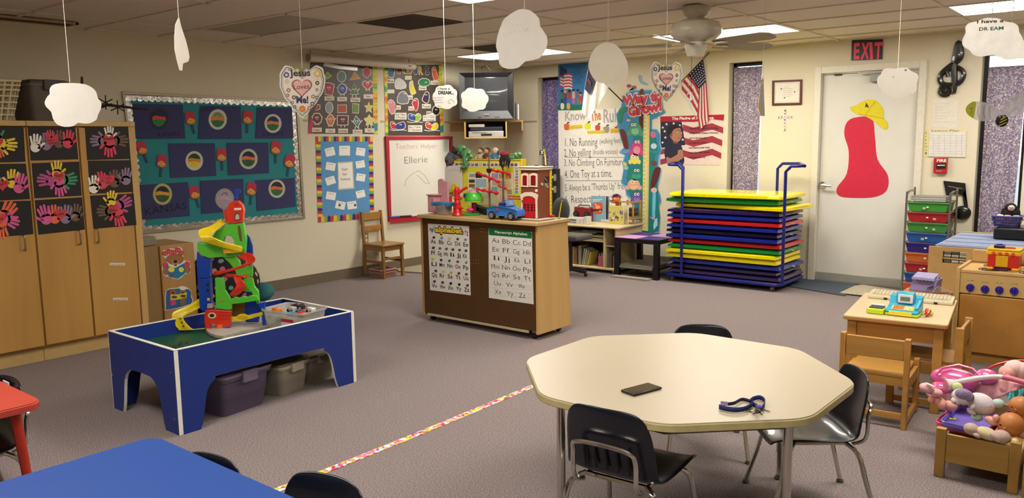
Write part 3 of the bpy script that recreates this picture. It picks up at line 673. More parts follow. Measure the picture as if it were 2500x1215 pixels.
for x,y in((TX1,TY0),(TX1,TY1),(TX0,TY0)):
 sx=1 if x==TX1 else-1;sy=-1 if y==TY0 else 1
 g.box(min(x,x-sx*.003),max(x+sx*.0015,x-sx*.0015),min(y+sy*.0015,y-sy*.02),max(y+sy*.0015,y-sy*.02),.002,TH)
g.build('corner_edging',WE,t)
for x,y,z in((TX1-.045,TY0-.001,.33),(TX1-.04,TY0-.001,.08),(TX0+.02,TY0-.001,.2),(TX0+.02,TY0-.001,.38)):G().cyl((x,y,z),(x,y-.003,z),.006,n=10).build('screw',STEEL,t)
t=thing('green_cloth','dark green cloth crumpled in the front end of the train table','cloth',(-4.25,2.2,.366))
g=G();n=26;vs_=[];fs=[]
for j in range(n+1):
 for i in range(n+1):
  u,v_=i/n*2-1,j/n*2-1;r=1-.12*math.sin(5*math.atan2(v_,u));x=-4.18+u*.2*r+.06*v_;y=2.19+v_*.12*r
  e=max(0,1-max(abs(u),abs(v_))**3);vs_.append((x,y,.366+e*(.022+.018*math.sin(u*9+v_*5)+.012*math.sin(v_*13-u*4))))
for j in range(n):
 for i in range(n):k=j*(n+1)+i;fs.append((k,k+1,k+n+2,k+n+1))
o=g.add(vs_,fs).build('folds',M('#1f3c2a',.85,bump=.2,sc_=120),t);s=o.modifiers.new('s','SOLIDIFY');s.thickness=.004;s.offset=1
bin_tote('storage_tote','purple grey lidded tote under the near end of the train table',(-4.2,2.42,.0),.56,.34,.225,M('#564a62',.45),M('#6d6078',.4),R(8))
bin_tote('storage_tote','clear tote with a milky lid in the middle under the train table',(-4.18,2.80,.0),.36,.26,.17,M('#a39b8c',.3,alpha=.7),M('#b5ac9a',.35,alpha=.9),R(12))
bin_tote('storage_tote','clear tote at the far end under the train table',(-4.22,3.08,.0),.30,.24,.15,M('#8c8474',.3,alpha=.7),M('#a59c8a',.35,alpha=.9),R(4))
# ---- plastic school chairs
def school_chair(label,group,shell='#10131f',sz=1.0):
 t=thing('school_chair',label,'chair',(0,0,0),0,group)
 prof=[(.175,.285,.150),(.178,.300,.165),(.12,.312,.175),(0,.305,.178),(-.11,.300,.175),(-.155,.315,.17),(-.178,.36,.165),(-.19,.42,.162),(-.205,.49,.155),(-.215,.54,.142),(-.22,.565,.118)]
 m=12;vs_=[];fs=[]
 for k,(y,z,hw)in enumerate(prof):
  for i in range(m+1):
   s=-1+2*i/m;c_=s**4
   vs_.append((hw*s,y+(.02*s*s if k>5 else 0),z+(.014*c_ if k<6 else-.012*c_*(k>8))))
 for j in range(len(prof)-1):
  for i in range(m):q=j*(m+1)+i;fs.append((q,q+1,q+m+2,q+m+1))
 o=G().add(vs_,fs).build('seat_shell',M(shell,.3,coat=.2,var=.03),t,local=True,ang=60)
 s=o.modifiers.new('s','SOLIDIFY');s.thickness=.009;s=o.modifiers.new('u','SUBSURF');s.levels=s.render_levels=1
 for k in range(5):
  x=-.08+.04*k;G().tube([(x,-.183,.35),(x,-.19,.39),(x,-.198,.435)],.0045,5).build('back_rib',M('#05060a',.4),t,local=True)
 for sx in(-1,1):
  for sy in(-1,1):
   top=V((sx*.11,sy*.10-.02,.295));kn=V((sx*.155,sy*.135-.02,.262));ft=V((sx*.185,sy*.205-.02,.012))
   P=sm([top,kn,kn.lerp(ft,.45),ft],4,False);l=G().tube(P,.0095,8).build('leg',CHROME,t,local=True)
   G().lathe((ft.x,ft.y,0),[(.014,0),(.016,.004),(.011,.016)],10).build('foot',M('#7d776c',.4,.7),l,local=True)
 G().tube([(-.11,-.12,.292),(.11,-.12,.292)],.009).tube([(-.11,.08,.296),(.11,.08,.296)],.009).tube([(-.11,-.12,.292),(-.11,.08,.292)],.008).tube([(.11,-.12,.292),(.11,.08,.292)],.008).build('under_frame',CHROME,t,local=True)
 P=sm([(-.105,-.15,.285),(-.112,-.20,.31),(-.112,-.207,.40),(-.095,-.222,.438),(0,-.228,.448),(.095,-.222,.438),(.112,-.207,.40),(.112,-.20,.31),(.105,-.15,.285)],4,False)
 G().tube(P,.008,8).build('back_frame',CHROME,t,local=True)
 return t
ch=school_chair('navy plastic chair seen from behind, nearest the camera at the octagonal table','school chairs at the octagonal table')
ch.location=(-1.43,2.44,0);ch.rotation_euler[2]=R(4)
dup(ch,(-1.075,3.215,0),R(128),'navy plastic chair at the right side of the octagonal table')
dup(ch,(-1.66,3.51,0),R(211),'navy plastic chair behind the octagonal table, only its back and legs showing')
dup(ch,(-2.15,1.03,0),R(187),'black chair behind the blue table, the farther one with only its top edge visible','chairs at the blue table')
dup(ch,(-1.745,1.15,0),R(190),'black chair at the bottom edge, nearer the tape line','chairs at the blue table')
dup(ch,(-3.60,.97,0),R(183),'black chair with a white tag behind the red table','chair at the red table')
ch.scale=(1.07,1.07,1.07)
tt=PZ(40,936,.55);G_=thing('paper_tag','small white tag stuck on the black chair behind the red table','tag',(-3.62,1.187,.53))
G().box(-3.65,-3.59,1.162,1.166,.528,.548).build('tag',PAP,G_)
# ---- octagonal table
OC=V((-1.455,2.855,0));OR=.655;OH=.578
t=thing('octagonal_table','cream octagonal activity table on chrome legs','table',(OC.x,OC.y,0))
pix=[(1478,821),(1708,816),(1950,854),(2081,940),(1970,1018),(1648,1028),(1364,962),(1322,876)]
a0=math.atan2(*(PZ(1970,1018,OH)-OC).yx)
c8=[V((OC.x+OR*math.cos(a0+k*math.pi/4),OC.y+OR*math.sin(a0+k*math.pi/4),0))for k in range(8)]
def rounded(P,r,n=4):
 o=[]
 for i,p in enumerate(P):
  a=(P[i-1]-p).normalized();b=(P[(i+1)%len(P)]-p).normalized()
  for k in range(n+1):s=k/n;o.append((p+a*r*(1-s))*(1-s)+(p+b*r*s)*s if 0 else p+a*r*(1-s)**2+b*r*s**2)
 return o
o8=rounded(c8,.07)
G().prism([q+V((0,0,OH-.030))for q in o8],(0,0,.026)).build('edge_band',M('#b3a676',.4,var=.08),t,bev=.006)
G().prism([q+V((0,0,OH-.004))for q in[OC+(q-OC)*.992 for q in o8]],(0,0,.004)).build('tabletop',M('#b5a88f',.34,var=.02,sc_=2),t)
for k in(0,2,4,6):
 p=OC+(c8[k]-OC)*.86;l=G().cyl((p.x,p.y,.12),(p.x,p.y,OH-.03),.0165,n=16).cyl((p.x,p.y,.02),(p.x,p.y,.12),.0135,n=14).build('leg',CHROME,t)
 G().lathe((p.x,p.y,0),[(.02,0),(.022,.006),(.012,.022)],14).build('foot',STEEL,l)
g=G();g.prism([q+V((0,0,OH-.07))for q in[OC+(q-OC)*.84 for q in c8]],(0,0,.012));g.build('apron',M('#5c564c',.6),t)
# ---- blue table, red table
def rect_table(name,label,x0,x1,y0,y1,h,topm,edgem,legm,legs,splay=.03):
 t=thing(name,label,'table',((x0+x1)/2,(y0+y1)/2,0))
 P=rounded([V((x0,y0,0)),V((x1,y0,0)),V((x1,y1,0)),V((x0,y1,0))],.06,6)
 G().prism([q+V((0,0,h-.028))for q in P],(0,0,.024)).build('edge_band',edgem,t,bev=.006)
 c=V(((x0+x1)/2,(y0+y1)/2,0));G().prism([c+(q-c)*.992+V((0,0,h-.004))for q in P],(0,0,.004)).build('tabletop',topm,t)
 for x,y,sx,sy in((x0+.09,y0+.09,-1,-1),(x1-.09,y0+.09,1,-1),(x1-.09,y1-.07,1,1),(x0+.09,y1-.07,-1,1)):
  l=G().cyl((x,y,h-.03),(x+sx*splay,y+sy*splay,.02),.019,.014,n=12).build('leg',legm,t)
  G().lathe((x+sx*splay,y+sy*splay,0),[(.02,0),(.02,.01),(.014,.022)],12).build('foot',STEEL,l)
 for ya in(y1-.085,y0+.085):G().box(x0+.12,x1-.12,ya,ya+.01,h-.07,h-.028).build('apron',legm,t)
BT_=M('#254890',.42,var=.03,sc_=60)
rect_table('classroom_table','bright blue classroom table at the bottom left corner',-2.50,-1.28,.45,1.215,.56,BT_,BT_,M('#1c3f8e',.35),0)
RD=M('#b24336',.38,var=.03,sc_=40)
rect_table('classroom_table','red classroom table at the left edge',-4.4,-3.18,.38,1.14,.56,RD,RD,M('#b0301f',.35),0)
# ---- pegboard unit with the alphabet posters
UX0,UX1,UY0,UY1=-4.80,-3.575,4.70,5.10
t=thing('rolling_cabinet','low rolling cabinet with a brown pegboard back and a maple top','cabinet',((UX0+UX1)/2,(UY0+UY1)/2,0))
PEG=M('#4f3418',.38,var=.08,sc_=6)
G().box(UX0+.02,UX1-.02,UY0,UY0+.008,.07,.865).build('pegboard',PEG,t)
ed=M('#b08a4e',.4,wood=1)
q0=V((UX1-.02,UY0-.002,0))
for x in(UX0,UX1-.02):
 G().prism([(x,UY0-.004,.045),(x,UY1+.03,.045),(x,UY1-.02,.866),(x,UY0-.004,.866)],(.02,0,0)).build('side_panel',MAPLE if x>-4 else ed,t,flat=True,bev=.002)
G().box(UX0-.015,UX1+.015,UY0-.03,UY1-.0,.867,.895).build('top',M('#b79a68',.35,wood=2,var=.05),t,bev=.005)
G().box(UX0+.021,UX1-.021,UY0+.009,UY1,.07,.085).build('base_shelf',MAPLE,t)
G().box(UX0+.06,UX1-.09,UY0-.012,UY0-.001,.05,.066).build('kick_strip',M('#b8a88a',.5),t)
for x in(UX0+.07,UX1-.07):
 for y in(UY0+.05,UY1-.05):
  c_=G().cyl((x-.012,y,.025),(x+.012,y,.025),.025,n=16).build('caster',BLK,t)
  G().box(x-.018,x+.018,y-.015,y+.015,.04,.07).build('caster_bracket',STEEL,c_)
g=G();UF=Fr((0,UY0,0),(0,-1,0))
hz=ZF(1040,540,.17284)
for x0,y0,nx_,ny_,dx,dy in((770,100,4,2,24,45),(635,540,4,2,34,45),(1515,160,4,1,28,40),(1555,590,4,1,28,40),(655,45,5,1,28,30)):
 for i in range(nx_):
  for j in range(ny_):
   a=hz([(x0+i*dx,y0+j*dy+i*3)])[0];p=UF.p(*a,.0005);g.cyl(p,p+V((0,-.001,0)),.0022,n=6)
g.build('peg_hole',M('#c9b088',.7),t)['kind']='stuff'
EYEW_=M('#ece8de',.5);ZP=ZF(1040,540,.17284);BKI=M('#1d1b1c',.5)
def uposter(label,pts,rows,cm=BKI,wt=0):
 t=thing('alphabet_poster',label,'poster',UF.p(sum(p[0]for p in ZP(pts))/4,ZP(pts)[2][1]));flat('sheet',UF,ZP(pts),M('#dedad2',.45),t,.0006,.001)
 for s,x0,x1,y,h in rows:text(s,UF,ZP([(x0,y)])[0],ZP([(x1,y+(x1-x0)*.06)])[0],h*.17284,cm,t,.0022,wt)
 return t
def R_(L,x0,w,y,dy,dx,h):return[(s,x0+i*dx,x0+i*dx+w,y+i*dy,h)for i,s in enumerate(L.split())]
t=uposter('white alphabet poster with yellow bubble title and small pictures, left on the pegboard',[(28,30),(608,68),(632,1045),(58,970)],R_('Aa Bb Cc Dd Ee',68,70,308,11,115,56)+R_('Ff Gg Hh Ii Jj Kk',75,56,470,9,90,56)+R_('Ll Mm Nn Oo Pp',80,72,628,12,112,56)+R_('Qq Rr Ss Tt Uu',84,68,780,12,112,56)+R_('Vv Ww Xx Yy Zz',84,74,935,14,114,56),wt=.012)
text('alphabet',UF,ZP([(122,152)])[0],ZP([(520,178)])[0],14,BKI,t,.0022,.11);text('alphabet',UF,ZP([(130,148)])[0],ZP([(512,172)])[0],12.5,M('#e0b82a',.5),t,.0032,.045)
for s,x,y,c_ in(('A',48,135,'#b03a4a'),('B',76,152,'#3a6ab0'),('C',100,130,'#6a9a3a'),('X',515,190,'#7a8a2a'),('Y',545,185,'#6a3a6a'),('Z',572,200,'#8a2a4a')):text(s,UF,ZP([(x,y)])[0],ZP([(x+26,y+2)])[0],9,M(c_,.5),t,.0024,.06)
PC=['#3a2020','#7a8a9a','#c8c08a','#4a4a5a','#8a8a7a','#4a3a30','#5a5a5a','#6a5a4a','#4a4a44','#55504a','#4a3a34','#c8c83a','#3a3432','#5a5e6a','#8a3a4a','#8a7a7a','#3a3a5a','#c8cc4a','#b8a85a','#5a4030','#6a4a44','#6a2a2a','#5a3030','#2a2a30','#2a1c1c','#4a4a4a']
k=0
for y,n,x0,dx,dy in((228,5,110,112,8),(375,6,105,92,8),(535,5,95,118,12),(700,5,140,108,12),(850,5,118,117,14)):
 for i in range(n):q=ZP([(x0+i*dx,y+i*dy)])[0];flat('small_picture',UF,sm([(q[0]-3.2-(k%3)*.5,q[1]),(q[0]-1,q[1]-3.4),(q[0]+3.4,q[1]-1.5-(k%2)),(q[0]+2,q[1]+3),(q[0]-2,q[1]+2.4)],2),M(PC[k],.5),t,.0022,.0005);k+=1
t=uposter('manuscript alphabet poster with a green header on the right of the pegboard',[(882,85),(1495,150),(1522,1172),(890,1080)],R_('Aa Bb Cc Dd',932,105,298,15,148,66)+R_('Ee Ff Gg Hh',942,90,425,15,145,66)+R_('Ii Jj Kk Ll',960,78,548,16,145,66)+R_('Mm Nn Oo Pp',925,112,665,16,150,66)+R_('Qq Rr Ss Tt',932,100,780,18,150,66)+R_('Uu Vv Ww',965,92,905,20,170,66)+R_('Xx Yy Zz',975,90,1025,26,170,66),M('#35322f',.5),-.008)
flat('green_header',UF,ZP([(882,85),(1470,146),(1495,165),(1492,243),(890,192)]),M('#0d6a38',.4),t,.0018,.0006);text('Manuscript Alphabet',UF,ZP([(972,165)])[0],ZP([(1432,200)])[0],6.2,EYEW_,t,.0026,.015)
for k in range(14):line('rule_line',UF,[ZP([(905,320+k*56),(1490,350+k*56)])],.3,M('#b8b6b0',.5),t,.0018,.0003)
# ---- side table, bookcase with books
t=thing('side_table','small black side table topped with purple and pink squares','table',(-4.44,7.82,0))
x0,x1,y0,y1,h=-4.655,-4.115,7.50,8.04,.43;BK=M('#140f12',.35)
for x in(x0,x1-.055):
 for y in(y0,y1-.055):G().box(x,x+.055,y,y+.055,0,h-.05).build('leg',BK,t,bev=.002)
G().box(x0,x1,y0,y1,h-.049,h-.002).build('top',BK,t,bev=.003)
for i in range(2):
 for j in range(2):
  a,b=x0+.003+i*.277,y0+.003+j*.277
  G().box(a,a+.276,b,b+.276,h-.001,h+.003).build('coloured_square',M('#d09ac8',.45)if i==j else M('#3a1f78',.4),t)
G().box(x0+.05,x1-.05,y0+.03,y1-.03,.09,.1).build('shelf',BK,t)
for k in range(3):
 tag(G().box(x0+.06,x1-.075,y0+.01+.01*k,y1-.1,.101+.013*k,.11+.013*k).build('board_sheet',M('#8d8578',.6)),['grey board sheet at the bottom of the black side table, lowest','grey board sheet in the black side table, middle of three','grey board sheet in the black side table, topmost'][k],'sheet')
tag(G().box(x0+.02,x1-.07,y0-.09,y0-.006,.003,.018).build('board_strip',M('#9c9484',.6)),'grey board lying on the carpet in front of the black side table','sheet')
SX0,SX1,SY0,SY1,SH=-5.42,-4.66,7.60,8.16,.56
t=thing('low_shelf','pale low bookshelf full of books beside the black side table','shelf',((SX0+SX1)/2,(SY0+SY1)/2,0))
PL=M('#cdb98c',.4,var=.04)
def sh_rect():pass
q=PY(1386,655,SY0);q2=PY(1378,541,SY0);q3=PY(1497,558,SY0)
SH=.505
G().box(SX0,-4.66,SY0-.03,SY1,SH,SH+.025).build('top',M('#d3c192',.35,var=.04),t,bev=.008)
for x in(SX0+.01,-4.86,-4.71):G().box(x,x+.022,SY0,SY1,.06,SH-.001).build('panel',PL,t,bev=.002)
G().box(SX0,-4.68,SY0-.01,SY1,.035,.06).build('base_board',PL,t,bev=.006)
G().box(SX0+.033,-4.861,SY0+.005,SY1,.345,.362).build('shelf_board',PL,t,bev=.002)
G().box(SX0+.033,-4.861,SY0+.005,SY1,.40,.414).build('shelf_board',PL,t,bev=.002)
G().box(-4.837,-4.711,SY0+.02,SY1,.30,.312).build('shelf_board',PL,t,bev=.002)
G().box(SX0+.011,-4.69,SY1-.01,SY1,.061,SH-.002).build('back_panel',M('#6d5f46',.6),t)
for x in(SX0+.05,-4.75):G().cyl((x-.01,SY0+.05,.02),(x+.01,SY0+.05,.02),.02,n=14).build('caster',M('#d8d4cc',.4),t)
bk=[('#5c2a2a',.24,.03,'thick dark red book, first at the left on the low shelf'),('#3a2a4a',.25,.016,'thin violet book beside the dark red one on the low shelf'),('#a4936c',.20,.02,'tan book, third on the low shelf'),
   ('#a8683a',.19,.014,'orange brown book on the low shelf'),('#8f5a30',.185,.024,'brown book in the middle of the low shelf'),('#2f2a28',.19,.012,'black thin book on the low shelf'),('#8f9088',.215,.034,'thick grey white book on the low shelf')]
x=SX0+.05
for hx_,hh,ww,lb in bk:
 b=thing('book',lb,'book',(x+ww/2,SY0+.12,.061),group='books standing on the low shelf')
 G().box(x,x+ww,SY0+.03,SY0+.2,.061,.061+hh).build('cover',M(hx_,.5),b,bev=.002);G().box(x+.003,x+ww-.003,SY0+.032,SY0+.202,.064,.061+hh+.0006).build('pages',PAP,b)
 if ww==.03:
  F_=Fr((0,SY0+.03,0),(0,-1,0));c1=PY(1398,610,SY0+.03)
  me=tmesh('ANIMALS',.01);g=G();g.add([V((b.location.x-.006+v_.y*.013,SY0+.0285,.24-v_.x*.022))for v_ in me[0]],me[1]);g.build('lettering',M('#d8c8b0'),b,flat=True)
 x+=ww+.004
 if ww==.016:x+=.012
for k,(hx_,a)in enumerate((('#b9b29c',9),('#c4bda2',11),('#a8a08a',14),('#c9b25a',17))):
 xx=x+.012+.022*k;m=Matrix.Translation((xx,SY0+.12,.068))@Matrix.Rotation(R(a),4,'Y')
 b=tag(G().box(0,.012,-.09,.08,0,.19-.012*k,m).build('book',M(hx_,.5),bev=.001),['leaning cream book, first of the slanted ones on the low shelf','leaning pale book, second of the slanted ones','leaning grey book, third of the slanted ones','leaning yellowish book against the pink box'][k],'book','books standing on the low shelf')
b=thing('pink_box','pink pencil box at the right of the low shelf books','box',(-4.905,SY0+.08,.061))
G().box(-4.948,-4.868,SY0+.03,SY0+.13,.061,.185).build('body',M('#b05a72',.45),b,bev=.004)
for k in range(4):G().tube([(-4.94+.02*k,SY0+.05+.02*(k%2),.186),(-4.945+.024*k,SY0+.06,.21+.006*(k%3))],.005,6).build('pencil_end',M(['#b8b4c4','#cfc8b8','#7a8ab0','#c4b8a4'][k],.4),b)
for k in range(4):
 tag(G().box(-4.82+.022*k,-4.813+.022*k,SY0+.04,SY0+.2,.061,.26-.02*k,Matrix.Translation((0,0,0))).build('plastic_sleeve',M(['#9a9a94','#b0a090','#8a4a44','#a4a49c'][k],.2,alpha=.8)),
  ['clear plastic sleeve in the narrow bay of the low shelf, leftmost','tan folder in the narrow bay of the low shelf','red folder in the narrow bay of the low shelf','clear plastic sleeve in the narrow bay, rightmost'][k],'folder')
tag(G().box(-4.83,-4.72,SY0+.03,SY0+.2,.313,.32).build('magazine',M('#8a5a7a',.4,var=.3,sc_=20)),'purple and white magazine in the narrow bay of the low shelf','magazine')
for k,(a,b_,c_,hx_)in enumerate(((-5.37,-5.2,.05,'#a59a80'),(-5.34,-5.0,.03,'#8c8470'),(-5.2,-4.9,.02,'#77705e'))):
 tag(G().box(a,b_,SY0+.03+.02*k,SY0+.2,.4145+.016*k,.429+.016*k).build('paper_pad',M(hx_,.6),bev=.003),['pad of paper lying in the upper slot of the low shelf, bottom one','grey folder lying in the upper slot of the low shelf','top folder in the upper slot of the low shelf'][k],'paper')
for a,b_,hx_,lb in((-5.36,-5.22,'#6d6254','dark book lying in the lower slot of the low shelf'),(-5.215,-5.11,'#a84028','red book lying in the lower slot of the low shelf'),(-5.105,-4.88,'#c9bfa4','cream book lying in the lower slot of the low shelf')):
 tag(G().box(a,b_,SY0+.02,SY0+.18,.3625,.387).build('book',M(hx_,.5),bev=.002),lb,'book')
# ---- mat cart
t=thing('mat_cart','blue tubular rolling cart carrying the stack of nap mats','cart',(-3.45,7.9,0))
NB=M('#1c1f72',.3);CX0,CX1,CY0,CY1=-4.08,-2.84,7.58,8.26
g=G();P=rounded([V((CX0,CY0,.068)),V((CX1,CY0,.068)),V((CX1,CY1,.068)),V((CX0,CY1,.068))],.06)
g.tube(P,.017,8,True);g.build('base_rail',NB,t);G().box(CX0+.01,CX1-.01,CY0+.01,CY1-.01,.075,.088).build('platform',M('#1a1c50',.5),t)
for xs,xo in((-3.87,-4.04),(-2.80,-2.63)):
 xf=PY(1668 if xs<-3.5 else 1898,430,CY1+.018).x;yn,yf=CY0-.022,CY1+.018
 P=[(xs,yn,.09),(xs,yn,1.17),(xs+(xo-xs)*.3,yn,1.222),(xo,yn+.02,1.225),(xo+(xf-xs)*.8,yf-.02,1.225),(xf+(xo-xs)*.3,yf,1.222),(xf,yf,1.17),(xf,yf,.09)]
 Q=[]
 for i in range(len(P)-1):Q+=[V(P[i]),V(P[i]).lerp(V(P[i+1]),.5)]
 Q.append(V(P[-1]));G().tube(Q,.015,10).build('handle_bar',NB,t)
for x in(CX0+.08,CX1-.08):
 for y in(CY0+.05,CY1-.05):
  c_=G().cyl((x-.011,y,.027),(x+.011,y,.027),.027,n=16).build('caster',M('#8f8c86',.3,.6),t)
  G().box(x-.018,x+.018,y-.015,y+.015,.045,.073).build('caster_fork',CHROME,c_)
Y_,Gn,Pu,Bl,Rd,Dp='#f0e010','#138a34','#2c1a52','#16288c','#c21e22','#1a1440'
stack=[(Pu,'purple'),(Dp,'dark purple'),(Bl,'blue'),(Y_,'yellow'),(Y_,'yellow'),(Gn,'green'),(Rd,'red'),(Bl,'blue'),(Dp,'dark purple'),(Bl,'blue'),(Rd,'red'),(Bl,'blue'),(Pu,'purple'),(Y_,'yellow'),(Gn,'green'),(Y_,'yellow')]
z=.089;ML=['lowest purple nap mat of the stack','dark purple nap mat, second from the bottom','lowest blue nap mat, above the two purple ones','lowest yellow nap mat, on the lowest blue one','yellow nap mat just below the lower green one','lower of the two green nap mats','lower of the two red nap mats','blue nap mat just above the lower red one','dark purple nap mat in the middle of the stack','blue nap mat just below the upper red one, under the thin dark one','upper of the two red nap mats','topmost blue nap mat','purple nap mat just below the crooked yellow one','crooked yellow nap mat sticking out to the right','upper of the two green nap mats','top yellow nap mat of the stack']
ML[9]='blue nap mat directly under the upper red one'
for k,(hx_,nm)in enumerate(stack):
 th=.0525 if k<13 else .056;rnd=random.Random(k);dx=rnd.uniform(-.025,.02);dy=rnd.uniform(-.012,.012);rz=R(rnd.uniform(-.6,.6));L2,W2=.60,.33;cx,cy=-3.455+dx,7.915+dy
 if k==13:cx+=.09;rz=R(-5);cy+=.03
 if k>=14:cx+=.0
 nx_,ny_=40,16;vs_=[];fs=[];tn=ny_*2+2
 for i in range(nx_+1):
  u=-1+2*i/nx_
  for j in range(ny_+1):
   v_=-1+2*j/ny_;e=max(abs(u)**40,abs(v_)**24);hh=th*.5*(1-e*.5)
   sag=-.0*u
   wr=.0012*math.sin(i*2.3+k)*abs(v_)**3+.0018*math.sin(j*3.1+k*2)*abs(u)**3
   bx=L2*u*(1-.012*abs(v_)**2*(abs(u)>.9));by=W2*v_
   vs_.append((bx,by,th/2+hh+wr+sag))
  for j in range(ny_+1):
   v_=-1+2*(ny_-j)/ny_;e=max(abs(u)**40,abs(v_)**24);hh=th*.5*(1-e*.5);vs_.append((L2*u,W2*v_,th/2-hh))
 m_=2*(ny_+1)
 for i in range(nx_):
  for j in range(m_):fs.append((i*m_+j,i*m_+(j+1)%m_,(i+1)*m_+(j+1)%m_,(i+1)*m_+j))
 fs+=[tuple(range(m_))[::-1],tuple(range(nx_*m_,(nx_+1)*m_))]
 t=thing('nap_mat',ML[k],'mat',(cx,cy,z),rz,'folding nap mats stacked on the cart')
 G().add(vs_,fs).build('vinyl_pad',M(hx_,.22,coat=.5,bump=.25,sc_=14,var=.04),t,local=True,ang=70)
 if k in(2,5,8,10,12,14):G().box(.0,.03,-.02,.015,0,.003,Matrix.Translation((.598,0,th*.5))@Matrix.Rotation(R(12),4,'Y')).build('tag',M('#d8d4cc',.6),t,local=True)
 z+=th+.0003
# ================================================================ WALL ART AND HANGING THINGS
def poster(name,label,cat,fr,pts,mat,off=.001,th=.002,sheet='sheet',group=None):
 n=len(pts);bx=sum(p[0]for p in pts)/n;by=max(p[1]for p in pts)
 t=thing(name,label,cat,fr.p(bx,by,0),group=group);flat(sheet,fr,pts,mat,t,off,th);return t
def fig(fr,t,Z,off,name,pts,col,edge=None,grow=2.5,smooth=3):
 """printed cut-out figure with a pale rim"""
 P=Z(sm(pts,smooth))if smooth else Z(pts)
 if edge:
  cx=sum(p[0]for p in P)/len(P);cy=sum(p[1]for p in P)/len(P);k=[]
  for p in P:
   d=math.hypot(p[0]-cx,p[1]-cy)+1e-6;k.append((p[0]+(p[0]-cx)/d*grow,p[1]+(p[1]-cy)/d*grow))
  flat('rim',fr,k,M(edge,.55),t,off,.0006)
 return flat(name,fr,P,M(col,.5),t,off+.0007,.0006)
EYEW=M('#ece8de',.5);EYEB=M('#1a1416',.5)
def eyes(fr,t,Z,off,x,y,r,gap):
 for s in(-1,1):
  flat('eye',fr,Z(el(x+s*gap/2,y,r,r*1.25,10)),EYEW,t,off,.0004);flat('pupil',fr,Z(el(x+s*gap/2+r*.2,y,r*.45,r*.6,8)),EYEB,t,off+.0005,.0004)
DKP=M('#4f463f',.4)
# ---- shapes chart
Z1=ZF(740,140,.15638)
rb=ramp_mat('rainbow_print','n',[(.3,'#c23a6a'),(.42,'#d87a2a'),(.5,'#dcd23a'),(.58,'#3a9a4a'),(.66,'#3a5ac0'),(.75,'#6a3a9a')],.6,5,0,mapsc=(1,.4,1.3))
t=poster('shapes_chart','dark shapes chart with cheerful labelled shape characters and rainbow sides','poster',WA,[(757,152),(920,158),(922,327),(752,326)],DKP)
flat('rainbow_side',WA,[(757,290),(765,290),(764,326),(752,326)],M('#c0405a',.6),t,.0035,.0006)
flat('rainbow_side',WA,[(909,158),(920,158),(922,327),(912,327)],rb,t,.0035,.0006)
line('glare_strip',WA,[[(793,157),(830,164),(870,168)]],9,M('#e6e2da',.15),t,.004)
SHP=[('square',[(340,400),(420,405),(480,430),(455,590),(350,570)],'#b03a56',(405,470)),('circle',el(612,495,62,76),'#2a5aa8',(612,480)),('triangle',[(797,410),(858,570),(738,570)],'#2f6a3a',(797,500)),
   ('heart',heart(1008,430,150),'#c02a38',(1008,400)),('octagon',[(180,880),(250,880),(290,940),(270,1010),(215,1040),(165,1000),(150,930)],'#6a2a3a',(215,935)),('oval',el(428,980,50,82),'#c8702a',(428,960)),
   ('rectangle',[(540,910),(700,915),(695,1050),(540,1050)],'#5a2a34',(620,965)),('rhombus',[(825,915),(890,1000),(850,1090),(792,1005)],'#2a7a86',(840,995)),
   ('star',[(1032,900),(1055,950),(1110,955),(1070,1000),(1085,1055),(1035,1030),(985,1055),(1000,1000),(965,955),(1010,950)],'#d8cf3a',(1036,975))]
for nm,pts,col,(ex,ey)in SHP:
 fig(WA,t,Z1,.0035,nm+'_figure',pts,col,'#ddd6c8',2.4,1)
 for sx in(-1,1):
  line('limb',WA,[Z1([(ex+sx*55,ey+20),(ex+sx*82,ey-10)]),Z1([(ex+sx*22,ey+85),(ex+sx*30,ey+118)])],2.2,M('#d8d0c2',.6),t,.0036)
 eyes(WA,t,Z1,.0052,ex,ey,12,32);line('smile',WA,[Z1([(ex-14,ey+30),(ex,ey+38),(ex+14,ey+30)])],.8,EYEW,t,.0052)
for nm,pts,col in(('kite',[(380,235),(440,290),(380,330),(340,290)],'#8fae2a'),('beach_ball',el(600,300,62,80),'#6a8a8a'),('pizza',[(800,230),(885,330),(735,350)],'#c8922a'),('strawberry',[(935,200),(990,165),(1055,200),(1050,260),(995,318),(945,270)],'#b8303c'),
      ('mirror',el(408,785,52,82),'#8f9aa4'),('suitcase',rc(545,745,670,860),'#b0502a'),('playing_card',[(775,725),(868,735),(862,865),(775,860)],'#6a8a3a'),('starfish',[(1025,700),(1040,760),(1092,755),(1050,800),(1070,855),(1025,822),(985,850),(1000,795),(962,755),(1012,760)],'#d6c24a'),('stop_sign',[(225,740),(262,750),(258,800),(200,825)],'#b03a44')):
 fig(WA,t,Z1,.0035,nm,pts,col,'#ddd6c8',2.0,1)
for s,x,y in(('Square',410,640),('Circle',608,650),('Triangle',815,662),('Heart',1020,610),('Octagon',215,1130),('Oval',425,1145),('Rectangle',625,1145),('Rhombus',850,1160),('Star',1038,1140)):
 flat('caption_card',WA,Z1(rc(x-76,y-34,x+76,y+34)),M('#d9cdbd',.5),t,.0035,.0006)
 w2=len(s)*7;text(s,WA,Z1([(x-w2,y+14)])[0],Z1([(x+w2,y+15)])[0],4.5,INK,t,.0044,.012)
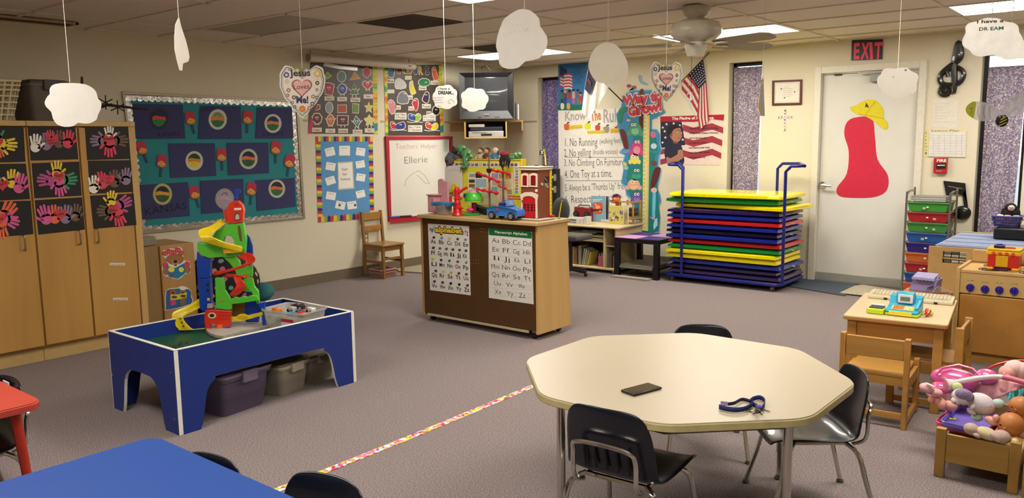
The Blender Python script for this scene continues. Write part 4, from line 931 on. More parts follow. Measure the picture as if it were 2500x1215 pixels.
# ---- colours chart
Z2=ZF(930,150,.15638)
t=poster('colours_chart','dark colours chart with labelled animals above the red framed whiteboard','poster',WA,[(937,160),(1078,158),(1083,331),(941,331)],DKP)
for a in([(937,160),(945,160),(948,331),(941,331)],[(1071,158),(1079,158),(1083,331),(1075,331)]):flat('rainbow_side',WA,a,rb,t,.0035,.0006)
for s,x,y,c,h in(('C',240,190,'#c83a3a',120),('O',330,185,'#d8b02a',110),('L',375,185,'#3a8a3a',120),('O',420,195,'#d8662a',115),('U',510,200,'#2a3a8a',120),('R',590,200,'#c8a82a',120),('S',690,205,'#4a2a5a',125)):
 text(s,WA,Z2([(x,y)])[0],Z2([(x+72,y)])[0],h*.156,EYEW,t,.0035,.05);text(s,WA,Z2([(x+4,y-3)])[0],Z2([(x+68,y-3)])[0],h*.15,M(c,.5),t,.0045,.03)
AN=[('blue_bird',[(130,115),(200,100),(205,180),(185,245),(140,240),(105,200)],'#2a5a8a',(160,130)),('yellow_mouse',[(450,330),(500,310),(505,400),(545,480),(480,510),(455,440)],'#d8c62a',(478,345)),
   ('green_hedgehog',[(590,310),(650,270),(740,285),(760,350),(700,378),(610,370)],'#1f7a42',(705,325)),('orange_mouse',[(800,110),(850,95),(870,190),(900,270),(830,290),(810,200)],'#d8622a',(830,130)),
   ('white_rabbit',[(240,290),(290,270),(370,330),(380,410),(240,420),(225,340)],'#c4c2bc',(285,330)),('gray_whale',[(260,640),(290,500),(370,475),(420,560),(415,650)],'#6f7377',(375,500)),
   ('pink_bird',[(115,640),(160,600),(210,650),(225,760),(170,820),(125,740)],'#c8848c',(155,640)),('red_bird',[(490,650),(530,585),(575,600),(575,720),(540,770),(515,700)],'#b82a34',(535,610)),
   ('purple_skunk',[(660,560),(700,480),(745,500),(745,600),(710,650),(650,600)],'#3a2444',(705,520)),('black_cat',el(862,765,52,68),'#1c181a',(862,750))]
for nm,pts,col,e in AN:fig(WA,t,Z2,.0035,nm,pts,col,'#ddd6c8',1.8,2);eyes(WA,t,Z2,.005,e[0],e[1],8,22)
for nm,pts,c1,c2 in(('mixing_bird',[(150,960),(190,945),(230,1000),(230,1050),(170,1040)],'#b82a3a',0),('mixing_bird',[(235,990),(300,960),(350,945),(378,1000),(350,1050),(240,1055)],'#2a3484',0),
      ('mixing_bird',[(430,830),(470,820),(530,850),(530,920),(440,900)],'#2a4a9a',0),('mixing_bird',[(532,850),(590,815),(622,860),(600,910),(535,930)],'#8ab02a',0),
      ('mixing_bird',[(700,965),(740,955),(790,1000),(780,1050),(715,1030)],'#c83a34',0),('mixing_bird',[(795,1000),(860,960),(890,1000),(870,1050),(790,1060)],'#dcc22a',0)):
 fig(WA,t,Z2,.0035,nm,pts,c1,'#ddd6c8',1.6,2)
 x=sum(p[0]for p in pts)/len(pts);y=pts[1][1]+25;eyes(WA,t,Z2,.005,x,y,8,18)
for x0,x1,y in((140,400,1070),(410,650,945),(680,915,1075)):line('branch',WA,[Z2([(x0,y-5),(x0+60,y+8),(x1-60,y-2),(x1,y+6)])],1.4,EYEW,t,.0052);
for s,x0,x1,y,c,h in(('Blue',108,195,320,'#16141a',34),('Yellow',388,470,268,'#c8c23a',30),('Green',603,700,432,'#16141a',34),('Orange',790,900,348,'#c0522a',34),('White',115,200,480,'#cfc8ba',26),('Gray',402,486,578,'#4a4646',34),('Pink',226,300,735,'#b0525a',34),('Red',440,505,750,'#b02a34',34),
         ('Purple',652,768,715,'#16141a',34),('Black',722,812,828,'#16141a',34)):
 flat('caption_card',WA,Z2(rc(x0-12,y-h-16,x1+10,y+16)),M('#dcd4c6',.5),t,.0035,.0006)
 text(s,WA,Z2([(x0,y)])[0],Z2([(x1,y+(2 if s!='Black' else-30))])[0],h*.156,M(c,.6),t,.0044,.02)
for L_,x0,y0,x1,y1 in((('Red + Blue','= Purple'),215,800,400,905),(('Blue + Yellow','= Green'),425,995,645,1098),(('Red + Yellow','= Orange'),655,838,855,932)):
 flat('caption_card',WA,Z2(rc(x0,y0,x1,y1)),M('#dcd4c6',.5),t,.0035,.0006)
 for k,s in enumerate(L_):text(s,WA,Z2([(x0+14,y0+44+k*44)])[0],Z2([(x1-20,y0+44+k*44)])[0],5,M('#3a2a34',.6)if k==0 else M('#3a2a44',.6),t,.0044,.01)
# ---- projector screen housing
t=thing('projector_screen','white rolled up projector screen hanging on hooks above the two charts','screen',(-6.86,5.9,2.28))
a,b=V((-6.86,5.20,2.352)),V((-6.86,6.68,2.352));G().cyl(a,b,.038,n=16).box(-6.90,-6.86,a.y,b.y,2.352,2.39).build('case',M('#cfc6b6',.4),t)
G().cyl(b,b+V((0,.012,0)),.04,n=16).build('end_cap',M('#8f8878',.4),t);G().cyl(a,a-V((0,.012,0)),.04,n=16).build('end_cap',M('#8f8878',.4),t)
G().box(-6.825,-6.822,6.55,6.60,2.345,2.355).build('maker_plate',M('#2a2624',.5),t)
for y in(5.22,6.60):
 g=G();z=2.385
 while z<2.44:g.tube([V((-6.86,y+.006*math.cos(k*.785),z+.009*math.sin(k*.785)))for k in range(8)],.0018,5,True);z+=.014
 g.build('chain',M('#5a5248',.4,.7),t)['kind']='stuff'
# ---- blue student board
Z3=ZF(660,120,.36214)
t=poster('student_board','blue paper board edged with striped crayon border holding ten small cards','board',WA,Z3([(305,588),(690,588),(700,1138),(322,1168)]),M('#5a96c8',.75))
cols=['#c8303a','#d8c82a','#2a2f8a','#8aa02a','#c8303a','#d87a2a']
def cray(p,q,n,w_,nx_,ny_):
 for i in range(n):
  a=(p[0]+(q[0]-p[0])*i/n,p[1]+(q[1]-p[1])*i/n);b=(p[0]+(q[0]-p[0])*(i+1)/n,p[1]+(q[1]-p[1])*(i+1)/n);k=(i%2)
  o=[a,b,(b[0]+nx_*w_*.85,b[1]+ny_*w_*.85),((a[0]+b[0])/2+nx_*w_*1.1,(a[1]+b[1])/2+ny_*w_*1.1),(a[0]+nx_*w_*.85,a[1]+ny_*w_*.85)]
  flat('border_stripe',WA,Z3(o),M(['#c4323c','#2c2c84','#8fa63a','#d8c83a'][(i*3)%4],.6),t,.0035,.0007)
cray((305,588),(690,588),22,34,0,1);cray((322,1168),(700,1138),18,38,0,-1);cray((306,622),(320,1130),26,32,1,0);cray((690,622),(699,1104),26,28,-1,0)
for k,(x,y,a,w_,h_)in enumerate(((402,692,-14,32,28),(500,684,0,37,33),(608,691,8,30,26),(406,790,10,32,26),(606,776,-10,30,24),(405,886,-18,32,26),(609,864,9,30,25),(408,988,9,32,26),(608,976,-14,30,24),(472,1051,12,32,26),(550,1051,-8,31,26))):
 ca,sa=math.cos(R(a)),math.sin(R(a));P=[(x+u*w_*ca-v_*h_*sa,y+u*w_*sa+v_*h_*ca)for u,v_ in((-1,-1),(1,-1),(1,1),(-1,1))]
 flat('card',WA,Z3(P),PAP,t,.0035,.001);line('lettering',WA,[Z3([(x-w_*.6*ca+h_*.55*sa,y-w_*.6*sa-h_*.55*ca),(x+w_*.5*ca+h_*.55*sa,y+w_*.5*sa-h_*.55*ca)])],.9,M('#8a8c90',.7),t,.0048)
 if k in(9,10):flat('stamp',WA,Z3(rc(x-(12 if k==9 else-14),y-8,x+(2 if k==9 else 28),y+8)),M('#4a4a52',.6),t,.0048,.0005)
flat('title_sheet',WA,Z3([(452,762),(556,755),(567,940),(457,950)]),M('#c8c4a0',.6),t,.0035,.001);flat('title_sheet',WA,Z3([(458,770),(550,763),(559,932),(463,940)]),PAP,t,.0047,.0006)
for s,x0,x1,y in(('Super',482,523,817),('Star',487,517,850),('Students!',474,540,884)):text(s,WA,Z3([(x0,y)])[0],Z3([(x1,y-2)])[0],6,M('#5a5a5a',.6),t,.0056,.01)
# ---- whiteboard with red frame
o_=Z3([(768,586),(1212,588),(1216,1140),(792,1162)]);i_=Z3([(792,610),(1198,603),(1202,1108),(808,1128)])
o_[1]=(1102,333);o_[2]=(1100,531);i_[1]=(1096,339);i_[2]=(1094,522)
t=thing('whiteboard','whiteboard in a thick red wooden frame with a helper name written on it','whiteboard',WA.p(1020,540))
flat('panel',WA,i_,M('#dcd8cc',.18,var=.02,sc_=3),t,.006,.006);ringf(o_,i_,'frame_rail',M('#b02434',.4),0,.026,.003,par=t)
text("Teachers' Helper:",WA,Z3([(845,672)])[0],Z3([(1125,668)])[0],13,M('#b07878',.5),t,.0122,-.012);text('Ellerie',WA,Z3([(905,772)])[0],Z3([(1060,762)])[0],17,M('#6a6670',.5),t,.0122,-.01)
line('scribble',WA,[Z3([(905,925),(915,880),(950,845),(1000,818),(1040,850),(1075,905),(1050,905),(990,848)])],.8,M('#7a767c',.5),t,.0122)
flat('list_sheet',WA,[(1081,340),(1094,340),(1094,371),(1081,372)],M('#d4dccf',.5),t,.0125,.0006)
for k in range(8):line('lettering',WA,[[(1083,343+3.6*k),(1092,343+3.6*k)]],1.0,M('#3a7a5a',.5),t,.0134)
pt=PX(1000,531,XA+.04);
for k,(a,b,c,n_)in enumerate(((952,975,'#4a5a9a','blue'),(977,1003,'#3a1a20','dark red'),(1004,1027,'#c8b8b0','white'))):
 p,q=WA.p(a,530-.06*(a-950),.030),WA.p(b,530-.06*(b-950),.030)
 tag(G().cyl(p,q,.011,n=10).build('marker',M(c,.35)),n_+' dry erase marker on the red frame ledge','marker')
p,q=WA.p(948,533.5,0),WA.p(1098,524,0);z_=min(p.z,q.z)-.016
G().box(XA+.0265,XA+.055,p.y,q.y,z_,z_+.008).build('ledge',M('#b02434',.4),t)
# ---- WALL B -----------------------------------------------------------
Zq=ZF(1340,140,.14815);Za=ZF(1300,130,.30451)
t=poster('pledge_poster','blue pledge poster with a drawn flag and a row of children, beside the left window','poster',WB,[(1363,155),(1435,149),(1434,268),(1363,269)],M('#2f74ac',.45))
flat('grass',WB,Zq(sm([(160,868),(165,790),(300,765),(450,790),(620,770),(630,860)],2)[:24]),M('#1f6a42',.6),t,.0035,.0005)
flat('flag_canton',WB,Zq([(185,140),(295,205),(300,270),(240,300),(185,310)]),M('#26305a',.5),t,.0042,.0005)
for k in range(7):
 y=310+k*24;flat('flag_stripe',WB,Zq([(185,y),(250,y+30),(262,y+52),(185,y+22)]),M('#b83a44' if k%2==0 else '#e0d4cc',.5),t,.0042,.0005)
for k in range(10):
 y=262+k*25;flat('flag_stripe',WB,Zq([(248,y+8),(340,y),(385,y+20),(385,y+44),(340,y+25),(256,y+33)]),M('#b83a44' if k%2==0 else '#e0d4cc',.5),t,.0048,.0005)
for k,(x,c,sk)in enumerate(((218,'#2f7a5a','#6a4a3a'),(270,'#7a3a34','#d0a088'),(340,'#a83a3a','#6a4030'),(408,'#c8a49a','#d8a890'),(478,'#5a6a7a','#7a5040'),(525,'#b83434','#c89078'))):
 y=560+(10 if k in(0,2)else 0)+(45 if k==5 else 0)
 flat('child_torso',WB,Zq(rc(x-24,y+25,x+24,y+115)),M(c,.6),t,.0042+.0003*k,.0005);flat('child_legs',WB,Zq(rc(x-20,y+112,x+20,y+200-(40 if k==5 else 0))),M(['#3a3a2a','#2a4488','#3a74b8','#c85a94','#8a6a4a','#9a6a4a'][k],.6),t,.0042+.0003*k,.0005)
 flat('child_face',WB,Zq(el(x,y,22,30,12)),M(sk,.6),t,.0049+.0003*k,.0005);flat('child_hair',WB,Zq(el(x,y-18,24,18,10)),M(['#1f1815','#b08a5a','#1a1412','#241814','#1a1412','#2a1a14'][k],.7),t,.0055+.0003*k,.0005)
for x,c in((225,'#d8d4c8'),(325,'#c89a80')):flat('small_dog',WB,Zq(sm([(x-30,770),(x-5,750),(x+25,775),(x+22,850),(x-25,850)],2)),M(c,.6),t,.0065,.0006)
for k,(s,x0,x1)in enumerate((('THE PLEDGE OF ALLEGIANCE',275,600),('I pledge allegiance',400,560),('to the flag',440,520),('of the United States of America',350,612),('and to the Republic',405,565),('for which it stands,',405,560),('one nation under God,',385,575),('indivisible,',445,525),('with liberty',440,535),('and justice for all.',405,560))):
 y=160+k*30;text(s,WB,Zq([(x0,y)])[0],Zq([(x1,y-4)])[0],2.8,M('#173a66',.6),t,.0042,.01)
# rules chart
t=poster('rules_chart','tall white handwritten class rules chart with paper apples under its title','poster',WB,[(1363,269.5),(1434.5,268.8),(1534,262),(1533,532),(1365,545)],M('#e4dfd4',.65))
PEN=M('#45403c',.7);OG=M('#c8763a',.6);GR=M('#a8a29a',.6)
def T(s,x0,y0,x1,y1,h,mat=PEN,wt=-.006,off=.0035):text(s,WB,Za([(x0,y0)])[0],Za([(x1,y1)])[0],h*.30451,mat,t,off,wt)
T('Know',262,540,430,532,72,GR,.02);T('The',470,545,552,530,78,OG,.03);T('Rules',570,555,745,545,105,GR,.02)
for s,x0,y0,x1,y1,h in(('1. No Running',262,745,520,742,66),('(walking feet)',540,725,710,718,42),('2. No yelling',255,830,470,822,62),('(Inside voices)',485,812,682,806,42),('3. No Climbing On Furniture',255,905,735,898,56),('4. One Toy at a time.',258,1000,640,990,62),
        ('5. Always be a "Thumbs Up" friend',262,1105,770,1088,54),('6. Respect others',262,1200,625,1190,58)):T(s,x0,y0,x1,y1,h)
for y,x1 in((832,730),(1020,735)):line('rule_line',WB,[Za([(262,y),(x1,y+2)])],.9,PEN,t,.0035)
for x,y,c,hh in((275,590,'#d0603a',1),(443,585,'#d4d82a',1.1),(523,600,'#c8402f',.9),(592,612,'#9a9280',1.1),(677,610,'#c8342f',.8)):
 flat('paper_apple',WB,Za(sm([(x-22*hh,y-18),(x,y-24),(x+22*hh,y-18),(x+18*hh,y+20),(x,y+26),(x-18*hh,y+20)],3)),M(c,.6),t,.0037,.001);line('apple_stem',WB,[Za([(x,y-22),(x+8,y-40)])],1.5,M('#4a3a22',.6),t,.005);flat('apple_leaf',WB,Za(el(x+12,y-34,12,6,8,-.5)),M('#2f5a2a',.6),t,.005,.0005)
for pts in([(292,580),(398,570),(402,598),(296,612)],[(440,622),(580,615),(582,640),(440,646)],[(625,602),(690,600),(690,638),(625,640)]):
 flat('paper_worm',WB,Za(pts),M('#dcc02f',.6),t,.0041,.001);P=Za(pts);n=8
 for k in range(n):x=P[0][0]+(P[1][0]-P[0][0])*(k+.5)/n;y=(P[0][1]+P[3][1])/2;line('worm_mark',WB,[[(x-1,y-2.5),(x+1,y+2.5)]],.7,M('#a8742a',.6),t,.0053)
# Way to Grow chart
Zg=ZF(1490,280,.24691)
wt=thing('growth_chart','tall teal height chart with stacked cartoon frogs and a yellow ruler','poster',WB.p(1580,565));t=wt
def FG(name,pts,col,off,edge=None,grow=2,s=3):return fig(WB,t,Zg,off,name,pts,col,edge,grow,s)
FG('board',[(110,-75),(125,-180),(210,-235),(400,-240),(500,-190),(520,-60),(545,-20),(470,20),(410,50),(410,145),(460,150),(492,200),(488,290),(505,345),(478,400),(470,500),(497,545),(490,600),(462,720),(492,790),(500,850),(478,900),(492,1000),(480,1155),(300,1160),(228,1140),(250,900),(215,830),(160,790),(150,700),(110,670),(135,540),(128,470),(150,400),(92,372),(140,330),(110,240),(85,150),(70,60),(60,0)],'#3f84b0',.006,'#7fb4d0',2.5,1)
FG('jungle',[(300,100),(420,160),(470,340),(440,420),(470,760),(470,1140),(250,1140),(240,900),(180,760),(170,540),(210,300)],'#1f7a78',.0085)
FG('tree_trunk',[(290,-235),(330,-240),(335,-60),(330,120),(288,110),(285,-80)],'#5a2a20',.0088)
FG('branch_left',[(92,160),(125,142),(160,200),(180,330),(140,330),(118,250)],'#6a2f24',.0090);FG('branch_right',[(440,530),(490,520),(495,560),(445,700),(398,735),(405,640)],'#5a2420',.0090)
FG('waterfall',[(420,770),(450,770),(440,1000),(415,1020)],'#6fc0d8',.0092);FG('diamond',[(440,1030),(465,1020),(468,1090),(430,1140),(425,1090)],'#a8d4e0',.0093,None,1,1)
FR=[('green_frog',(245,145),62,70,'#4f9a72','#7fc09a',(232,98)),('pink_newt',(262,330),58,80,'#c8487a','#e090a8',(268,268)),('yellow_frog',(240,435),45,55,'#e0d078','#e8e03a',(238,415)),
   ('teal_frog',(258,590),75,60,'#1f8068','#3a9a84',(262,550)),('tan_frog',(232,690),62,55,'#dca884','#e8c0a0',(228,668)),('purple_lizard',(262,820),48,62,'#6a549a','#8a78b4',(262,785)),('blue_toad',(272,1090),45,50,'#1f4a9a','#3f6ab8',(265,1055))]
for nm,(x,y),rx,ry,c1,c2,(ex,ey)in FR:
 o=.0100
 for s in(-1,1):FG('leg',el(x+s*rx*.95,y+ry*.55,rx*.42,ry*.42,10),c1,o-.0006,None,1,1)
 FG(nm,el(x,y,rx,ry,14),c1,o,'#1a3a3a',.5,1);FG('belly',el(x,y+ry*.25,rx*.6,ry*.5,12),c2,o+.0015,None,1,1);FG('head',el(ex,ey+14,rx*.62,26,12),c1,o+.0018,None,1,1);eyes(WB,t,Zg,o+.0032,ex,ey,12,28)
for nm,pts,c in(('hanging_frog',[(75,20),(95,-60),(160,-80),(170,-40),(130,-20),(120,40),(110,80),(80,75)],'#2a7a5a'),('blue_bird',[(95,370),(130,350),(185,340),(180,375),(130,385)],'#6a9ac0'),('flower',[(395,180),(420,160),(455,190),(440,225),(410,225)],'#c86a94'),('white_flower',el(430,310,30,28,10),'#bcd4dc'),('brown_bug',el(430,478,30,26,10),'#6a4434'),('pink_mouse',el(432,745,30,26,10),'#e0b4ac'),('bee',el(180,55,20,12,10),'#d8b090'),
       ('leaf_big',[(390,345),(450,355),(505,345),(470,385),(400,370)],'#2a8a8a'),('dragonfly',[(390,1005),(430,1020),(445,975),(440,1030),(420,1035)],'#c8a0c0'),('small_fish',[(130,465),(160,480),(158,505),(132,500)],'#c8cc3a'),('dots_frog',el(155,525,24,20,10),'#8fb8b0')):
 FG(nm,pts,c,.0105,None,1,2)
flat('ruler',WB,Zg([(330,5),(390,5),(375,1150),(317,1145)]),M('#d8cf86',.5),t,.0135,.002)
g=G()
for k in range(90):y=16+k*12.5;x=386-k*.165;g.prism([WB.p(*q,.0158)for q in Zg([(x-(22 if k%5==0 else 12),y),(x,y),(x,y+2.4),(x-(22 if k%5==0 else 12),y+2.4)])],WB.n*.0004)
g.build('tick_mark',M('#b8642f',.6),t,flat=True)['kind']='stuff'
g=G()
for k in range(28):y=30+k*40;x=336-k*.45;g.prism([WB.p(*q,.0158)for q in Zg([(x,y),(x+12,y),(x+12,y+6),(x,y+6)])],WB.n*.0004)
g.build('number_mark',M('#5a5a3a',.6),t,flat=True)['kind']='stuff'
RDT=M('#c23a4c',.5);CRM=M('#e8cfc4',.5)
for s,a,b,h in(('Way to',(1520,257),(1618,243),22),('Grow!',(1534,284),(1617,268),22)):
 text(s,WB,(a[0]-1,a[1]+1),(b[0]+1,b[1]+1),h+2,CRM,wt,.0150,.11);text(s,WB,a,b,h,RDT,wt,.0165,.055)
# stickers
t=thing('wall_sticker','little blue boot sticker above the height chart','sticker',WB.p(1575,207));FG('boot',[(275,-385),(315,-385),(320,-335),(370,-310),(375,-290),(330,-295),(290,-320)],'#8fa8b8',.001,'#d8d8d0',1.2,2)
t=thing('wall_sticker','small red and green bug sticker above the height chart','sticker',WB.p(1542,222))
for x,y,c in((185,-285,'#9a3a4a'),(235,-270,'#a84454'),(205,-255,'#d8d0c8'),(215,-245,'#6a8a84')):FG('wing',el(x,y,22,16,10),c,.001,'#7a9a8c',1,1)
# flags
def pole(t,p,q,r,mat):return G().cyl(p,q,r,n=8).build('pole',mat,t)
CF_=Fr((0,YB-.28,0),(0.05,-1,0));FW=M('#ddd8cf',.75,tl=.2);t=thing('church_flag','white and navy flag hanging from a dark pole over the rules chart','flag',WB.p(1470,300,.28))
def cloth(name,fr,quadtop,quadbot,mat,t,n=10,wave=.012,ph=0,k=2.2,off=0):
 """cloth strip between two polylines (top and bottom) of image points"""
 def at(P,s):
  s*=len(P)-1;i=min(int(s),len(P)-2);f=s-i;return(P[i][0]+(P[i+1][0]-P[i][0])*f,P[i][1]+(P[i+1][1]-P[i][1])*f)
 vs_=[];fs=[];m=8
 for i in range(n+1):
  a,b=at(quadtop,i/n),at(quadbot,i/n)
  for j in range(m+1):
   s=j/m;q=(a[0]+(b[0]-a[0])*s,a[1]+(b[1]-a[1])*s);vs_.append(fr.p(q[0],q[1],off+wave*math.sin(q[0]*.13*k+q[1]*.03+ph)))
 for i in range(n):
  for j in range(m):q=i*(m+1)+j;fs.append((q,q+1,q+m+2,q+m+1))
 return G().add(vs_,fs).build(name,mat,t,ang=80)
cloth('cloth',CF_,Zq([(585,540),(640,200),(700,190),(800,330),(990,490)]),Zq([(540,900),(600,960),(665,1010),(760,860),(810,790)]),FW,t,18,.015)
cloth('navy_canton',CF_,Zq([(590,525),(625,320),(655,170)]),Zq([(670,612),(715,520),(765,400)]),M('#1c1a34',.75),t,8,.004,0,1,.022)
flat('red_cross',CF_,Zq([(630,370),(655,340),(700,420),(690,470)]),M('#5a1a2c',.7),t,.030,.001)
pole(t,CF_.p(1437,165,-.02),WB.p(1519,247,.02),.007,M('#2a241c',.5))
AF=Fr((0,YB-.22,0),(-.05,-1,0));Zf=ZF(1500,140,.22222);t=thing('american_flag','american flag hanging from a short pole left of the middle window','flag',AF.p(1700,318))
pole(t,AF.p(1729,131,-.015),WB.p(1648,215,.02),.006,M('#6a5426',.4));G().cyl(AF.p(1729,131,-.015),AF.p(1733,127,-.015),.01,.001,n=8).build('finial',M('#8a6a2a',.4,.6),t)
FRD=M('#a8303c',.75);FWH=M('#e0d8cc',.75,tl=.15)
cloth('canton',AF,Zf([(975,25),(890,105),(805,185)]),Zf([(1008,268),(968,300),(930,345)]),M('#1c1c3a',.75),t,10,.006,0,1,.004)
def lerp2(a,b,s):return(a[0]+(b[0]-a[0])*s,a[1]+(b[1]-a[1])*s)
for k in range(6):
 m_=FRD if k%2==0 else FWH;A0,A1=(815,192),(688,342);B0,B1=(930,375),(905,660)
 a,b,c,d=lerp2(A0,A1,k/6),lerp2(A0,A1,(k+1)/6),lerp2(B0,B1,k/6),lerp2(B0,B1,(k+1)/6)
 ab,cd_=lerp2(a,c,.5),lerp2(b,d,.5);ab=(ab[0]+18,ab[1]-6);cd_=(cd_[0]+14,cd_[1]-6)
 cloth('stripe',AF,Zf([a,ab,c]),Zf([b,cd_,d]),m_,t,8,.008,1)
for k in range(7):
 m_=FRD if k%2==0 else FWH;A0,A1=(930,345),(1010,268);B0,B1=(912,650),(1040,668);C0,C1=(938,800),(1040,690)
 a,b=lerp2(A0,A1,k/7),lerp2(A0,A1,(k+1)/7);c,d=lerp2(B0,B1,k/7),lerp2(B0,B1,(k+1)/7);e_,f_=lerp2(C0,C1,k/7),lerp2(C0,C1,(k+1)/7)
 cloth('stripe',AF,Zf([a,c,e_]),Zf([b,d,f_]),m_,t,8,.006,2,1,.004)
def star(x,y,r,n=5):return[(x+(r if k%2==0 else r*.42)*math.sin(k*math.pi/n),y-(r if k%2==0 else r*.42)*math.cos(k*math.pi/n))for k in range(2*n)]
ST=[]
for i in range(7):
 for j in range(6):
  u,v_=(i+.6)/7.3,(j+.6)/6.4;a=lerp2((975,25),(805,185),v_);b=lerp2((1008,268),(930,345),v_);p=lerp2(a,b,u*.97);ST.append(Zf(star(p[0],p[1],8.5)))
flat('stars',AF,ST,EYEW,t,.014,.0008)['kind']='stuff'
# pledge poster with child
t=poster('pledge_poster','flag striped pledge poster with a photo of a child, below the american flag','poster',WB,Za([(1025,507),(1538,490),(1500,898),(1025,888)]),M('#dcc8c0',.5))
for k in range(3):
 y0=590+k*102;P=[(1205,y0-20),(1290,y0+5),(1380,y0-15),(1440,y0-30),(1530-k*8,y0+5),(1528-k*8,y0+52),(1440,y0+22),(1380,y0+35),(1290,y0+58),(1205,y0+30)]
 flat('red_stripe',WB,Za(P),M('#9a3440',.5),t,.0035,.0005)
for k in range(2):flat('red_stripe',WB,Za([(1025,770+k*80),(1080,760+k*80),(1080,800+k*80),(1025,812+k*80)]),M('#9a3440',.5),t,.0035,.0005)
flat('navy_field',WB,Za([(1027,545),(1195,542),(1225,735),(1120,745),(1027,760)]),M('#23223c',.5),t,.0038,.0005)
for x,y in((1075,568),(1045,595),(1132,562),(1180,578),(1060,625),(1190,640),(1205,692),(1042,715),(1065,675)):flat('star',WB,Za(star(x,y,12)),EYEW,t,.0044,.0005)
flat('banner',WB,Za([(1025,507),(1538,490),(1532,540),(1440,528),(1300,550),(1025,548)]),M('#a81c30',.45),t,.0042,.0006)
text('The Pledge of Allegiance',WB,Za([(1116,533)])[0],Za([(1452,526)])[0],6.5,EYEW,t,.0052,.03)
SKN=M('#a9745e',.6)
flat('shirt',WB,Za(sm([(1062,760),(1100,712),(1150,705),(1190,735),(1205,790),(1210,888),(1095,888),(1062,830)],3)),M('#22243a',.6),t,.0048,.0006)
flat('neck',WB,Za([(1120,680),(1165,690),(1165,725),(1130,722)]),M('#7a4c3c',.6),t,.0052,.0006)
flat('face',WB,Za(sm([(1095,640),(1105,598),(1150,583),(1185,600),(1192,640),(1200,660),(1188,690),(1165,710),(1130,700),(1105,670)],3)),SKN,t,.0058,.0006)
flat('hair',WB,Za(sm([(1088,650),(1085,600),(1120,575),(1170,575),(1188,595),(1150,602),(1125,620),(1112,655)],3)),M('#20161a',.7),t,.0065,.0006)
flat('ear',WB,Za(el(1112,655,10,15,10)),M('#7a4a3c',.6),t,.0072,.0005);flat('eye',WB,Za(el(1168,632,7,4,8)),EYEW,t,.0066,.0004);flat('pupil',WB,Za(el(1170,632,3.5,4,8)),EYEB,t,.0071,.0004)
line('eyebrow',WB,[Za([(1155,618),(1168,613),(1182,618)])],1.0,M('#2a1a18',.6),t,.0066);line('mouth',WB,[Za([(1166,680),(1180,676),(1188,680)])],1.1,M('#6a2f2c',.6),t,.0066);line('nose',WB,[Za([(1186,640),(1193,658),(1183,662)])],.6,M('#6a4030',.6),t,.0066)
flat('arm',WB,Za(sm([(1075,830),(1110,840),(1180,800),(1205,820),(1150,885),(1085,888)],3)),SKN,t,.0056,.0006);flat('hand',WB,Za(sm([(1165,800),(1170,775),(1200,775),(1212,820),(1195,850),(1175,840)],3)),SKN,t,.0063,.0006)
for s,x0,x1,y in(('I pledge allegiance to the Flag',1257,1488,608),('of the United States of America',1257,1490,645),('and to the Republic',1255,1402,685),('for which it stands,',1253,1400,724),('one Nation under God,',1253,1422,763),('indivisible, with liberty',1253,1422,801),('and justice for all.',1253,1388,840)):
 text(s,WB,Za([(x0,y)])[0],Za([(x1,y-3)])[0],3.6,M('#2c2428',.6),t,.0060,.022)
# certificate, cross, EXIT
Zd=ZF(1800,80,.36206)
o_=Zd([(238,323),(440,314),(437,484),(237,490)]);i_=Zd([(252,334),(426,327),(423,471),(250,476)])
t=thing('framed_certificate','certificate in a reddish brown wooden frame left of the door','picture',WB.p(1922,257));flat('certificate',WB,i_,M('#cfc9ba',.4,var=.08,sc_=40),t,.004,.004);ringf(o_,i_,'frame_rail',M('#5c2c1c',.35,wood=2),0,.018,.003,WB,par=t)
flat('paper',WB,Zd([(262,345),(415,338),(412,462),(260,466)]),M('#ded8ca',.5),t,.0082,.0005)
for x,y in((296,378),(386,398),(319,438)):flat('star',WB,Zd(star(x,y,8)),M('#4a403c',.5),t,.009,.0004)
for y,a,b in((365,315,352),(378,300,375),(392,300,370),(405,310,365),(418,300,372),(430,330,360)):line('lettering',WB,[Zd([(a,y),(b,y-1)])],.55,M('#8a8478',.5),t,.0088)
t=thing('tile_cross','small cross made of white letter tiles under the certificate','cross',WB.p(1916,320))
for i,(x,y,s,c)in enumerate([(322,524,'I',0),(321,546,'','#a8303a'),(321,566,'','#a8a23a'),(320,587,'','#3a3a9a'),(319,608,'N',0),(319,629,'','#c8b83a'),(319,651,'J',0),(279,567,'J',0),(300,566,'E',0),(343,566,'U',0),(365,566,'S',0)]):
 b=flat('letter_tile',WB,Zd(rc(x-10,y-10,x+10,y+10)),M('#dcd6cc',.4),t,.001,.006)
 if s:text(s,WB,Zd([(x-4,y+6)])[0],Zd([(x+4,y+6)])[0],4,INK,t,.0073,.03)
 else:flat('heart_mark',WB,[p for p in heart(*Zd([(x,y)])[0],4.6)],M(c,.5),t,.0073,.0005)
t=poster('exit_sign','red EXIT sign on black above the white door','sign',WB,Zd([(775,52),(982,44),(978,178),(770,187)]),M('#1d1413',.4),.001,.012)
for s,x0,x1 in(('E',785,822),('X',830,888),('I',896,915),('T',921,975)):
 text(s,WB,Zd([(x0,176-(x0-785)*.03)])[0],Zd([(x1,173-(x0-785)*.03)])[0],37,M('#f0455c',.5),t,.0135,.035 if s!='I' else .05)
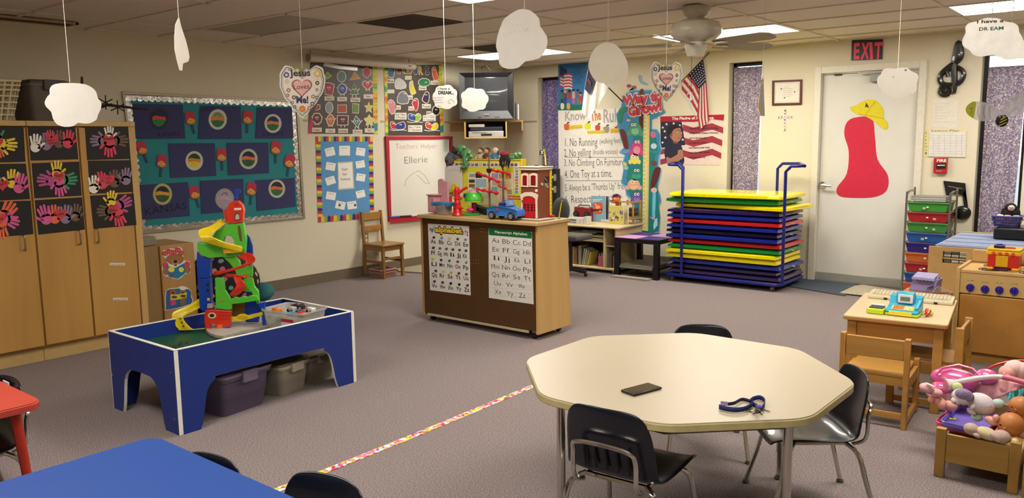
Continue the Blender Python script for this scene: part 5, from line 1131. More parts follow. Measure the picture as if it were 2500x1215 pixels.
# door art: plain red paper sheet and yellow paper hat
DF=Fr((0,YB+.05,0),(0,-1,0))
t=thing('red_paper','large plain red laminated paper piece stuck on the white door','artwork',DF.p(2120,485))
flat('paper',DF,Zd(sm([(790,572),(905,575),(928,700),(945,850),(1015,960),(1008,1060),(930,1105),(800,1112),(690,1100),(672,1045),(738,950),(752,800),(722,690),(735,610)],4)),M('#d02c48',.3,coat=.4),t,.001,.002)
t=thing('yellow_paper_hat','yellow paper helmet cut-out at the top of the red paper on the door','artwork',DF.p(2120,315))
flat('paper',DF,Zd(sm([(762,500),(800,490),(845,462),(890,448),(945,462),(985,520),(985,575),(1012,600),(1012,640),(990,652),(940,610),(870,565),(800,545),(768,522)],3)),M('#e0cf28',.3,coat=.4),t,.0035,.002)
line('seam',DF,[Zd([(930,465),(900,500),(862,555)]),Zd([(820,548),(900,560),(985,578)])],.8,M('#8a7a1a',.5),t,.0058);text('4',DF,Zd([(868,512)])[0],Zd([(890,500)])[0],12,M('#3a2414',.5),t,.0058,.03)
# music symbols
Zm=ZF(2180,0,.46091)
WF=Fr((0,YB-.012,0),(0,-1,0));CLF=M('#14110f',.3,coat=.4)
t=thing('treble_clef','black treble clef ornament on the wall right of the EXIT sign','ornament',WB.p(2325,238))
def tubepx(pts,rs,name,t,fr=WF,n=8):P=[fr.p(p[0],p[1])for p in pts];return G().tube(P,.01,n,rs=rs).build(name,CLF,t)
Q=Zm(sm([(262,478),(268,462),(292,468),(292,500),(258,500),(252,475),(275,448),(310,470),(318,490),(326,440),(325,340),(335,280),(345,235),(350,228),(355,250),(360,290),(345,320),(290,360),(252,400),(258,440),(300,450),(350,440),(375,400),(365,370),(330,355),(290,375),(292,405)],3,False))
n_=len(Q);tubepx(Q,[.016+.012*math.sin(math.pi*min(1,i/n_*1.0))for i in range(n_)],'clef',t);G().ell(WF.p(*Zm([(272,482)])[0]),(.035,.012,.035),12,8).build('curl',CLF,t)
t=thing('music_note','black beamed music note ornament behind the coloured drawer cart','ornament',WB.p(2345,530))
Zn=ZF(2200,440,.16465);
flat('beam',WB,Zn([(632,5),(955,40),(985,340),(930,215),(725,185),(722,255),(680,260)]),CLF,t,.002,.02,.002);flat('stem',WB,Zn([(912,205),(960,120),(1002,440),(1000,470),(940,400)]),CLF,t,.002,.02,.002)
line('groove',WB,[Zn([(702,88),(905,122)])],1.6,M('#8a8478',.4),t,.0225);c_=Zn([(905,480)])[0];G().ell(WB.p(c_[0],c_[1],.02),(.075,.03,.065),16,10).build('head',CLF,t)
# papers, lesson plan, fire alarm
t=poster('wall_note','faint white printed sheet above the lesson plan','paper',WB,Zm([(212,525),(345,528),(340,678),(208,672)]),M('#dcd6c6',.6),.001,.001)
for k in range(7):line('lettering',WB,[Zm([(222,548+k*16),(300-(k%3)*18,549+k*16)])],.5,M('#b4ae9e',.6),t,.0022)
t=thing('lesson_plan','lesson plan pad on a yellowish card with handwriting along its edges','paper',WB.p(2312,386));flat('card',WB,Zm([(165,690),(392,690),(385,838),(160,830)]),M('#d8d098',.6),t,.001,.002);flat('pad',WB,Zm([(195,698),(388,700),(384,832),(190,828)]),M('#dcd8d0',.6),t,.003,.008)
text('Lesson Plan',WB,Zm([(205,697)])[0],Zm([(350,697)])[0],5,M('#4a4426',.6),t,.0032,-.004)
for k in range(8):line('grid_line',WB,[Zm([(200,716+k*14),(382,718+k*14)])],.4,M('#a8a4a4',.6),t,.0113)
for k in range(6):line('grid_line',WB,[Zm([(215+k*30,712),(213+k*30,826)])],.4,M('#a8a4a4',.6),t,.0113)
a_=[Zm([(172,700+k*18)])[0]for k in range(7)]
for k,s in enumerate('Schedul'):text(s,WB,(a_[k][0]-1,a_[k][1]+4),(a_[k][0]+3,a_[k][1]+4),5,M('#5a542a',.6),t,.0032,0)
t=poster('fire_alarm','red fire alarm pull station on the wall under the lesson plan','alarm',WB,Zm([(222,836),(293,836),(288,915),(219,915)]),M('#b01c24',.35),0,.04,'case')
text('FIRE',WB,Zm([(232,857)])[0],Zm([(283,857)])[0],6.5,EYEW,t,.0415,.03);flat('pull_handle',WB,Zm([(232,864),(280,864),(278,890),(230,890)]),M('#1c1416',.4),t,.041,.008);flat('handle_bar',WB,Zm([(236,872),(276,872),(275,878),(235,878)]),M('#c8c4bc',.5),t,.0495,.002)
line('lettering',WB,[Zm([(228,905),(258,905)])],1,M('#e0c8c4',.5),t,.0412)
# ---- hanging paper
def hang(px,py,dist,yawoff=0):
 d=ray(px,py);p=EYE+d*dist;n=V((-d.x,-d.y,0)).normalized();n.rotate(Matrix.Rotation(R(yawoff),3,'Z'));return Fr(p,n)
STR=M('#cfc6b4',.7)
def string(t,fr,px,py,r=.0014,sl=0):
 p=fr.p(px,py);q=V((p.x+sl,p.y,ZC));return G().cyl(q,p,r,n=6).build('string',STR,t)
def cloud(px,py,w_,h_,dist,label,yaw=0,mat=None,seed=1,sl=0,shape=None,name='paper_cloud',words=()):
 fr=hang(px,py,dist,yaw);rn=random.Random(seed);P=[];n=56;lob=7
 if shape:P=shape
 else:
  for k in range(n):
   a=2*math.pi*k/n;b=1-.10*abs(math.cos(a*lob/2+seed))**3-.02*math.sin(3*a+seed);e=.82;ca,sa=math.cos(a),math.sin(a)
   P.append((px+w_/2*b*math.copysign(abs(ca)**e,ca),py+h_/2*b*math.copysign(abs(sa)**e,sa)))
 top=min(P,key=lambda q:q[1]+abs(q[0]-px)*.3);t=thing(name,label,'hanging decoration',fr.p(px,max(q[1]for q in P)))
 flat('paper',fr,P,mat or CP,t,-.0006,.0012);string(t,fr,top[0],top[1]+3,sl=sl)
 for s,a,b,h,wt_,c in words:text(s,fr,a,b,h,M(c,.7),t,.001,wt_)
 return t,fr
CP=M('#f2efe9',.8,var=.02,tl=.5);CPG=M('#d8d2c6',.8,var=.04,sc_=12,tl=.35)
c1=ZF(0,160,.26336)
cloud(177,255,138,103,3.6,'white paper cloud in front of the left cabinets',8,seed=2,shape=c1(sm([(480,185),(560,163),(740,165),(830,190),(890,240),(905,300),(938,340),(935,400),(905,460),(895,500),(830,535),(760,535),(720,530),(680,560),(600,568),(530,545),(490,490),(475,430),(430,385),(413,340),(440,285),(462,262),(458,230)],2)))
c2=ZF(0,0,.37037)
cloud(443,105,38,130,3.0,'white paper cloud turned nearly edge-on, near the top left',62,shape=c2([(1178,110),(1195,180),(1225,270),(1240,330),(1248,375),(1240,405),(1205,418),(1200,465),(1182,462),(1165,400),(1150,330),(1148,240),(1155,160)]))
c3=ZF(0,0,.56)
cloud(1272,96,125,142,2.7,'large white paper cloud at the top centre in front of a ceiling light',-5,shape=c3(sm([(2200,80),(2260,42),(2310,45),(2350,80),(2355,115),(2385,160),(2382,210),(2350,255),(2290,268),(2260,295),(2210,300),(2178,280),(2172,235),(2162,200),(2172,145),(2185,110)],2)),words=(('DREAM',(1230,90),(1292,76),11,.02,'#dfdbd4'),('I have a',(1245,70),(1285,60),7,0,'#dfdbd4')))
c4=ZF(1380,0,.448)
cloud(1487,155,98,105,3.6,'crinkled pale paper cloud in front of the church flag',6,M('#eae5da',.8,var=.04,bump=.6,sc_=9,tl=.6),shape=c4(sm([(165,260),(215,232),(265,238),(300,270),(335,330),(342,390),(325,440),(270,450),(225,455),(165,440),(130,380),(132,320)],3)))
t,fr=cloud(1158,243,68,59,5.2,'small blank paper cloud hanging in front of the television',0,seed=5)
t,fr=cloud(1087,237,62,60,5.3,'small paper cloud with handwritten dream words left of the television',0,seed=3,words=(('I have a',(1069,219),(1098,219),6,.02,'#2a2624'),('DREAM...',(1070,230),(1108,230),8,.05,'#1a1614'),('That I will try',(1056,240),(1083,239),3,0,'#3a3634'),('hard and learn',(1055,246),(1080,245),3,0,'#3a3634'),('more and more',(1056,252),(1082,251),3,0,'#3a3634'),('- Ben',(1066,260),(1076,260),3,0,'#3a3634')))
line('doodle',fr,[[(1087+3*math.cos(a*.5)*a*.25+12,250+2.5*math.sin(a*.5)*a*.3)for a in range(14)]],.6,M('#6a6664',.7),t,.001)
t,fr=cloud(2192,201,102,76,4.4,'grey translucent looking paper cloud in front of the door closer',4,M('#cdc7bd',.6,var=.04,bump=.4,sc_=8,tl=.5),seed=6)
flat('dot_mark',fr,[el(2211,171,3,2,8),el(2181,188,1.6,1.6,8)],M('#4a4640',.6),t,.001)
cloud(2422,92,150,96,2.6,'bright white cloud with coloured words at the top right corner',8,M('#f4f2ee',.7,tl=.6),seed=4,words=(('I have a',(2385,57),(2450,54),8,.03,'#5a5a54'),('DR',(2390,75),(2412,74),8,.03,'#7a7a74'),('EAM',(2418,74),(2450,72),8,.03,'#4a9a84')))
cloud(2468,120,90,52,2.75,'white paper cloud partly behind the bright one at the right edge',4,M('#f0eeea',.7,tl=.6),seed=8)
# heart decorations
def jheart(px,py,w_,h_,dist,yaw,label,Z):
 fr=hang(px,py,dist,yaw);t=thing('paper_heart_sign',label,'hanging decoration',fr.p(px,py+h_/2))
 o=[];n=72
 for k in range(n):
  a=2*math.pi*k/n;x=.5*math.sin(a)*abs(math.sin(a))**.75*1.0;y=(13*math.cos(a)-5*math.cos(2*a)-2*math.cos(3*a)-math.cos(4*a))/32
  wv=1+.018*math.sin(a*17);o.append((px+w_*x*wv,py-h_*.03-h_*y*wv*1.03))
 def sc2(f):return[(px+(p[0]-px)*f,py+(p[1]-py)*f)for p in o]
 flat('laminated_sheet',fr,o,M('#dcd8cc',.2,coat=.6),t,-.001,.002);flat('outline',fr,sc2(.93),M('#4a4844',.5),t,.0011,.0003);flat('field',fr,sc2(.90),M('#dfdad0',.25,coat=.5),t,.0015,.0003)
 flat('outline',fr,sc2(.86),M('#6a6660',.5),t,.0019,.0003);flat('field',fr,sc2(.845),M('#e4d8cc',.25,coat=.5),t,.0023,.0003)
 u=w_/110;v_=h_/133;X=lambda x,y:(px+x*u,py+y*v_)
 flat('inner_heart',fr,heart(*X(-1,-4),50*u,0,26),M('#9a5a54',.5),t,.0027,.0003);flat('inner_heart',fr,heart(*X(-1,-4.3),43*u,0,26),M('#e0aaa4',.5),t,.0031,.0003)
 text('Jesus',fr,X(-30,-30),X(20,-31),15*v_,M('#3a3632',.5),t,.0035,.03);text('Loves',fr,X(-20,1),X(17,-1),11*v_,M('#4a3a38',.5),t,.0037,.005);text('Me!',fr,X(-14,33),X(15,33),16*v_,M('#3a3a5a',.5),t,.0035,.035)
 for x,y,r,c in((-38,-33,7,'#5a5a8a'),(36,-36,9,'#d8b860'),(-37,-18,5,'#c8b88a'),(-33,3,5,'#8a6a54'),(36,-14,5,'#4a3a34'),(35,2,4,'#7a7a74'),(-20,20,5,'#5a4a3a'),(26,18,5,'#8a8274'),(-35,15,4,'#a84444'),(17,45,5,'#b86a64'),(0,47,8,'#d87a3a'),(35,20,4,'#5a5a54'),(-24,32,4,'#6a6a4a'),(-18,42,4,'#4a4a44'),(24,35,5,'#4a5a44'),(10,-42,6,'#a8b0b8'),(-12,-43,5,'#c8c83a'),(-30,-46,4,'#6a6a64')):
  p=X(x,y);flat('doodle',fr,el(p[0],p[1],r*u,r*v_,10),M(c,.6),t,.0027,.0003);flat('doodle',fr,el(p[0],p[1],r*u*.45,r*v_*.45,8),M('#e0d0b8' if r!=8 else '#e08a4a',.6),t,.0031,.0002)
 for k in range(8):a=k*.785;line('sun_ray',fr,[[X(36+10*math.cos(a),-36+11*math.sin(a)),X(36+14*math.cos(a),-36+15*math.sin(a))]],1,M('#d8b860',.6),t,.0027)
 q=fr.p(px,py-h_*.36);G().cyl(V((q.x,q.y,ZC)),q,.0013,n=6).build('string',STR,t)
jheart(738,217,112,138,3.8,6,'laminated paper heart reading Jesus Loves Me beside the bulletin board',None)
jheart(1627,195,78,106,4.2,-4,'smaller laminated paper heart reading Jesus Loves Me beside the american flag',None)
# rainbow paper edge-on by the middle window
fr=hang(1860,235,5.5,70);t=thing('paper_rainbow','narrow edge-on paper rainbow hanging between middle window and certificate','hanging decoration',fr.p(1858,284))
for k,c in enumerate(('#c8bfae','#b06a5a','#c8a04a','#7a9a6a','#8a8a9a')):flat('band',fr,[(1861-k*.6,186+k*6),(1864,188+k*6),(1867,283),(1856+k*1.6,283),(1850+k*2.4,262)],M(c,.6),t,.0006*k,.0005)
string(t,fr,1863,188)
# bee
fr=hang(2440,285,3.0,5);t=thing('paper_bee','paper bee with clear wings hanging before the right window','hanging decoration',fr.p(2447,308));Zw=ZF(2180,0,.46091)
WNG=M('#d8d6d8',.3,alpha=.42)
flat('wing',fr,Zw(sm([(385,575),(410,545),(470,538),(530,560),(568,600),(530,632),(470,642),(420,625),(392,600)],3)),WNG,t,0,.0006);flat('wing',fr,Zw(sm([(575,590),(600,540),(650,500),(700,488),(760,520),(730,570),(660,610),(600,620)],3)),WNG,t,0,.0006)
flat('wing_tip',fr,Zw(sm([(385,575),(410,545),(440,540),(432,600),(425,625),(395,605)],3)),M('#c8cc30',.5),t,.0008,.0005)
text('T',fr,Zw([(403,606)])[0],Zw([(422,606)])[0],16,M('#8a8c2a',.6),t,.0016,-.004)
for x in(455,485,515):line('wing_line',fr,[Zw([(x,560),(x-8,595),(x+4,628)])],.9,M('#7a7670',.6),t,.0008)
G().ell(fr.p(*Zw([(577,638)])[0],.012),(.021,.012,.024),12,8).build('body',M('#17140f',.5),t)
for k in range(3):line('stripe',fr,[Zw([(560+k*6,658+k*0-k*16+8),(602,640-k*16+8)])],2,M('#d8d03a',.5),t,.026)
for x,y in((566,618),(585,616)):flat('face_mark',fr,Zw(el(x,y,4,4,8)),EYEW,t,.0245,.0005)
q=fr.p(*Zw([(577,600)])[0]);G().cyl(V((q.x,q.y,ZC)),q,.0006,n=5).build('string',STR,t)
# ---- ceiling fan
FCX,FCY=-2.73,5.50
t=thing('ceiling_fan','white five blade ceiling fan with a pull chain','fan',(FCX,FCY,2.06));FNM=M('#c4bca8',.35,coat=.2)
G().lathe((FCX,FCY,0),[(.02,2.44),(.095,2.438),(.10,2.41),(.085,2.375),(.055,2.355),(.05,2.34)],28).build('canopy',FNM,t)
G().lathe((FCX,FCY,0),[(.04,2.352),(.10,2.345),(.165,2.32),(.185,2.28),(.18,2.24),(.15,2.21),(.10,2.195),(.07,2.18)],32).build('motor_housing',FNM,t)
G().lathe((FCX,FCY,0),[(.075,2.19),(.08,2.16),(.065,2.10),(.055,2.085),(.02,2.08)],28).build('switch_cup',M('#d6cfbe',.35),t)
for k in range(5):
 a=R(-85+72*k);m=Matrix.Translation((FCX,FCY,2.165))@Matrix.Rotation(a,4,'Z');r0,r1=.17,.66
 mt=m@Matrix.Rotation(R(-15),4,'X');o=[(r0,-.045),(r0+.12,-.06),(r1-.08,-.068),(r1-.015,-.045),(r1,0),(r1-.015,.045),(r1-.08,.068),(r0+.12,.06),(r0,.045)]
 g=G().prism([mt@V((x,y,0))for x,y in o],mt.to_3x3()@V((0,0,.007)));b=g.build('blade',M('#9c9384',.5),t,bev=.001)
 g=G().prism([m@V(q)for q in((.05,-.02,.004),(.20,-.035,-.006),(.26,-.02,-.006),(.28,0,-.006),(.26,.02,-.006),(.20,.035,-.006),(.05,.02,.004))],(0,0,.006));g.build('blade_iron',M('#a89c84',.35,.3),b,flat=True)
g=G().cyl((FCX-.02,FCY-.02,2.09),(FCX-.02,FCY-.02,1.83),.0016,n=5);g.build('pull_chain',M('#4a4438',.4,.6),t)
G().lathe((FCX-.02,FCY-.02,0),[(.003,1.83),(.008,1.80),(.010,1.77),(.003,1.765)],12).build('chain_pull',M('#dcd6ca',.4),t)
# ================================================================ SMALLER FURNITURE, TOYS
def at(px,py,Y):return PY(px,py,Y)
# ---- wooden adult chair by the wall
t=thing('wooden_chair','worn wooden chair against the wall below the student board','chair',(-6.78,6.02,0));W_=M('#8f6636',.4,wood=3,var=.1,sc_=10)
x0,x1,y0,y1,sh=-6.93,-6.62,5.88,6.18,.375
G().box(x0,x1+.03,y0-.015,y1+.015,sh-.022,sh).build('seat',M('#9c7038',.3,wood=1,var=.1,sc_=10),t,bev=.006)
for x,y in((x1-.0,y0+.01),(x1-.0,y1-.01)):G().prism([(x-.016,y-.016,sh-.022),(x+.016,y-.016,sh-.022),(x+.016,y+.016,sh-.022),(x-.016,y+.016,sh-.022)],(.01,0,-sh+.0221)).build('leg',W_,t,flat=True,bev=.002)
for y in(y0+.01,y1-.01):
 g=G();P=[(x0-.015,.0),(x0+.015,.0),(x0+.022,sh),(x0-.01,.725),(x0-.034,.725),(x0-.008,sh)]
 g.prism([(a,y-.014,b)for a,b in P],(0,.028,0)).build('leg',W_,t,flat=True,bev=.002)
for z0,z1,o in((.625,.71,-.022),(.50,.565,-.012)):G().box(x0+o-.002,x0+o+.012,y0+.024,y1-.024,z0,z1).build('back_slat',M('#a87a3c',.35,wood=2,var=.12,sc_=10),t,bev=.003)
for y in(y0+.01,y1-.01):G().box(x0+.02,x1,y-.008,y+.008,.16,.19).box(x0+.02,x1-.01,y-.009,y+.009,sh-.075,sh-.023).build('side_rail',W_,t)
G().box(x1-.01,x1+.002,y0+.02,y1-.02,sh-.075,sh-.023).build('front_rail',W_,t);G().box(x1-.006,x1+.006,y0+.02,y1-.02,.2,.225).build('stretcher',W_,t)
t=basket('woven_basket','small pink and white slatted basket under the wooden chair','basket',(-6.72,5.97,.002),.2,.22,.09,M('#b08478',.6),10,11,3,.95)
G().box(-6.81,-6.63,5.87,6.07,.004,.085).build('liner',M('#6a4440',.8),t)
# ---- TV and corner shelf
n_=V((.62,-.785,0));r_=V((.785,.62,0))
zs=1.742
t=thing('corner_shelf','tan corner wall shelf with an open box for players under it','shelf',(-6.75,8.1,1.45));SHM=M('#b89a62',.4,wood=2,var=.05)
Lp=V((XA+.003,7.37,0));Rp=Fr(Lp,n_).p(1277,300);Rp.z=0;Rb=Rp+V((-.62,.785,0))*((YB-.003-Rp.y)/.785);Cp=V((XA+.003,YB-.003,0))
front=sm([Lp,Lp.lerp(Rp,.33)+n_*.045,Lp.lerp(Rp,.66)+n_*.045,Rp],4,False)
G().prism([q+V((0,0,zs-.022))for q in front+[Rb,Cp]],(0,0,.022)).build('shelf_board',SHM,t,flat=True,bev=.002)
G().box(XA+.002,XA+.02,7.38,7.95,zs-.13,zs-.023).build('wall_cleat',SHM,t);G().prism([q+V((0,0,zs-.13))for q in(Rp,Rb,Rb-V((.02,0,0)),Rp-r_*.02)],(0,0,.107)).build('wall_cleat',SHM,t,flat=True)
bc=V((-6.62,7.72,0));RM=Matrix(((r_.x,-n_.x,0),(r_.y,-n_.y,0),(0,0,1))).to_4x4()
def TB(o,a,b,c,d,e,f):return(Matrix.Translation(o)@RM,a,b,c,d,e,f)
def lbox(g,o,a,b,c,d,e,f):m=Matrix.Translation(o)@RM;return g.box(a,b,c,d,e,f,m)
pc=EYE+ray(1188,300)*1;d_=ray(1188,300);dist=9.62;BC=V((d_.x*dist,d_.y*dist,0))
g=G();lbox(g,BC,-.27,-.255,.02,.40,zs-.222,zs-.0225);g.build('box_side',SHM,t,bev=.002);g=G();lbox(g,BC,.225,.24,.02,.40,zs-.222,zs-.0225);g.build('box_side',SHM,t,bev=.002)
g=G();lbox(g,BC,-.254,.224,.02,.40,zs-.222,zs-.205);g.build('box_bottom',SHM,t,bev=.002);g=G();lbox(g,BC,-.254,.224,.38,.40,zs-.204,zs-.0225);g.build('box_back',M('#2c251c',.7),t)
t=thing('dvd_player','silver disc player in the lower half of the corner shelf box','player',BC+V((0,0,zs-.204)))
g=G();lbox(g,BC,-.22,.20,.03,.30,zs-.203,zs-.135);g.build('case',M('#b8b4ac',.3,.5),t,bev=.003);g=G();lbox(g,BC,-.07,.06,.027,.031,zs-.19,zs-.165);g.build('display',BLK,t)
g=G();lbox(g,BC,-.18,.0,.027,.031,zs-.155,zs-.147);g.build('disc_tray',M('#7c7a74',.3,.5),t)
t=thing('media_player','dark cable box above the silver disc player','player',BC+V((0,0,zs-.13)))
g=G();lbox(g,BC,-.2,.19,.05,.30,zs-.128,zs-.085);g.build('case',M('#26242a',.35),t,bev=.003);
t=thing('video_tapes','pale tape case lying on the cable box','tape case',BC+V((0,0,zs-.084)));g=G();lbox(g,BC,-.22,-.03,.06,.25,zs-.0845,zs-.05);g.build('case',M('#c4bfb4',.4),t,bev=.002)
t=thing('television','dark grey tube television on the corner shelf','television',BC+V((0,0,zs+.001)));TVD=M('#25232a',.35,coat=.1);T0=BC+n_*0
def tvp(px,py):return None
w2,h2=.325,.555
def quadring(o,outer,inner,y0,y1,name,mat,t):
 g=G();m=Matrix.Translation(o)@RM;A=[m@V((x,y0,z))for x,z in outer];B=[m@V((x,y1,z))for x,z in inner];n=4
 A2=[m@V((x,y0+.03,z))for x,z in outer]
 g.add(A+B+A2,[(i,(i+1)%4,4+(i+1)%4,4+i)for i in range(4)]+[(8+i,8+(i+1)%4,(i+1)%4,i)for i in range(4)]);return g.build(name,mat,t,flat=True)
g=G();lbox(g,BC,-w2,w2,.04,.16,zs+.002,zs+.002+h2);g.build('front_housing',TVD,t,bev=.012)
g=G();m=Matrix.Translation(BC)@RM;g.add([m@V(q)for q in((-w2+.02,.16,zs+.02),(w2-.02,.16,zs+.02),(w2-.02,.16,zs+h2-.02),(-w2+.02,.16,zs+h2-.02),(-.2,.44,zs+.04),(.2,.44,zs+.04),(.2,.44,zs+h2-.13),(-.2,.44,zs+h2-.13))],[(0,1,5,4),(1,2,6,5),(2,3,7,6),(3,0,4,7),(4,5,6,7),(3,2,1,0)]);g.build('rear_housing',TVD,t,flat=True)
quadring(BC,[(-w2+.005,zs+.01),(w2-.005,zs+.01),(w2-.005,zs+h2-.005),(-w2+.005,zs+h2-.005)],[(-w2+.07,zs+.105),(w2-.07,zs+.105),(w2-.07,zs+h2-.055),(-w2+.07,zs+h2-.055)],.0,.035,'bezel',M('#17161a',.45),t)
g=G();vs_=[];fs=[];K=10
for j in range(K+1):
 for i in range(K+1):
  u,v_=-1+2*i/K,-1+2*j/K;vs_.append(m@V((u*(w2-.07),.036-.012*(1-u*u)*(1-v_*v_),zs+.105+(v_+1)/2*(h2-.16))))
for j in range(K):
 for i in range(K):q=j*(K+1)+i;fs.append((q,q+1,q+K+2,q+K+1))
g.add(vs_,fs).build('screen',M('#2c2e30',.06,coat=1,var=0),t,ang=80)
g=G();lbox(g,BC,-.03,.03,-.003,.002,zs+.06,zs+.068);g.build('maker_plate',M('#8a8a8a',.4),t)
for k in range(7):g=G();lbox(g,BC,(-.10,-.085,-.07,.1,.115,.13,.145)[k],(-.092,-.077,-.062,.106,.121,.136,.151)[k],-.003,.002,zs+.025,zs+.035);g.build('button',M('#0f0e10',.4),t)
t=thing('tv_cable','black cable arching out of the top of the television','cable',BC+V((0,0,zs+h2)));G().tube([BC+r_*-.05-n_*.1+V((0,0,zs+h2+.0)),BC+r_*-.05-n_*.1+V((0,0,zs+h2+.07)),BC-n_*.1+V((0,0,zs+h2+.09)),BC+r_*.05-n_*.1+V((0,0,zs+h2+.03))],.006,6).build('cable',BLK,t)
for k in range(3):
 b=thing('dvd_case',['dark disc case standing right of the television, first','grey disc case standing right of the television, middle','white disc case standing right of the television, last'][k],'case',BC+r_*(.345+.017*k)+V((0,0,zs+.001)))
 g=G();lbox(g,BC,.34+.017*k,.353+.017*k,.1,.23,zs+.001,zs+.2-.01*k);g.build('case',M(['#1c1c22','#55565c','#b8b4ae'][k],.3),b)
# ---- things on the rolling cabinet
UZ=.896
def sbox(name,label,cat,x0,x1,y0,y1,z0,z1,mat,bev=.003):return tag(G().box(x0,x1,y0,y1,z0,z1).build(name,mat,bev=bev),label,cat)
# display board at the back
DY=5.055;DB=Fr((0,DY,0),(0,-1,0));p0=DB.p(1090,405);p1=DB.p(1271,392)
t=thing('display_board','yellow picture display board standing at the back of the rolling cabinet','board',((p0.x+p1.x)/2+.03,DY+.02,UZ));X0,X1,ZT=DB.p(1108,398).x,p1.x,p1.z
G().box(X0,X1,DY,DY+.055,UZ+.001,ZT).build('panel',M('#d8d23a',.5),t,bev=.002);g=G().box(X0-.006,X1+.006,DY-.006,DY+.058,ZT+.0005,ZT+.012);g.build('top_rail',M('#dcb422',.45),t,bev=.003)
G().box(X1+.0005,X1+.012,DY-.006,DY+.058,UZ+.001,ZT+.011).build('side_rail',M('#dcb422',.45),t,bev=.003)
flat('picture_strip',DB,[(1110,397),(1265,397),(1265,407),(1110,407)],M('#d8d0c4',.6),t,.0005,.0008);flat('picture_strip',DB,[(1255,398),(1267,398),(1267,472),(1255,472)],M('#d8d0c4',.6),t,.0015,.0008)
rp=random.Random(3)
for k in range(16):x=1112+k*9.6;flat('small_picture',DB,rc(x,398.5+rp.random(),x+7,405),M(rp.choice(['#b06a5a','#6a5a7a','#c8a08a','#8a7a9a','#7a4a3a','#d8b06a','#4a6a5a']),.5),t,.0024,.0005)
for k in range(9):y=408+k*7.2;flat('small_picture',DB,rc(1257+rp.random()*2,y,1265,y+5.4),M(rp.choice(['#b06a5a','#8a9a5a','#c8a08a','#8a7a9a','#c86a3a','#6a8a9a']),.5),t,.0028,.0005)
flat('picture_sheet',DB,rc(1143,421,1252,500),M('#e4ddc0',.6),t,.0012,.0008)
for x,y,a,b,c in((1146,424,14,8,'#8aa0b0'),(1161,422,16,12,'#2f2a26'),(1145,438,14,8,'#4a3a2c'),(1145,449,14,8,'#8a5a3a'),(1161,437,26,20,'#9ab8c8'),(1200,422,16,14,'#b09ac0'),(1218,424,12,12,'#d8a05a'),(1234,424,14,12,'#d8884a'),(1202,440,16,12,'#c8b08a'),(1222,442,12,12,'#a8b8c0'),(1200,456,14,14,'#9ac0d0'),(1238,446,12,10,'#e0c8a8'),(1238,462,12,12,'#b08a6a')):flat('small_picture',DB,rc(x,y,x+a,y+b),M(c,.5),t,.0021,.0005)
t=thing('white_chart_sheet','white marker sheet with a yellow lower edge left of the display board','paper',DB.p(1110,478,.02));flat('sheet',DB,[(1087,406),(1128,402),(1130,480),(1086,480)],M('#dcd6cc',.5),t,.02,.003);flat('lower_strip',DB,[(1087,461),(1110,460),(1110,477),(1087,477)],M('#d8cf5a',.5),t,.0235,.0008)
text('Show Me How',DB,(1092,418),(1120,415),4,M('#a8a4b4',.6),t,.0235,-.005);text('Todd',DB,(1091,473),(1105,473),5,M('#5a5030',.6),t,.0245,.02)
# plush and dolls on the board
ZB=ZT+.012
def blobs(name,label,cat,parts,loc=None):
 """parts: (part name, material, [(centre, radii[, euler z])...])"""
 lo=loc or parts[0][2][0][0];t=thing(name,label,cat,lo)
 for nm,mat,ls in parts:
  for l in ls:G().ell(l[0],l[1],12,8,ROT(l[2],l[3]if len(l)>3 else 'Y')if len(l)>2 else None).build(nm,mat,t,ang=80)
 return t
def q_(px,py,dy=0):return DB.p(px,py,-dy)
GPL=M('#5a5660',.9,var=.12,bump=.3,sc_=120);GRN=M('#568a5c',.85,var=.1,bump=.2,sc_=120);GRD=M('#8cc87a',.85)
blobs('plush_toy','grey plush animal slumped over the left corner of the display board','plush toy',[('body',GPL,[(q_(1104,383,.03),(.05,.05,.05)),(q_(1118,384,.03),(.05,.045,.035))]),('head',GPL,[(q_(1098,390,.0),(.045,.045,.05))]),('leg',GPL,[(q_(1094,397,-.01),(.022,.022,.045))]),('ear',M('#3a3436',.9),[(q_(1107,362,.03),(.014,.01,.022)),(q_(1110,369,.03),(.03,.03,.03))]),('nose',BLK,[(q_(1091,393,-.045),(.01,.01,.008))])],q_(1105,392,.03))
blobs('plush_toy','green spotted plush frog hanging over the display board','plush toy',[('body',GRN,[(q_(1139,376,.02),(.062,.05,.05,),35),(q_(1147,384,.02),(.04,.04,.035))]),('head',GRN,[(q_(1126,364,.0),(.05,.045,.035),20)]),('arm',GRN,[(q_(1134,383,-.03),(.018,.016,.045),20)]),('leg',GRN,[(q_(1137,398,-.03),(.022,.02,.045),-10),(q_(1131,408,-.035),(.035,.02,.014),-15)]),('spot',GRD,[(q_(1133,359,-.035),(.012,.012,.01)),(q_(1145,372,-.025),(.014,.012,.014)),(q_(1150,380,-.02),(.012,.012,.012)),(q_(1139,389,-.04),(.009,.009,.012))]),('eye',EYEB,[(q_(1120,363,-.04),(.006,.005,.006))])],q_(1140,390,.02))
blobs('plush_toy','small green plush lying on the right end of the display board','plush toy',[('body',GRN,[(q_(1252,384,.02),(.06,.035,.024),5)]),('head',GRN,[(q_(1265,380,.02),(.036,.032,.032))]),('eye',GRD,[(q_(1259,376,-.005),(.012,.012,.012)),(q_(1269,375,-.005),(.012,.012,.012))]),('arm',GRN,[(q_(1246,379,.0),(.03,.014,.012),-25)])],q_(1258,391,.02))
SK=M('#c49a78',.7)
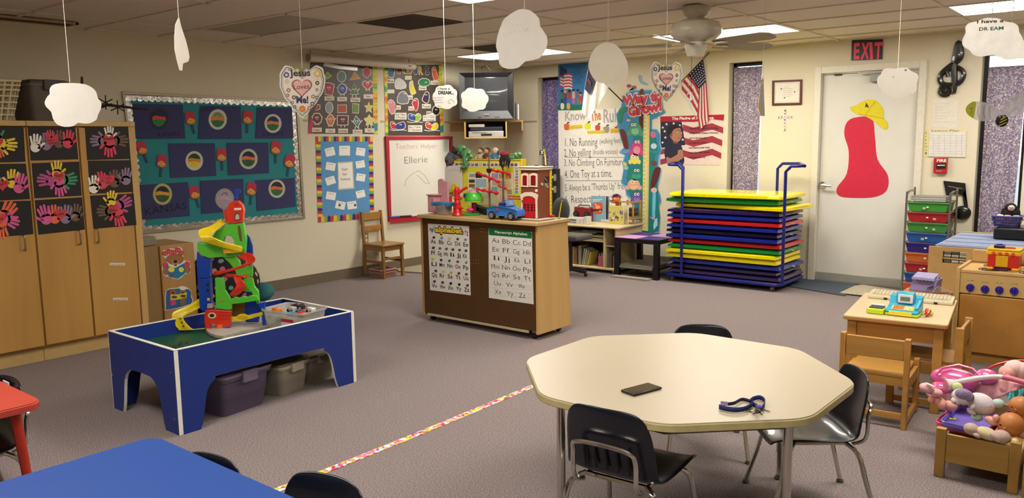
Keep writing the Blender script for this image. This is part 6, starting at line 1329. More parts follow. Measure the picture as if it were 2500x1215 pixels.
def doll(px,hair,body,label,beard=None,veil=None):
 t=thing('cloth_doll',label,'doll',q_(px,388.5,.028));c=q_(px,369,.028)
 G().ell(c,(.026,.022,.026),14,10).build('head',SK,t,ang=80);G().ell(c+V((0,.006,.008)),(.029,.023,.023),14,10).build('hair',M(hair,.8),t,ang=80)
 f=c+V((0,-.008,-.002));G().ell(f,(.0215,.017,.02),14,10).build('face',SK,t,ang=80)
 if beard:G().ell(f+V((0,-.003,-.012)),(.018,.014,.012)).build('beard',M(beard,.8),t,ang=80)
 for s in(-1,1):G().ell(f+V((s*.008,-.0165,.004)),(.0025,.002,.003),6,5).build('eye',EYEB,t)
 z0=ZB+.001;g=G().lathe((c.x,c.y,0),[(.03,z0),(.034,z0+.006),(.022,c.z-.022),(.012,c.z-.015)],14);g.build('robe',M(body,.8),t)
 for s in(-1,1):l=G().tube([(c.x+s*.018,c.y-.003,c.z-.028),(c.x+s*.034,c.y-.012,c.z-.042),(c.x+s*.03,c.y-.025,c.z-.055)],.008,7).build('arm',M(body,.8),t);G().ell((c.x+s*.03,c.y-.027,c.z-.056),.008,8,6).build('hand',SK,l)
 if veil:G().ell(c+V((0,.012,-.01)),(.032,.018,.036)).build('veil',M(veil,.8),t,ang=80)
doll(1173,'#4a3528','#b09a84','bearded cloth doll in a pale robe, left of the three on the display board','#4a3528')
doll(1188.5,'#2a1c18','#4a3428','cloth doll in a brown robe, middle of the three on the display board')
doll(1208,'#c8beb4','#2a6a9a','cloth doll in a blue robe, right of the three on the display board',None,'#1c3a5c')
# red and black feathered toy on the ship mast (held there): its own thing
c=at(1232,382,4.93);t=thing('feathered_puppet','red topped puppet with long black fringe hung on the mast top','puppet',c-V((0,0,.03)))
G().ell(c+V((0,0,.02)),(.042,.036,.022),14,8).build('red_cap',M('#8a1f2c',.8,var=.15,sc_=60),t,ang=80);G().ell(c,(.036,.034,.03),12,8).build('head',M('#17100f',.8),t,ang=80)
for k in range(11):a=k*.571;p=c+V((.03*math.cos(a),.026*math.sin(a),-.005));G().tube([p,p+V((.012*math.cos(a),.01*math.sin(a),-.03)),p+V((.004*math.sin(k),0,-.065-.012*(k%3)))],.007,6,rs=[.008,.008,.003]).build('fringe',M('#17100f',.8),t)
G().ell(c+V((-.02,-.034,.002)),.005,8,6).build('eye',EYEW,t)
# pink toy chair/vanity
a,b=at(1061,519,4.93),at(1092,519,4.93);PK=M('#cf949c',.4);t=thing('pink_toy_vanity','pink plastic toy armchair at the left end of the rolling cabinet','toy',((a.x+b.x)/2,4.94,UZ));zt=at(1075,436,4.93).z;zm=at(1075,473,4.93).z
bx0,bx1=at(1070,500,4.93).x,at(1093,500,4.93).x;r0=(bx1-bx0)*.42
P=[(bx0,4.93,UZ+.002),(bx1,4.93,UZ+.002),(bx1,4.93,zt-.022),(bx0+r0*1.4,4.93,zt-.02)]+[(bx0+r0*(.7+.7*math.cos(k*math.pi/6)),4.93,zt-.02+.02*math.sin(k*math.pi/6))for k in range(1,6)]+[(bx0,4.93,zt-.025)]
G().prism(P,(0,.02,0)).build('back',PK,t,flat=True,bev=.002);G().box(a.x-.002,bx0+.03,4.85,4.928,UZ+.002,zm-.012).build('arm',PK,t,bev=.005);G().box(a.x-.01,bx0+.05,4.84,4.928,zm-.011,zm).build('top',M('#d8a4aa',.4),t,bev=.004)
t=bin_tote('small_bin','small clear bin with a blue lid on the rolling cabinet',((at(1060,521,4.80).x+at(1106,521,4.80).x)/2,4.80,UZ+.002),.15,.1,.085,M('#b4aaa6',.2,alpha=.45),M('#2a7aa8',.35),0,.85,True,None,.014)
for k,c in enumerate(('#8a5a5a','#3a3a42','#7a6a6a','#4a3a44')):tag(G().ell((t.location.x-.045+.03*k,4.80+.01*(k%2),UZ+.035+.008*(k%2)),(.02,.024,.02),8,6).build('toy_piece',M(c,.5),ang=80),['dull pink toy piece inside the small blue lidded bin','black toy piece inside the small blue lidded bin, left','brown toy piece inside the small blue lidded bin','violet toy piece inside the small blue lidded bin'][k],'toy')
# yellow flower toy
c=at(1110,457,4.98);t=thing('yellow_flower_toy','yellow plastic flower behind the red toy tower','toy',(c.x,c.y,UZ));YL=M('#dcc420',.4)
for k in range(5):a_=k*1.2566+.3;G().ell(c+V((.022*math.cos(a_),0,.022*math.sin(a_))),(.018,.006,.018),10,6).build('petal',YL,t)
G().cyl(c,(c.x,c.y,UZ+.002),.004).build('stem',YL,t);G().lathe((c.x,c.y,UZ+.002),[(.03,0),(.03,.006),(.01,.012)]).build('base',YL,t)
# red toy tower with arm
c=at(1117,525,4.77);RT=M('#c81a1c',.3,coat=.3);t=thing('red_toy_tower','red plastic toy tower with a slanting arm beside the small clear bin','toy',(c.x,c.y,UZ));zt=at(1117,456,4.77).z
G().lathe((c.x,c.y,0),[(.045,UZ+.002),(.042,UZ+.012),(.030,UZ+.03),(.026,UZ+.09),(.030,UZ+.10),(.024,UZ+.11),(.022,zt-.04),(.026,zt-.025),(.018,zt-.006),(.004,zt)],16).build('tower',RT,t)
for k in range(4):G().lathe((c.x,c.y,UZ+.03+.035*k),[(.030,0),(.033,.004),(.030,.008)],16).build('ring',RT,t)
for s in(-1,1):G().box(c.x+s*.03-.008,c.x+s*.03+.008,c.y-.01,c.y+.01,UZ+.012,UZ+.085).build('buttress',RT,t,bev=.003)
G().tube([(c.x+.02,c.y,zt-.05),(c.x+.05,c.y+.02,zt-.02),(c.x+.085,c.y+.03,zt-.004)],.011,8).build('arm',RT,t);G().box(c.x+.02,c.x+.055,c.y-.012,c.y+.012,UZ+.055,UZ+.068).build('ramp',RT,t)
# green and pink dome playset on a stand
c=at(1157,490,4.90);LG=M('#3fae2a',.35,coat=.2);t=thing('dome_playset','green toy dome with a pink top on a small stand','toy',(c.x,4.90,UZ));zr=at(1157,491,4.9).z
G().lathe((c.x,4.9,0),[(.062,zr),(.078,zr+.008),(.076,zr+.035),(.064,zr+.062),(.05,zr+.075)],24).build('green_shell',LG,t);G().lathe((c.x,4.9,0),[(.05,zr+.074),(.042,zr+.086),(.02,zr+.096),(.003,zr+.098)],20).build('pink_top',M('#c87ab0',.35),t)
G().lathe((c.x,4.9,0),[(.075,zr-.006),(.084,zr-.002),(.084,zr+.003),(.07,zr+.004)],24).build('rim',M('#c8c82a',.4),t);G().ell((c.x-.048,4.852,zr+.045),(.022,.012,.024),12,8).build('window',M('#2a4a78',.3),t,ang=80)
G().cyl((c.x,4.9,UZ+.02),(c.x,4.9,zr),.02).build('post',M('#7a2a34',.4),t);G().lathe((c.x-.012,4.88,0),[(.07,UZ+.002),(.07,UZ+.010),(.055,UZ+.014)],22).build('green_base',M('#1f9a4a',.4),t);G().ell((c.x,4.85,UZ+.045),(.035,.022,.016),12,8).build('pink_slide',M('#d02a80',.35),t,ang=80)
for k in range(3):G().ell((c.x+.005+.016*(k-1),4.9,zr+.108),(.012,.004,.006),8,6,ROT(30*(k-1))).build('leaf',LG,t)
# pirate ship
t=thing('pirate_ship','toy pirate ship with black hull, wooden masts and furled red sails','toy',(at(1205,525,4.93).x,4.93,UZ));sx0=at(1152,520,4.93).x;sx1=at(1276,520,4.93).x;L_=sx1-sx0
vs_=[];fs=[];K=12
for i in range(K+1):
 s=i/K;x=sx0+L_*s;hw=.05*math.sin(math.pi*min(1,.12+s*.75))**.7;dk=UZ+.055+.035*(1-min(1,s*4))**2+.03*max(0,s-.7)/.3
 for y,z in((-1,dk),(-.9,(dk+UZ)/2),(-.35,UZ+.003+.05*max(0,1-s*5)),(.35,UZ+.003+.05*max(0,1-s*5)),(.9,(dk+UZ)/2),(1,dk)):vs_.append((x,4.955+y*hw,z))
for i in range(K):
 for j in range(6):fs.append((i*6+j,i*6+(j+1)%6,(i+1)*6+(j+1)%6,(i+1)*6+j))
fs+=[tuple(range(6))[::-1],tuple(range(K*6,K*6+6))]
G().add(vs_,fs).build('hull',M('#1b191b',.5),t,ang=50)
WDN=M('#7a4a2c',.5);RS=M('#c01f24',.45,bump=.3,sc_=12)
def mast(px,ptop,pbot,Y,r):a=at(px,pbot,Y);b=at(px,ptop,Y);G().cyl((a.x,Y,UZ+.05),(a.x,Y,b.z),r,r*.7,n=8).build('mast',WDN,t);return a.x
mast(1195.5,365,500,4.90,.008);mast(1229,400,500,4.94,.009)
def sail(a,b,Y):p,q=at(*a,Y),at(*b,Y);n=12;P=[p.lerp(q,i/n)+V((0,0,.004*math.sin(i*1.7)))for i in range(n+1)];G().tube(P,.01,8,rs=[.004 if i in(0,n)else .0105+.0035*math.sin(i*1.9)for i in range(n+1)]).build('furled_sail',RS,t)
sail((1163,421),(1223,445),4.88);sail((1162,461),(1218,472),4.88);sail((1200,415),(1246,424),4.92);sail((1216,452),(1238,460),4.95)
c=at(1194,418,4.90);G().lathe((c.x,c.y,c.z),[(.014,-.012),(.02,.0),(.022,.022),(.019,.022)],10).build('crow_nest',M('#241a18',.5),t)
RP=M('#b8983a',.5)
def ladder(a,b,c_,d,Y,n):
 g=G();A,B,C_,D=(at(*k,Y)for k in(a,b,c_,d));g.tube([A,C_],.0018,5).tube([B,D],.0018,5).tube([A.lerp(B,.5),C_.lerp(D,.5)],.0015,5)
 for k in range(1,n):g.tube([A.lerp(C_,k/n),B.lerp(D,k/n)],.0014,5)
 g.build('rope_ladder',RP,t)
ladder((1188,440),(1197,440),(1171,497),(1184,497),4.885,9);ladder((1208,470),(1214,470),(1212,504),(1223,504),4.88,6);ladder((1232,425),(1240,425),(1241,482),(1252,482),4.92,9)
g=G();a,b=at(1240,478,4.9),at(1280,480,4.9)
for k in range(12):p=a.lerp(b,k/11);g.cyl(p,p-V((0,0,.022)),.0022,n=6)
g.tube([a,b],.004,6).tube([a-V((0,0,.022)),b-V((0,0,.022))],.004,6).build('red_railing',M('#a82420',.4),t)
# blue convertible
Yc=4.75;x0=at(1190,530,Yc-.05).x;x1=x0+.30;t=thing('toy_car','bright blue toy convertible at the front edge of the rolling cabinet','toy car',((x0+x1)/2,Yc,UZ));CB=M('#2f7ac8',.2,coat=1,var=.02)
prof=[(0,.03),(0,.075),(.02,.095),(.075,.105),(.19,.10),(.21,.098),(.29,.082),(.30,.05),(.295,.03)]
g=G();Kp=len(prof);ys=[(-.058,.9),(-.065,1),(.065,1),(.058,.9)]
vs_=[(x0+x*1.0,Yc+yy*(1-.1*abs(x/.15-1)**3),UZ+.0+z*(sc__ if z>.05 else 1))for yy,sc__ in ys for x,z in prof]
for j in range(3):fs_=[(j*Kp+i,j*Kp+i+1,(j+1)*Kp+i+1,(j+1)*Kp+i)for i in range(Kp-1)]+[(j*Kp+Kp-1,j*Kp,(j+1)*Kp,(j+1)*Kp+Kp-1)];g.f+=fs_
g.f+=[tuple(range(Kp))[::-1],tuple(range(3*Kp,4*Kp))];g.v=[V(q)for q in vs_];g.build('body',CB,t,bev=.006,ang=60)
G().box(x0+.10,x0+.19,Yc-.045,Yc+.045,UZ+.097,UZ+.112).build('cabin',M('#1a2a5a',.4),t,bev=.008)
g=G();a=x0+.195;g.tube([(a,Yc-.05,UZ+.10),(a-.022,Yc-.045,UZ+.15),(a-.022,Yc+.045,UZ+.15),(a,Yc+.05,UZ+.10)],.004,6).build('windscreen_frame',M('#2a4ab0',.3),t)
G().prism([(a,Yc-.045,UZ+.105),(a-.02,Yc-.042,UZ+.147),(a-.02,Yc+.042,UZ+.147),(a,Yc+.045,UZ+.105)],(.001,0,.001)).build('windscreen',M('#7a94c8',.1,alpha=.4),t,flat=True)
for sx in(.115,.15):G().box(x0+sx-.008,x0+sx,Yc-.04,Yc+.04,UZ+.11,UZ+.13).build('seat',M('#1a2a6a',.5),t,bev=.004)
for sx in(.055,.245):
 for sy in(-1,1):c=V((x0+sx,Yc+sy*.056,UZ+.032));w_=G().cyl(c-V((0,.012,0)),c+V((0,.012,0)),.032,n=24).build('wheel',BLK,t,bev=.004);G().cyl(c+V((0,sy*.0125,0)),c+V((0,sy*.014,0)),.02,n=12).build('hubcap',M('#c8c8cc',.25,.8),w_)
for s in(-1,1):G().ell((x0+.0,Yc+s*.035,UZ+.075),(.004,.016,.008)).build('tail_light',M('#b82a4a',.3),t)
G().ell((x0+.11,Yc-.062,UZ+.078),(.014,.003,.008)).build('side_emblem',M('#b03a6a',.4),t)
# fire station
hx1,hy0=at(1314,531,4.80).x,4.80;hx0=at(1273,531,4.80).x;hy1=PX(1347,528,hx1).y;hz1=at(1314,416,4.80).z
hy1=min(hy1,5.045);t=thing('toy_fire_station','brown toy fire station with a red arched door and a flag on its roof','toy',((hx0+hx1)/2,(hy0+hy1)/2,UZ));BRK=M('#7a3c26',.5,var=.05,sc_=40);CRM2=M('#d8c8b0',.45);RDD=M('#b01a1e',.35)
G().box(hx0,hx1,hy0,hy1,UZ+.014,hz1).build('walls',BRK,t,bev=.002);G().box(hx0-.03,hx1+.035,hy0-.035,hy1+.0,UZ+.002,UZ+.0135).build('base_plate',M('#b8b2a8',.5),t,bev=.003)
G().box(hx0-.012,hx1+.012,hy0-.014,hy1+.0,hz1+.0005,hz1+.02).build('cornice',CRM2,t,bev=.004);G().box(hx0-.018,hx1+.018,hy0-.02,hy1+.0,hz1+.0205,hz1+.028).build('roof_rim',CRM2,t,bev=.002)
HF=Fr((0,hy0,0),(0,-1,0));Zs=ZF(1220,360,.15638)
for x0_,x1_ in((338,455),(465,592)):
 o_=[(x0_,612),(x0_,420),(x0_+30,405),((x0_+x1_)/2,397),(x1_-25,405),(x1_,420),(x1_,620)];flat('window_frame',HF,Zs(o_),CRM2,t,0,.006,.001)
 a,b=x0_+20,x1_-30;flat('window',HF,Zs([(a,585),(a,440),((a+b)/2,430),(b,440),(b,592)]),RDD,t,.0062,.002)
 for i in range(2):
  for j in range(4):x=a+8+i*(b-a-16)/2;y=448+j*36;flat('pane',HF,Zs(rc(x+2,y,x+(b-a-16)/2-4,y+26)),M('#4a1416',.3),t,.0083,.0006)
flat('door_arch',HF,Zs([(345,1095),(345,830),(325,735),(400,697),(500,695),(570,720),(605,745),(590,830),(595,1105),(570,1105),(565,800),(520,765),(460,755),(400,762),(368,790),(362,1095)]),CRM2,t,0,.008)
flat('fire_door',HF,Zs([(362,1085),(365,790),(400,762),(460,755),(520,768),(562,800),(562,1098)]),RDD,t,.0002,.005)
for i in range(4):
 for j in range(3):x=378+i*(52 if i<2 else 50)+(10 if i>1 else 0);y=885+j*40;flat('pane',HF,Zs(rc(x,y,x+30,y+26)),M('#2c0c0e',.3),t,.0054,.001)
flat('emblem',HF,Zs(el(575,672,20,24)),CRM2,t,.0,.004);flat('hinge',HF,Zs(rc(345,820,368,850)),RDD,t,.009,.002);flat('hinge',HF,Zs(rc(345,1050,368,1085)),RDD,t,.009,.002)
SF=Fr((hx1,0,0),(1,0,0));c=SF.p(*Zs([(655,572)])[0]);G().cyl(c,c+V((.008,0,0)),.011,n=16).build('bell',M('#b0a490',.35),t)
flat('side_window',SF,Zs([(697,455),(765,450),(768,545),(697,548)]),M('#241214',.4),t,0,.001);flat('side_window',SF,Zs([(697,560),(768,550),(770,635),(697,632)]),M('#6a5a5c',.4),t,0,.001)
line('window_bar',SF,[Zs([(700,470),(740,520)]),Zs([(705,565),(750,625)]),Zs([(715,560),(762,620)])],.9,CRM2,t,.0014)
yx=PX(1345.5,470,hx1+.003).y;g=G().box(hx1+.001,hx1+.012,hy1-.028,hy1-.010,UZ+.03,hz1-.004);g.build('yellow_ladder',M('#dcb81c',.4),t,bev=.001)
for k in range(11):z=UZ+.05+k*.028;G().cyl((hx1+.012,hy1-.019,z),(hx1+.0135,hy1-.019,z),.004,n=8).build('rung_hole',M('#7a5a14',.5),t)
G().box(hx1+.001,hx1+.03,hy1-.04,hy1-.0,UZ+.0145,UZ+.03).build('red_foot',RDD,t,bev=.002)
p=at(1333,405,4.95);p2=at(1328,364,4.95);G().tube([p-V((0,0,.02)),p.lerp(p2,.5)+V((.003,0,0)),p2],.0055,8).build('flag_pole',M('#d8c83a',.4),t);PFm=Fr((0,4.95,0),(0,-1,0))
flat('pirate_flag',PFm,[(1318,366),(1329,366),(1330,376),(1317,379)],M('#17151a',.5),t,.004,.001);line('white_cross',PFm,[[(1321,368),(1326,375)],[(1326,368),(1320.5,376)]],1.6,EYEW,t,.0055)
for k in range(2):G().box(hx0+.02+.09*k,hx0+.045+.09*k,hy1-.03,hy1-.01,hz1+.0285,hz1+.034).build('roof_clip',BLK,t)
# small things right of the station, standing on the back part
c=at(1353,520,5.03);
t=thing('yellow_stick_toy','slim yellow toy pole with a grey knob right of the fire station','toy',(-3.62,5.02,UZ));G().cyl((-3.60,5.0,UZ+.002),(-3.588,5.02,UZ+.125),.004,n=8).build('pole',M('#b8b020',.4),t);G().ell((-3.586,5.022,UZ+.131),.009,10,8).build('knob',M('#6a665c',.4),t);G().lathe((-3.60,5.0,UZ+.002),[(.014,0),(.014,.004),(.005,.008)],12).build('foot',M('#8a8420',.4),t)
# black panel with yellow tags behind the unit, and grey chair back
BT2=thing('black_rack','tall narrow black rack with small yellow tags in front of the left window','rack',(-6.02,8.33,0));
xa,xb=PY(1341,470,8.3).x,PY(1361,470,8.3).x;G().box(xa,xb,8.28,8.36,0,PY(1350,412,8.3).z).build('body',M('#141216',.5),BT2,bev=.003)
RF=Fr((0,8.28,0),(0,-1,0))
for y in(432,461):flat('tag',RF,rc(1347,y-3,1357,y+3),M('#c8bc2a',.5),BT2,.0,.004);flat('clip',RF,rc(1352,y-7,1358,y+9),M('#8a8884',.5),BT2,.0045,.003)
t=thing('office_chair','grey padded chair back between the rolling cabinet and the low shelf','chair',(PY(1370,500,7.1).x,7.1,0));xc=t.location.x;zt=PY(1370,481,7.1).z
g=G();g.ell((xc,7.1,zt-.14),(.115,.03,.14),20,12);g.build('backrest',M('#55534f',.85,var=.08,sc_=80),t,ang=80);G().box(xc-.19,xc+.19,7.13,7.45,.40,.46).build('seat',M('#55534f',.85),t,bev=.02);G().cyl((xc,7.18,.42),(xc,7.12,zt-.2),.014).cyl((xc,7.28,.05),(xc,7.28,.40),.02).build('stem',BLK,t)
for k in range(5):a_=k*1.2566;G().tube([(xc,7.28,.06),(xc+.2*math.cos(a_),7.28+.2*math.sin(a_),.045)],.014,8).build('base_spoke',BLK,t);
for k in range(5):a_=k*1.2566;G().ell((xc+.2*math.cos(a_),7.28+.2*math.sin(a_),.022),.0215,10,8).build('caster',BLK,t)
# ---- things on the low shelf (top z .53)
LZ=SH+.026
def lat(px,py,z=LZ):return PZ(px,py,z)
t=thing('paper_stack','stack of papers and cases at the left end of the low shelf top','paper',(-5.33,7.74,LZ))
for k,c in enumerate(('#c8c4ba','#7a7870','#d0ccc2','#55534e','#b8b4a8')):G().box(-5.43+.006*(k%2),-5.24+.008*(k%3),7.62,7.84,LZ+.001+.012*k,LZ+.012+.012*k).build('paper',M(c,.5),t)
t=thing('white_file_bin','white paper filled tray left of the red radio','tray',(-5.16,7.66,LZ));
for k in range(3):G().box(-5.235+.05*k,-5.19+.05*k,7.61,7.71,LZ+.001,LZ+.05+.02*k).build('white_card',M('#d4d0c8',.5),t)
a,b=PY(1402,525,7.92),PY(1441,525,7.92);t=thing('red_radio','small red and black portable radio on the low shelf','radio',((a.x+b.x)/2,7.95,LZ));zt=PY(1420,505,7.92).z
G().box(a.x,b.x,7.91,8.01,LZ+.001,zt).build('body',M('#7a1a24',.3,coat=.5),t,bev=.012)
for x in(a.x+.035,b.x-.035):s_=G().cyl((x,7.915,(LZ+zt)/2),(x,7.895,(LZ+zt)/2),.036,n=20).build('speaker',BLK,t);G().cyl((x,7.894,(LZ+zt)/2),(x,7.892,(LZ+zt)/2),.024,n=20).build('cone',M('#3a3638',.5),s_)
G().tube([(a.x+.03,7.96,zt-.01),(a.x+.04,7.96,zt+.018),(b.x-.04,7.96,zt+.018),(b.x-.03,7.96,zt-.01)],.006).build('handle',BLK,t);G().tube([(b.x-.01,7.97,zt),(b.x-.03,8.0,zt+.12)],.002,5).build('antenna',STEEL,t)
def stbook(name,label,q,Y,th,mat,tilt=0,z=None):
 """standing book whose front cover spans image points q = (x0, ytop, x1, ybottom) at depth Y"""
 a,b=PY(q[0],q[3],Y),PY(q[2],q[1],Y);zb=LZ+.001;t=thing(name,label,'book',((a.x+b.x)/2,Y+th/2,zb));G().box(a.x,b.x,Y,Y+th,zb,b.z).build('cover',mat,t,bev=.001);G().box(a.x+.002,b.x+.001,Y+.002,Y+th-.002,zb+.002,b.z-.003).build('pages',PAP,t);return t,Fr((0,Y,0),(0,-1,0))
t,f=stbook('picture_book','light blue picture book with an orange drawing standing on the low shelf',(1443,479,1478,527),7.98,.012,M('#7aa4bc',.4));Zk=ZF(1360,460,.18103)
flat('cover_art',f,Zk(sm([(480,200),(600,190),(615,240),(605,330),(560,345),(490,320),(500,260)],2)),M('#c8583a',.5),t,.0005,.0006);flat('cover_art',f,Zk(el(548,250,34,26,12)),M('#e0a070',.5),t,.0012,.0005);line('lettering',f,[Zk([(480,150),(610,145)]),Zk([(480,170),(580,166)])],1.6,M('#d8dcd8',.5),t,.0006)
for x in(520,580):flat('cover_art',f,Zk(el(x,215 if x<550 else 300,10,8,8)),EYEW,t,.0018,.0005)
flat('cover_art',f,Zk([(480,280),(610,275),(610,300),(480,305)]),M('#4a2c24',.5),t,.0012,.0005)
t,f=stbook('picture_book','blue and brown book just behind the light blue picture book',(1468,479,1485.5,520),8.01,.02,M('#2c5a7a',.4));flat('spine',f,rc(1478,481,1482,520),M('#7a4a2c',.5),t,.0005,.0005)
t,f=stbook('picture_book','yellow green book with a crowd of cartoon children on its cover',(1486,503,1522,541),7.86,.012,M('#c8be6a',.4));rp=random.Random(5)
for k in range(30):x=1488+rp.random()*32;y=513+rp.random()*25;flat('cover_art',f,el(x,y,1.3+rp.random()*1.8,1.3+rp.random()*2,8),M(rp.choice(['#3a2a24','#6a8a4a','#c8b0a0','#4a5a8a','#d8d4c8','#a84a3a','#7a6a9a','#5a6a5a']),.5),t,.0006+.0001*k,.0004)
t,f=stbook('picture_book','thin cream book to the right of the crowd cover book',(1521,501,1534,540),7.90,.012,M('#d0c49a',.5));line('cover_art',f,[[(1526,520),(1528,532),(1526,538)],[(1530,512),(1531,536)]],1,M('#6a5a44',.5),t,.0006)
# crate of books
x0,x1=PY(1511,540,7.955).x,PY(1546,540,7.955).x;zt=PY(1520,490,7.955).z;t=thing('wooden_crate','light slatted wooden crate of books at the right end of the low shelf','crate',((x0+x1)/2,8.04,LZ));CW=M('#b08a4a',.5,wood=2,var=.08)
for x in(x0,x1-.018):
 for y in(7.955,8.12):G().box(x,x+.018,y,y+.018,LZ+.001,zt).build('post',CW,t,bev=.001)
for z in(zt-.02,LZ+.05,LZ+.002):G().box(x0,x1,7.945,7.954,z,z+.018).build('slat',CW,t,bev=.001);G().box(x1+.0005,x1+.008,7.955,8.138,z,z+.018).build('slat',CW,t,bev=.001)
for k in range(3):
 c=['#2c2826','#55402c','#3a3440'][k];tag(G().box(x0+.022,x1-.022,7.975,8.11,LZ+.09+.030*k,LZ+.115+.030*k).build('book',M(c,.5),bev=.002),['black book lying lowest in the wooden crate','brown book lying in the middle of the wooden crate','dark violet book lying topmost in the wooden crate'][k],'book')
G().box(x0+.019,x1-.019,7.975,8.118,LZ+.07,LZ+.085).build('shelf',CW,t)
# hand puppet
c=PY(1505,488,7.99);t=thing('hand_puppet','orange hand puppet with shaggy purple hair on the low shelf','puppet',(c.x,c.y,LZ));OR_=M('#d8702a',.85,var=.06,bump=.2,sc_=150)
G().ell(c,(.052,.045,.042),16,11).build('head',OR_,t,ang=80);G().ell(c+V((-.03,-.02,-.02)),(.036,.036,.016),14,8).build('jaw',OR_,t,ang=80);G().ell(c+V((-.034,-.035,-.008)),(.028,.02,.006),12,6).build('mouth',M('#4a1612',.7),t,ang=80)
for dx in(-.034,-.006):G().ell(c+V((dx,-.036,.020)),.0095,10,8).build('eye',EYEW,t);G().ell(c+V((dx-.003,-.0445,.020)),.0035,8,6).build('pupil',EYEB,t)
g=G();rp=random.Random(9)
for k in range(70):
 a_=rp.random()*6.28;e_=rp.random()*.9;d=V((math.cos(a_)*math.sin(e_*1.3),math.sin(a_)*math.sin(e_*1.3),math.cos(e_*1.3)));p=c+V((d.x*.05,d.y*.042,d.z*.038));g.tube([p,p+d*.022+V((0,0,.008)),p+d*.036+V((rp.uniform(-.012,.012),0,-.002))],.003,4,rs=[.004,.003,.0008])
g.build('hair',M('#5a2058',.8),t)['kind']='stuff';G().lathe((c.x+.01,c.y+.02,0),[(.04,LZ+.002),(.036,LZ+.03),(.03,c.z-.025)],14).build('sleeve',OR_,t)
# flat books lying open
for P,lb,hh in(([(1398,533),(1440,526),(1470,529),(1440,540)],'white magazine lying on the low shelf beside the radio',.012),([(1446,538),(1456,530),(1497,533),(1492,545)],'thick white book lying at the front of the low shelf',.03)):
 Q=[lat(*p)for p in P];Q=[V((q.x,max(q.y,7.575),0))for q in Q];t=thing('lying_book',lb,'book',(Q[0]+Q[2])*.5+V((0,0,LZ)));G().prism([q+V((0,0,LZ+.001))for q in Q],(0,0,hh-.002)).build('pages',M('#d0cbb8',.6),t,flat=True);G().prism([q+V((0,0,LZ+hh-.0005))for q in Q],(0,0,.0015)).build('cover',M('#b8bab4',.5,var=.15,sc_=30),t,flat=True)
# ---- toy tower in the train table
c0=PZ(575,812,.366);d=ray(575,700);nn=V((-d.x,-d.y,0)).normalized();nn.rotate(Matrix.Rotation(R(-12),3,'Z'))
TP=Fr(PZ(590,800,.366),nn);Zt=ZF(400,440,.33755)
t=thing('toy_track_tower','tall plastic car track tower in green, red, blue and yellow','toy',(TP.o.x,TP.o.y,.366));tt_=t
GG=M('#58c034',.35,coat=.2,bump=.12,sc_=60);RR=M('#d8321c',.3,coat=.3);BB_=M('#1440a8',.32,coat=.2);YY=M('#e4c81a',.3,coat=.3);GY=M('#a8a094',.5,var=.1,sc_=30)
ZMIN[0]=.367
P=[PZ(q[0],q[1],.366)for q in Zt(sm([(300,1070),(330,1120),(430,1145),(560,1110),(700,1085),(790,1055),(770,1015),(640,990),(480,1000),(340,1030)],2))]
P=[V((max(min(q.x,TX1-.03),TX0+.03),q.y,.3665))for q in P];G().prism(P,(0,0,.016)).build('base',GY,t,flat=True)
def tf(name,pts,mat,off,th,bev=.002,s=0,par=None):return flat(name,TP,Zt(sm(pts,s))if s else Zt(pts),mat,par or tt_,off,th,bev)
# upper green rock with an arch opening (outline runs round the hole)
tf('green_rock',[(460,315),(585,300),(605,420),(600,512),(560,520),(525,470),(520,425),(500,398),(475,392),(450,405),(440,440),(440,500),(430,545),(340,552),(285,530),(258,490),(258,440),(330,452),(372,430),(368,398),(395,358),(430,340)],GG,-.03,.055)
tf('green_rock',[(430,500),(560,505),(600,512),(575,528),(500,548),(430,545)],GG,-.028,.05)
tf('green_rock',[(430,545),(520,545),(555,580),(560,620),(645,615),(648,690),(540,700),(520,640),(480,590)],GG,-.02,.03)
tf('green_pillar',[(378,700),(440,700),(450,790),(475,830),(497,870),(498,922),(480,930),(385,918)],GG,.015,.03)
tf('green_pillar',[(585,700),(645,695),(660,760),(690,800),(697,880),(680,890),(665,850),(640,800),(600,800),(575,790)],GG,-.02,.03)
tf('green_hedge',[(490,855),(520,838),(550,845),(580,832),(610,838),(640,825),(680,830),(690,860),(495,888)],GG,.0,.035)
tf('brown_vine',[(535,330),(550,325),(560,370),(568,440),(552,440),(540,390)],M('#6a4a2a',.5),.0255,.003)
tf('red_barn',[(462,212),(487,162),(512,146),(552,146),(578,172),(590,210),(583,296),(475,306),(470,255)],RR,-.025,.06);tf('barn_sign',[(508,200),(560,198),(560,214),(508,216)],M('#e4d8cc',.5),.0352,.002);tf('barn_door',[(512,292),(512,245),(530,230),(548,240),(553,285)],M('#4a4034',.4),.0352,.003);tf('barn_door',[(518,285),(518,255),(532,240),(545,252),(547,280)],M('#c8b8a8',.4),.0385,.001)
tf('red_gate',[(430,210),(442,208),(462,290),(450,298)],RR,.0,.02);tf('roof_loft',el(528,175,14,14,12),M('#b82814',.4),.0352,.002)
tf('weather_vane',[(508,138),(515,110),(520,90),(508,82),(508,66),(530,60),(560,72),(556,92),(538,98),(535,138)],BB_,-.005,.012)
tf('blue_column',[(258,505),(290,545),(352,548),(350,690),(262,700),(255,600)],BB_,-.05,.06);tf('blue_column',[(262,704),(350,698),(358,880),(340,900),(278,895)],BB_,-.05,.06)
for y in(755,795):tf('column_hole',rc(308,y-10,325,y+10),M('#0a1a4a',.5),.0105,.001)
tf('column_label',rc(313,850,332,870),YY,.0105,.001);tf('blue_elevator',[(275,895),(350,890),(385,905),(372,930),(300,938),(278,920)],BB_,-.04,.05);tf('grey_hub',[(318,890),(362,888),(362,918),(318,922)],GY,.012,.02)
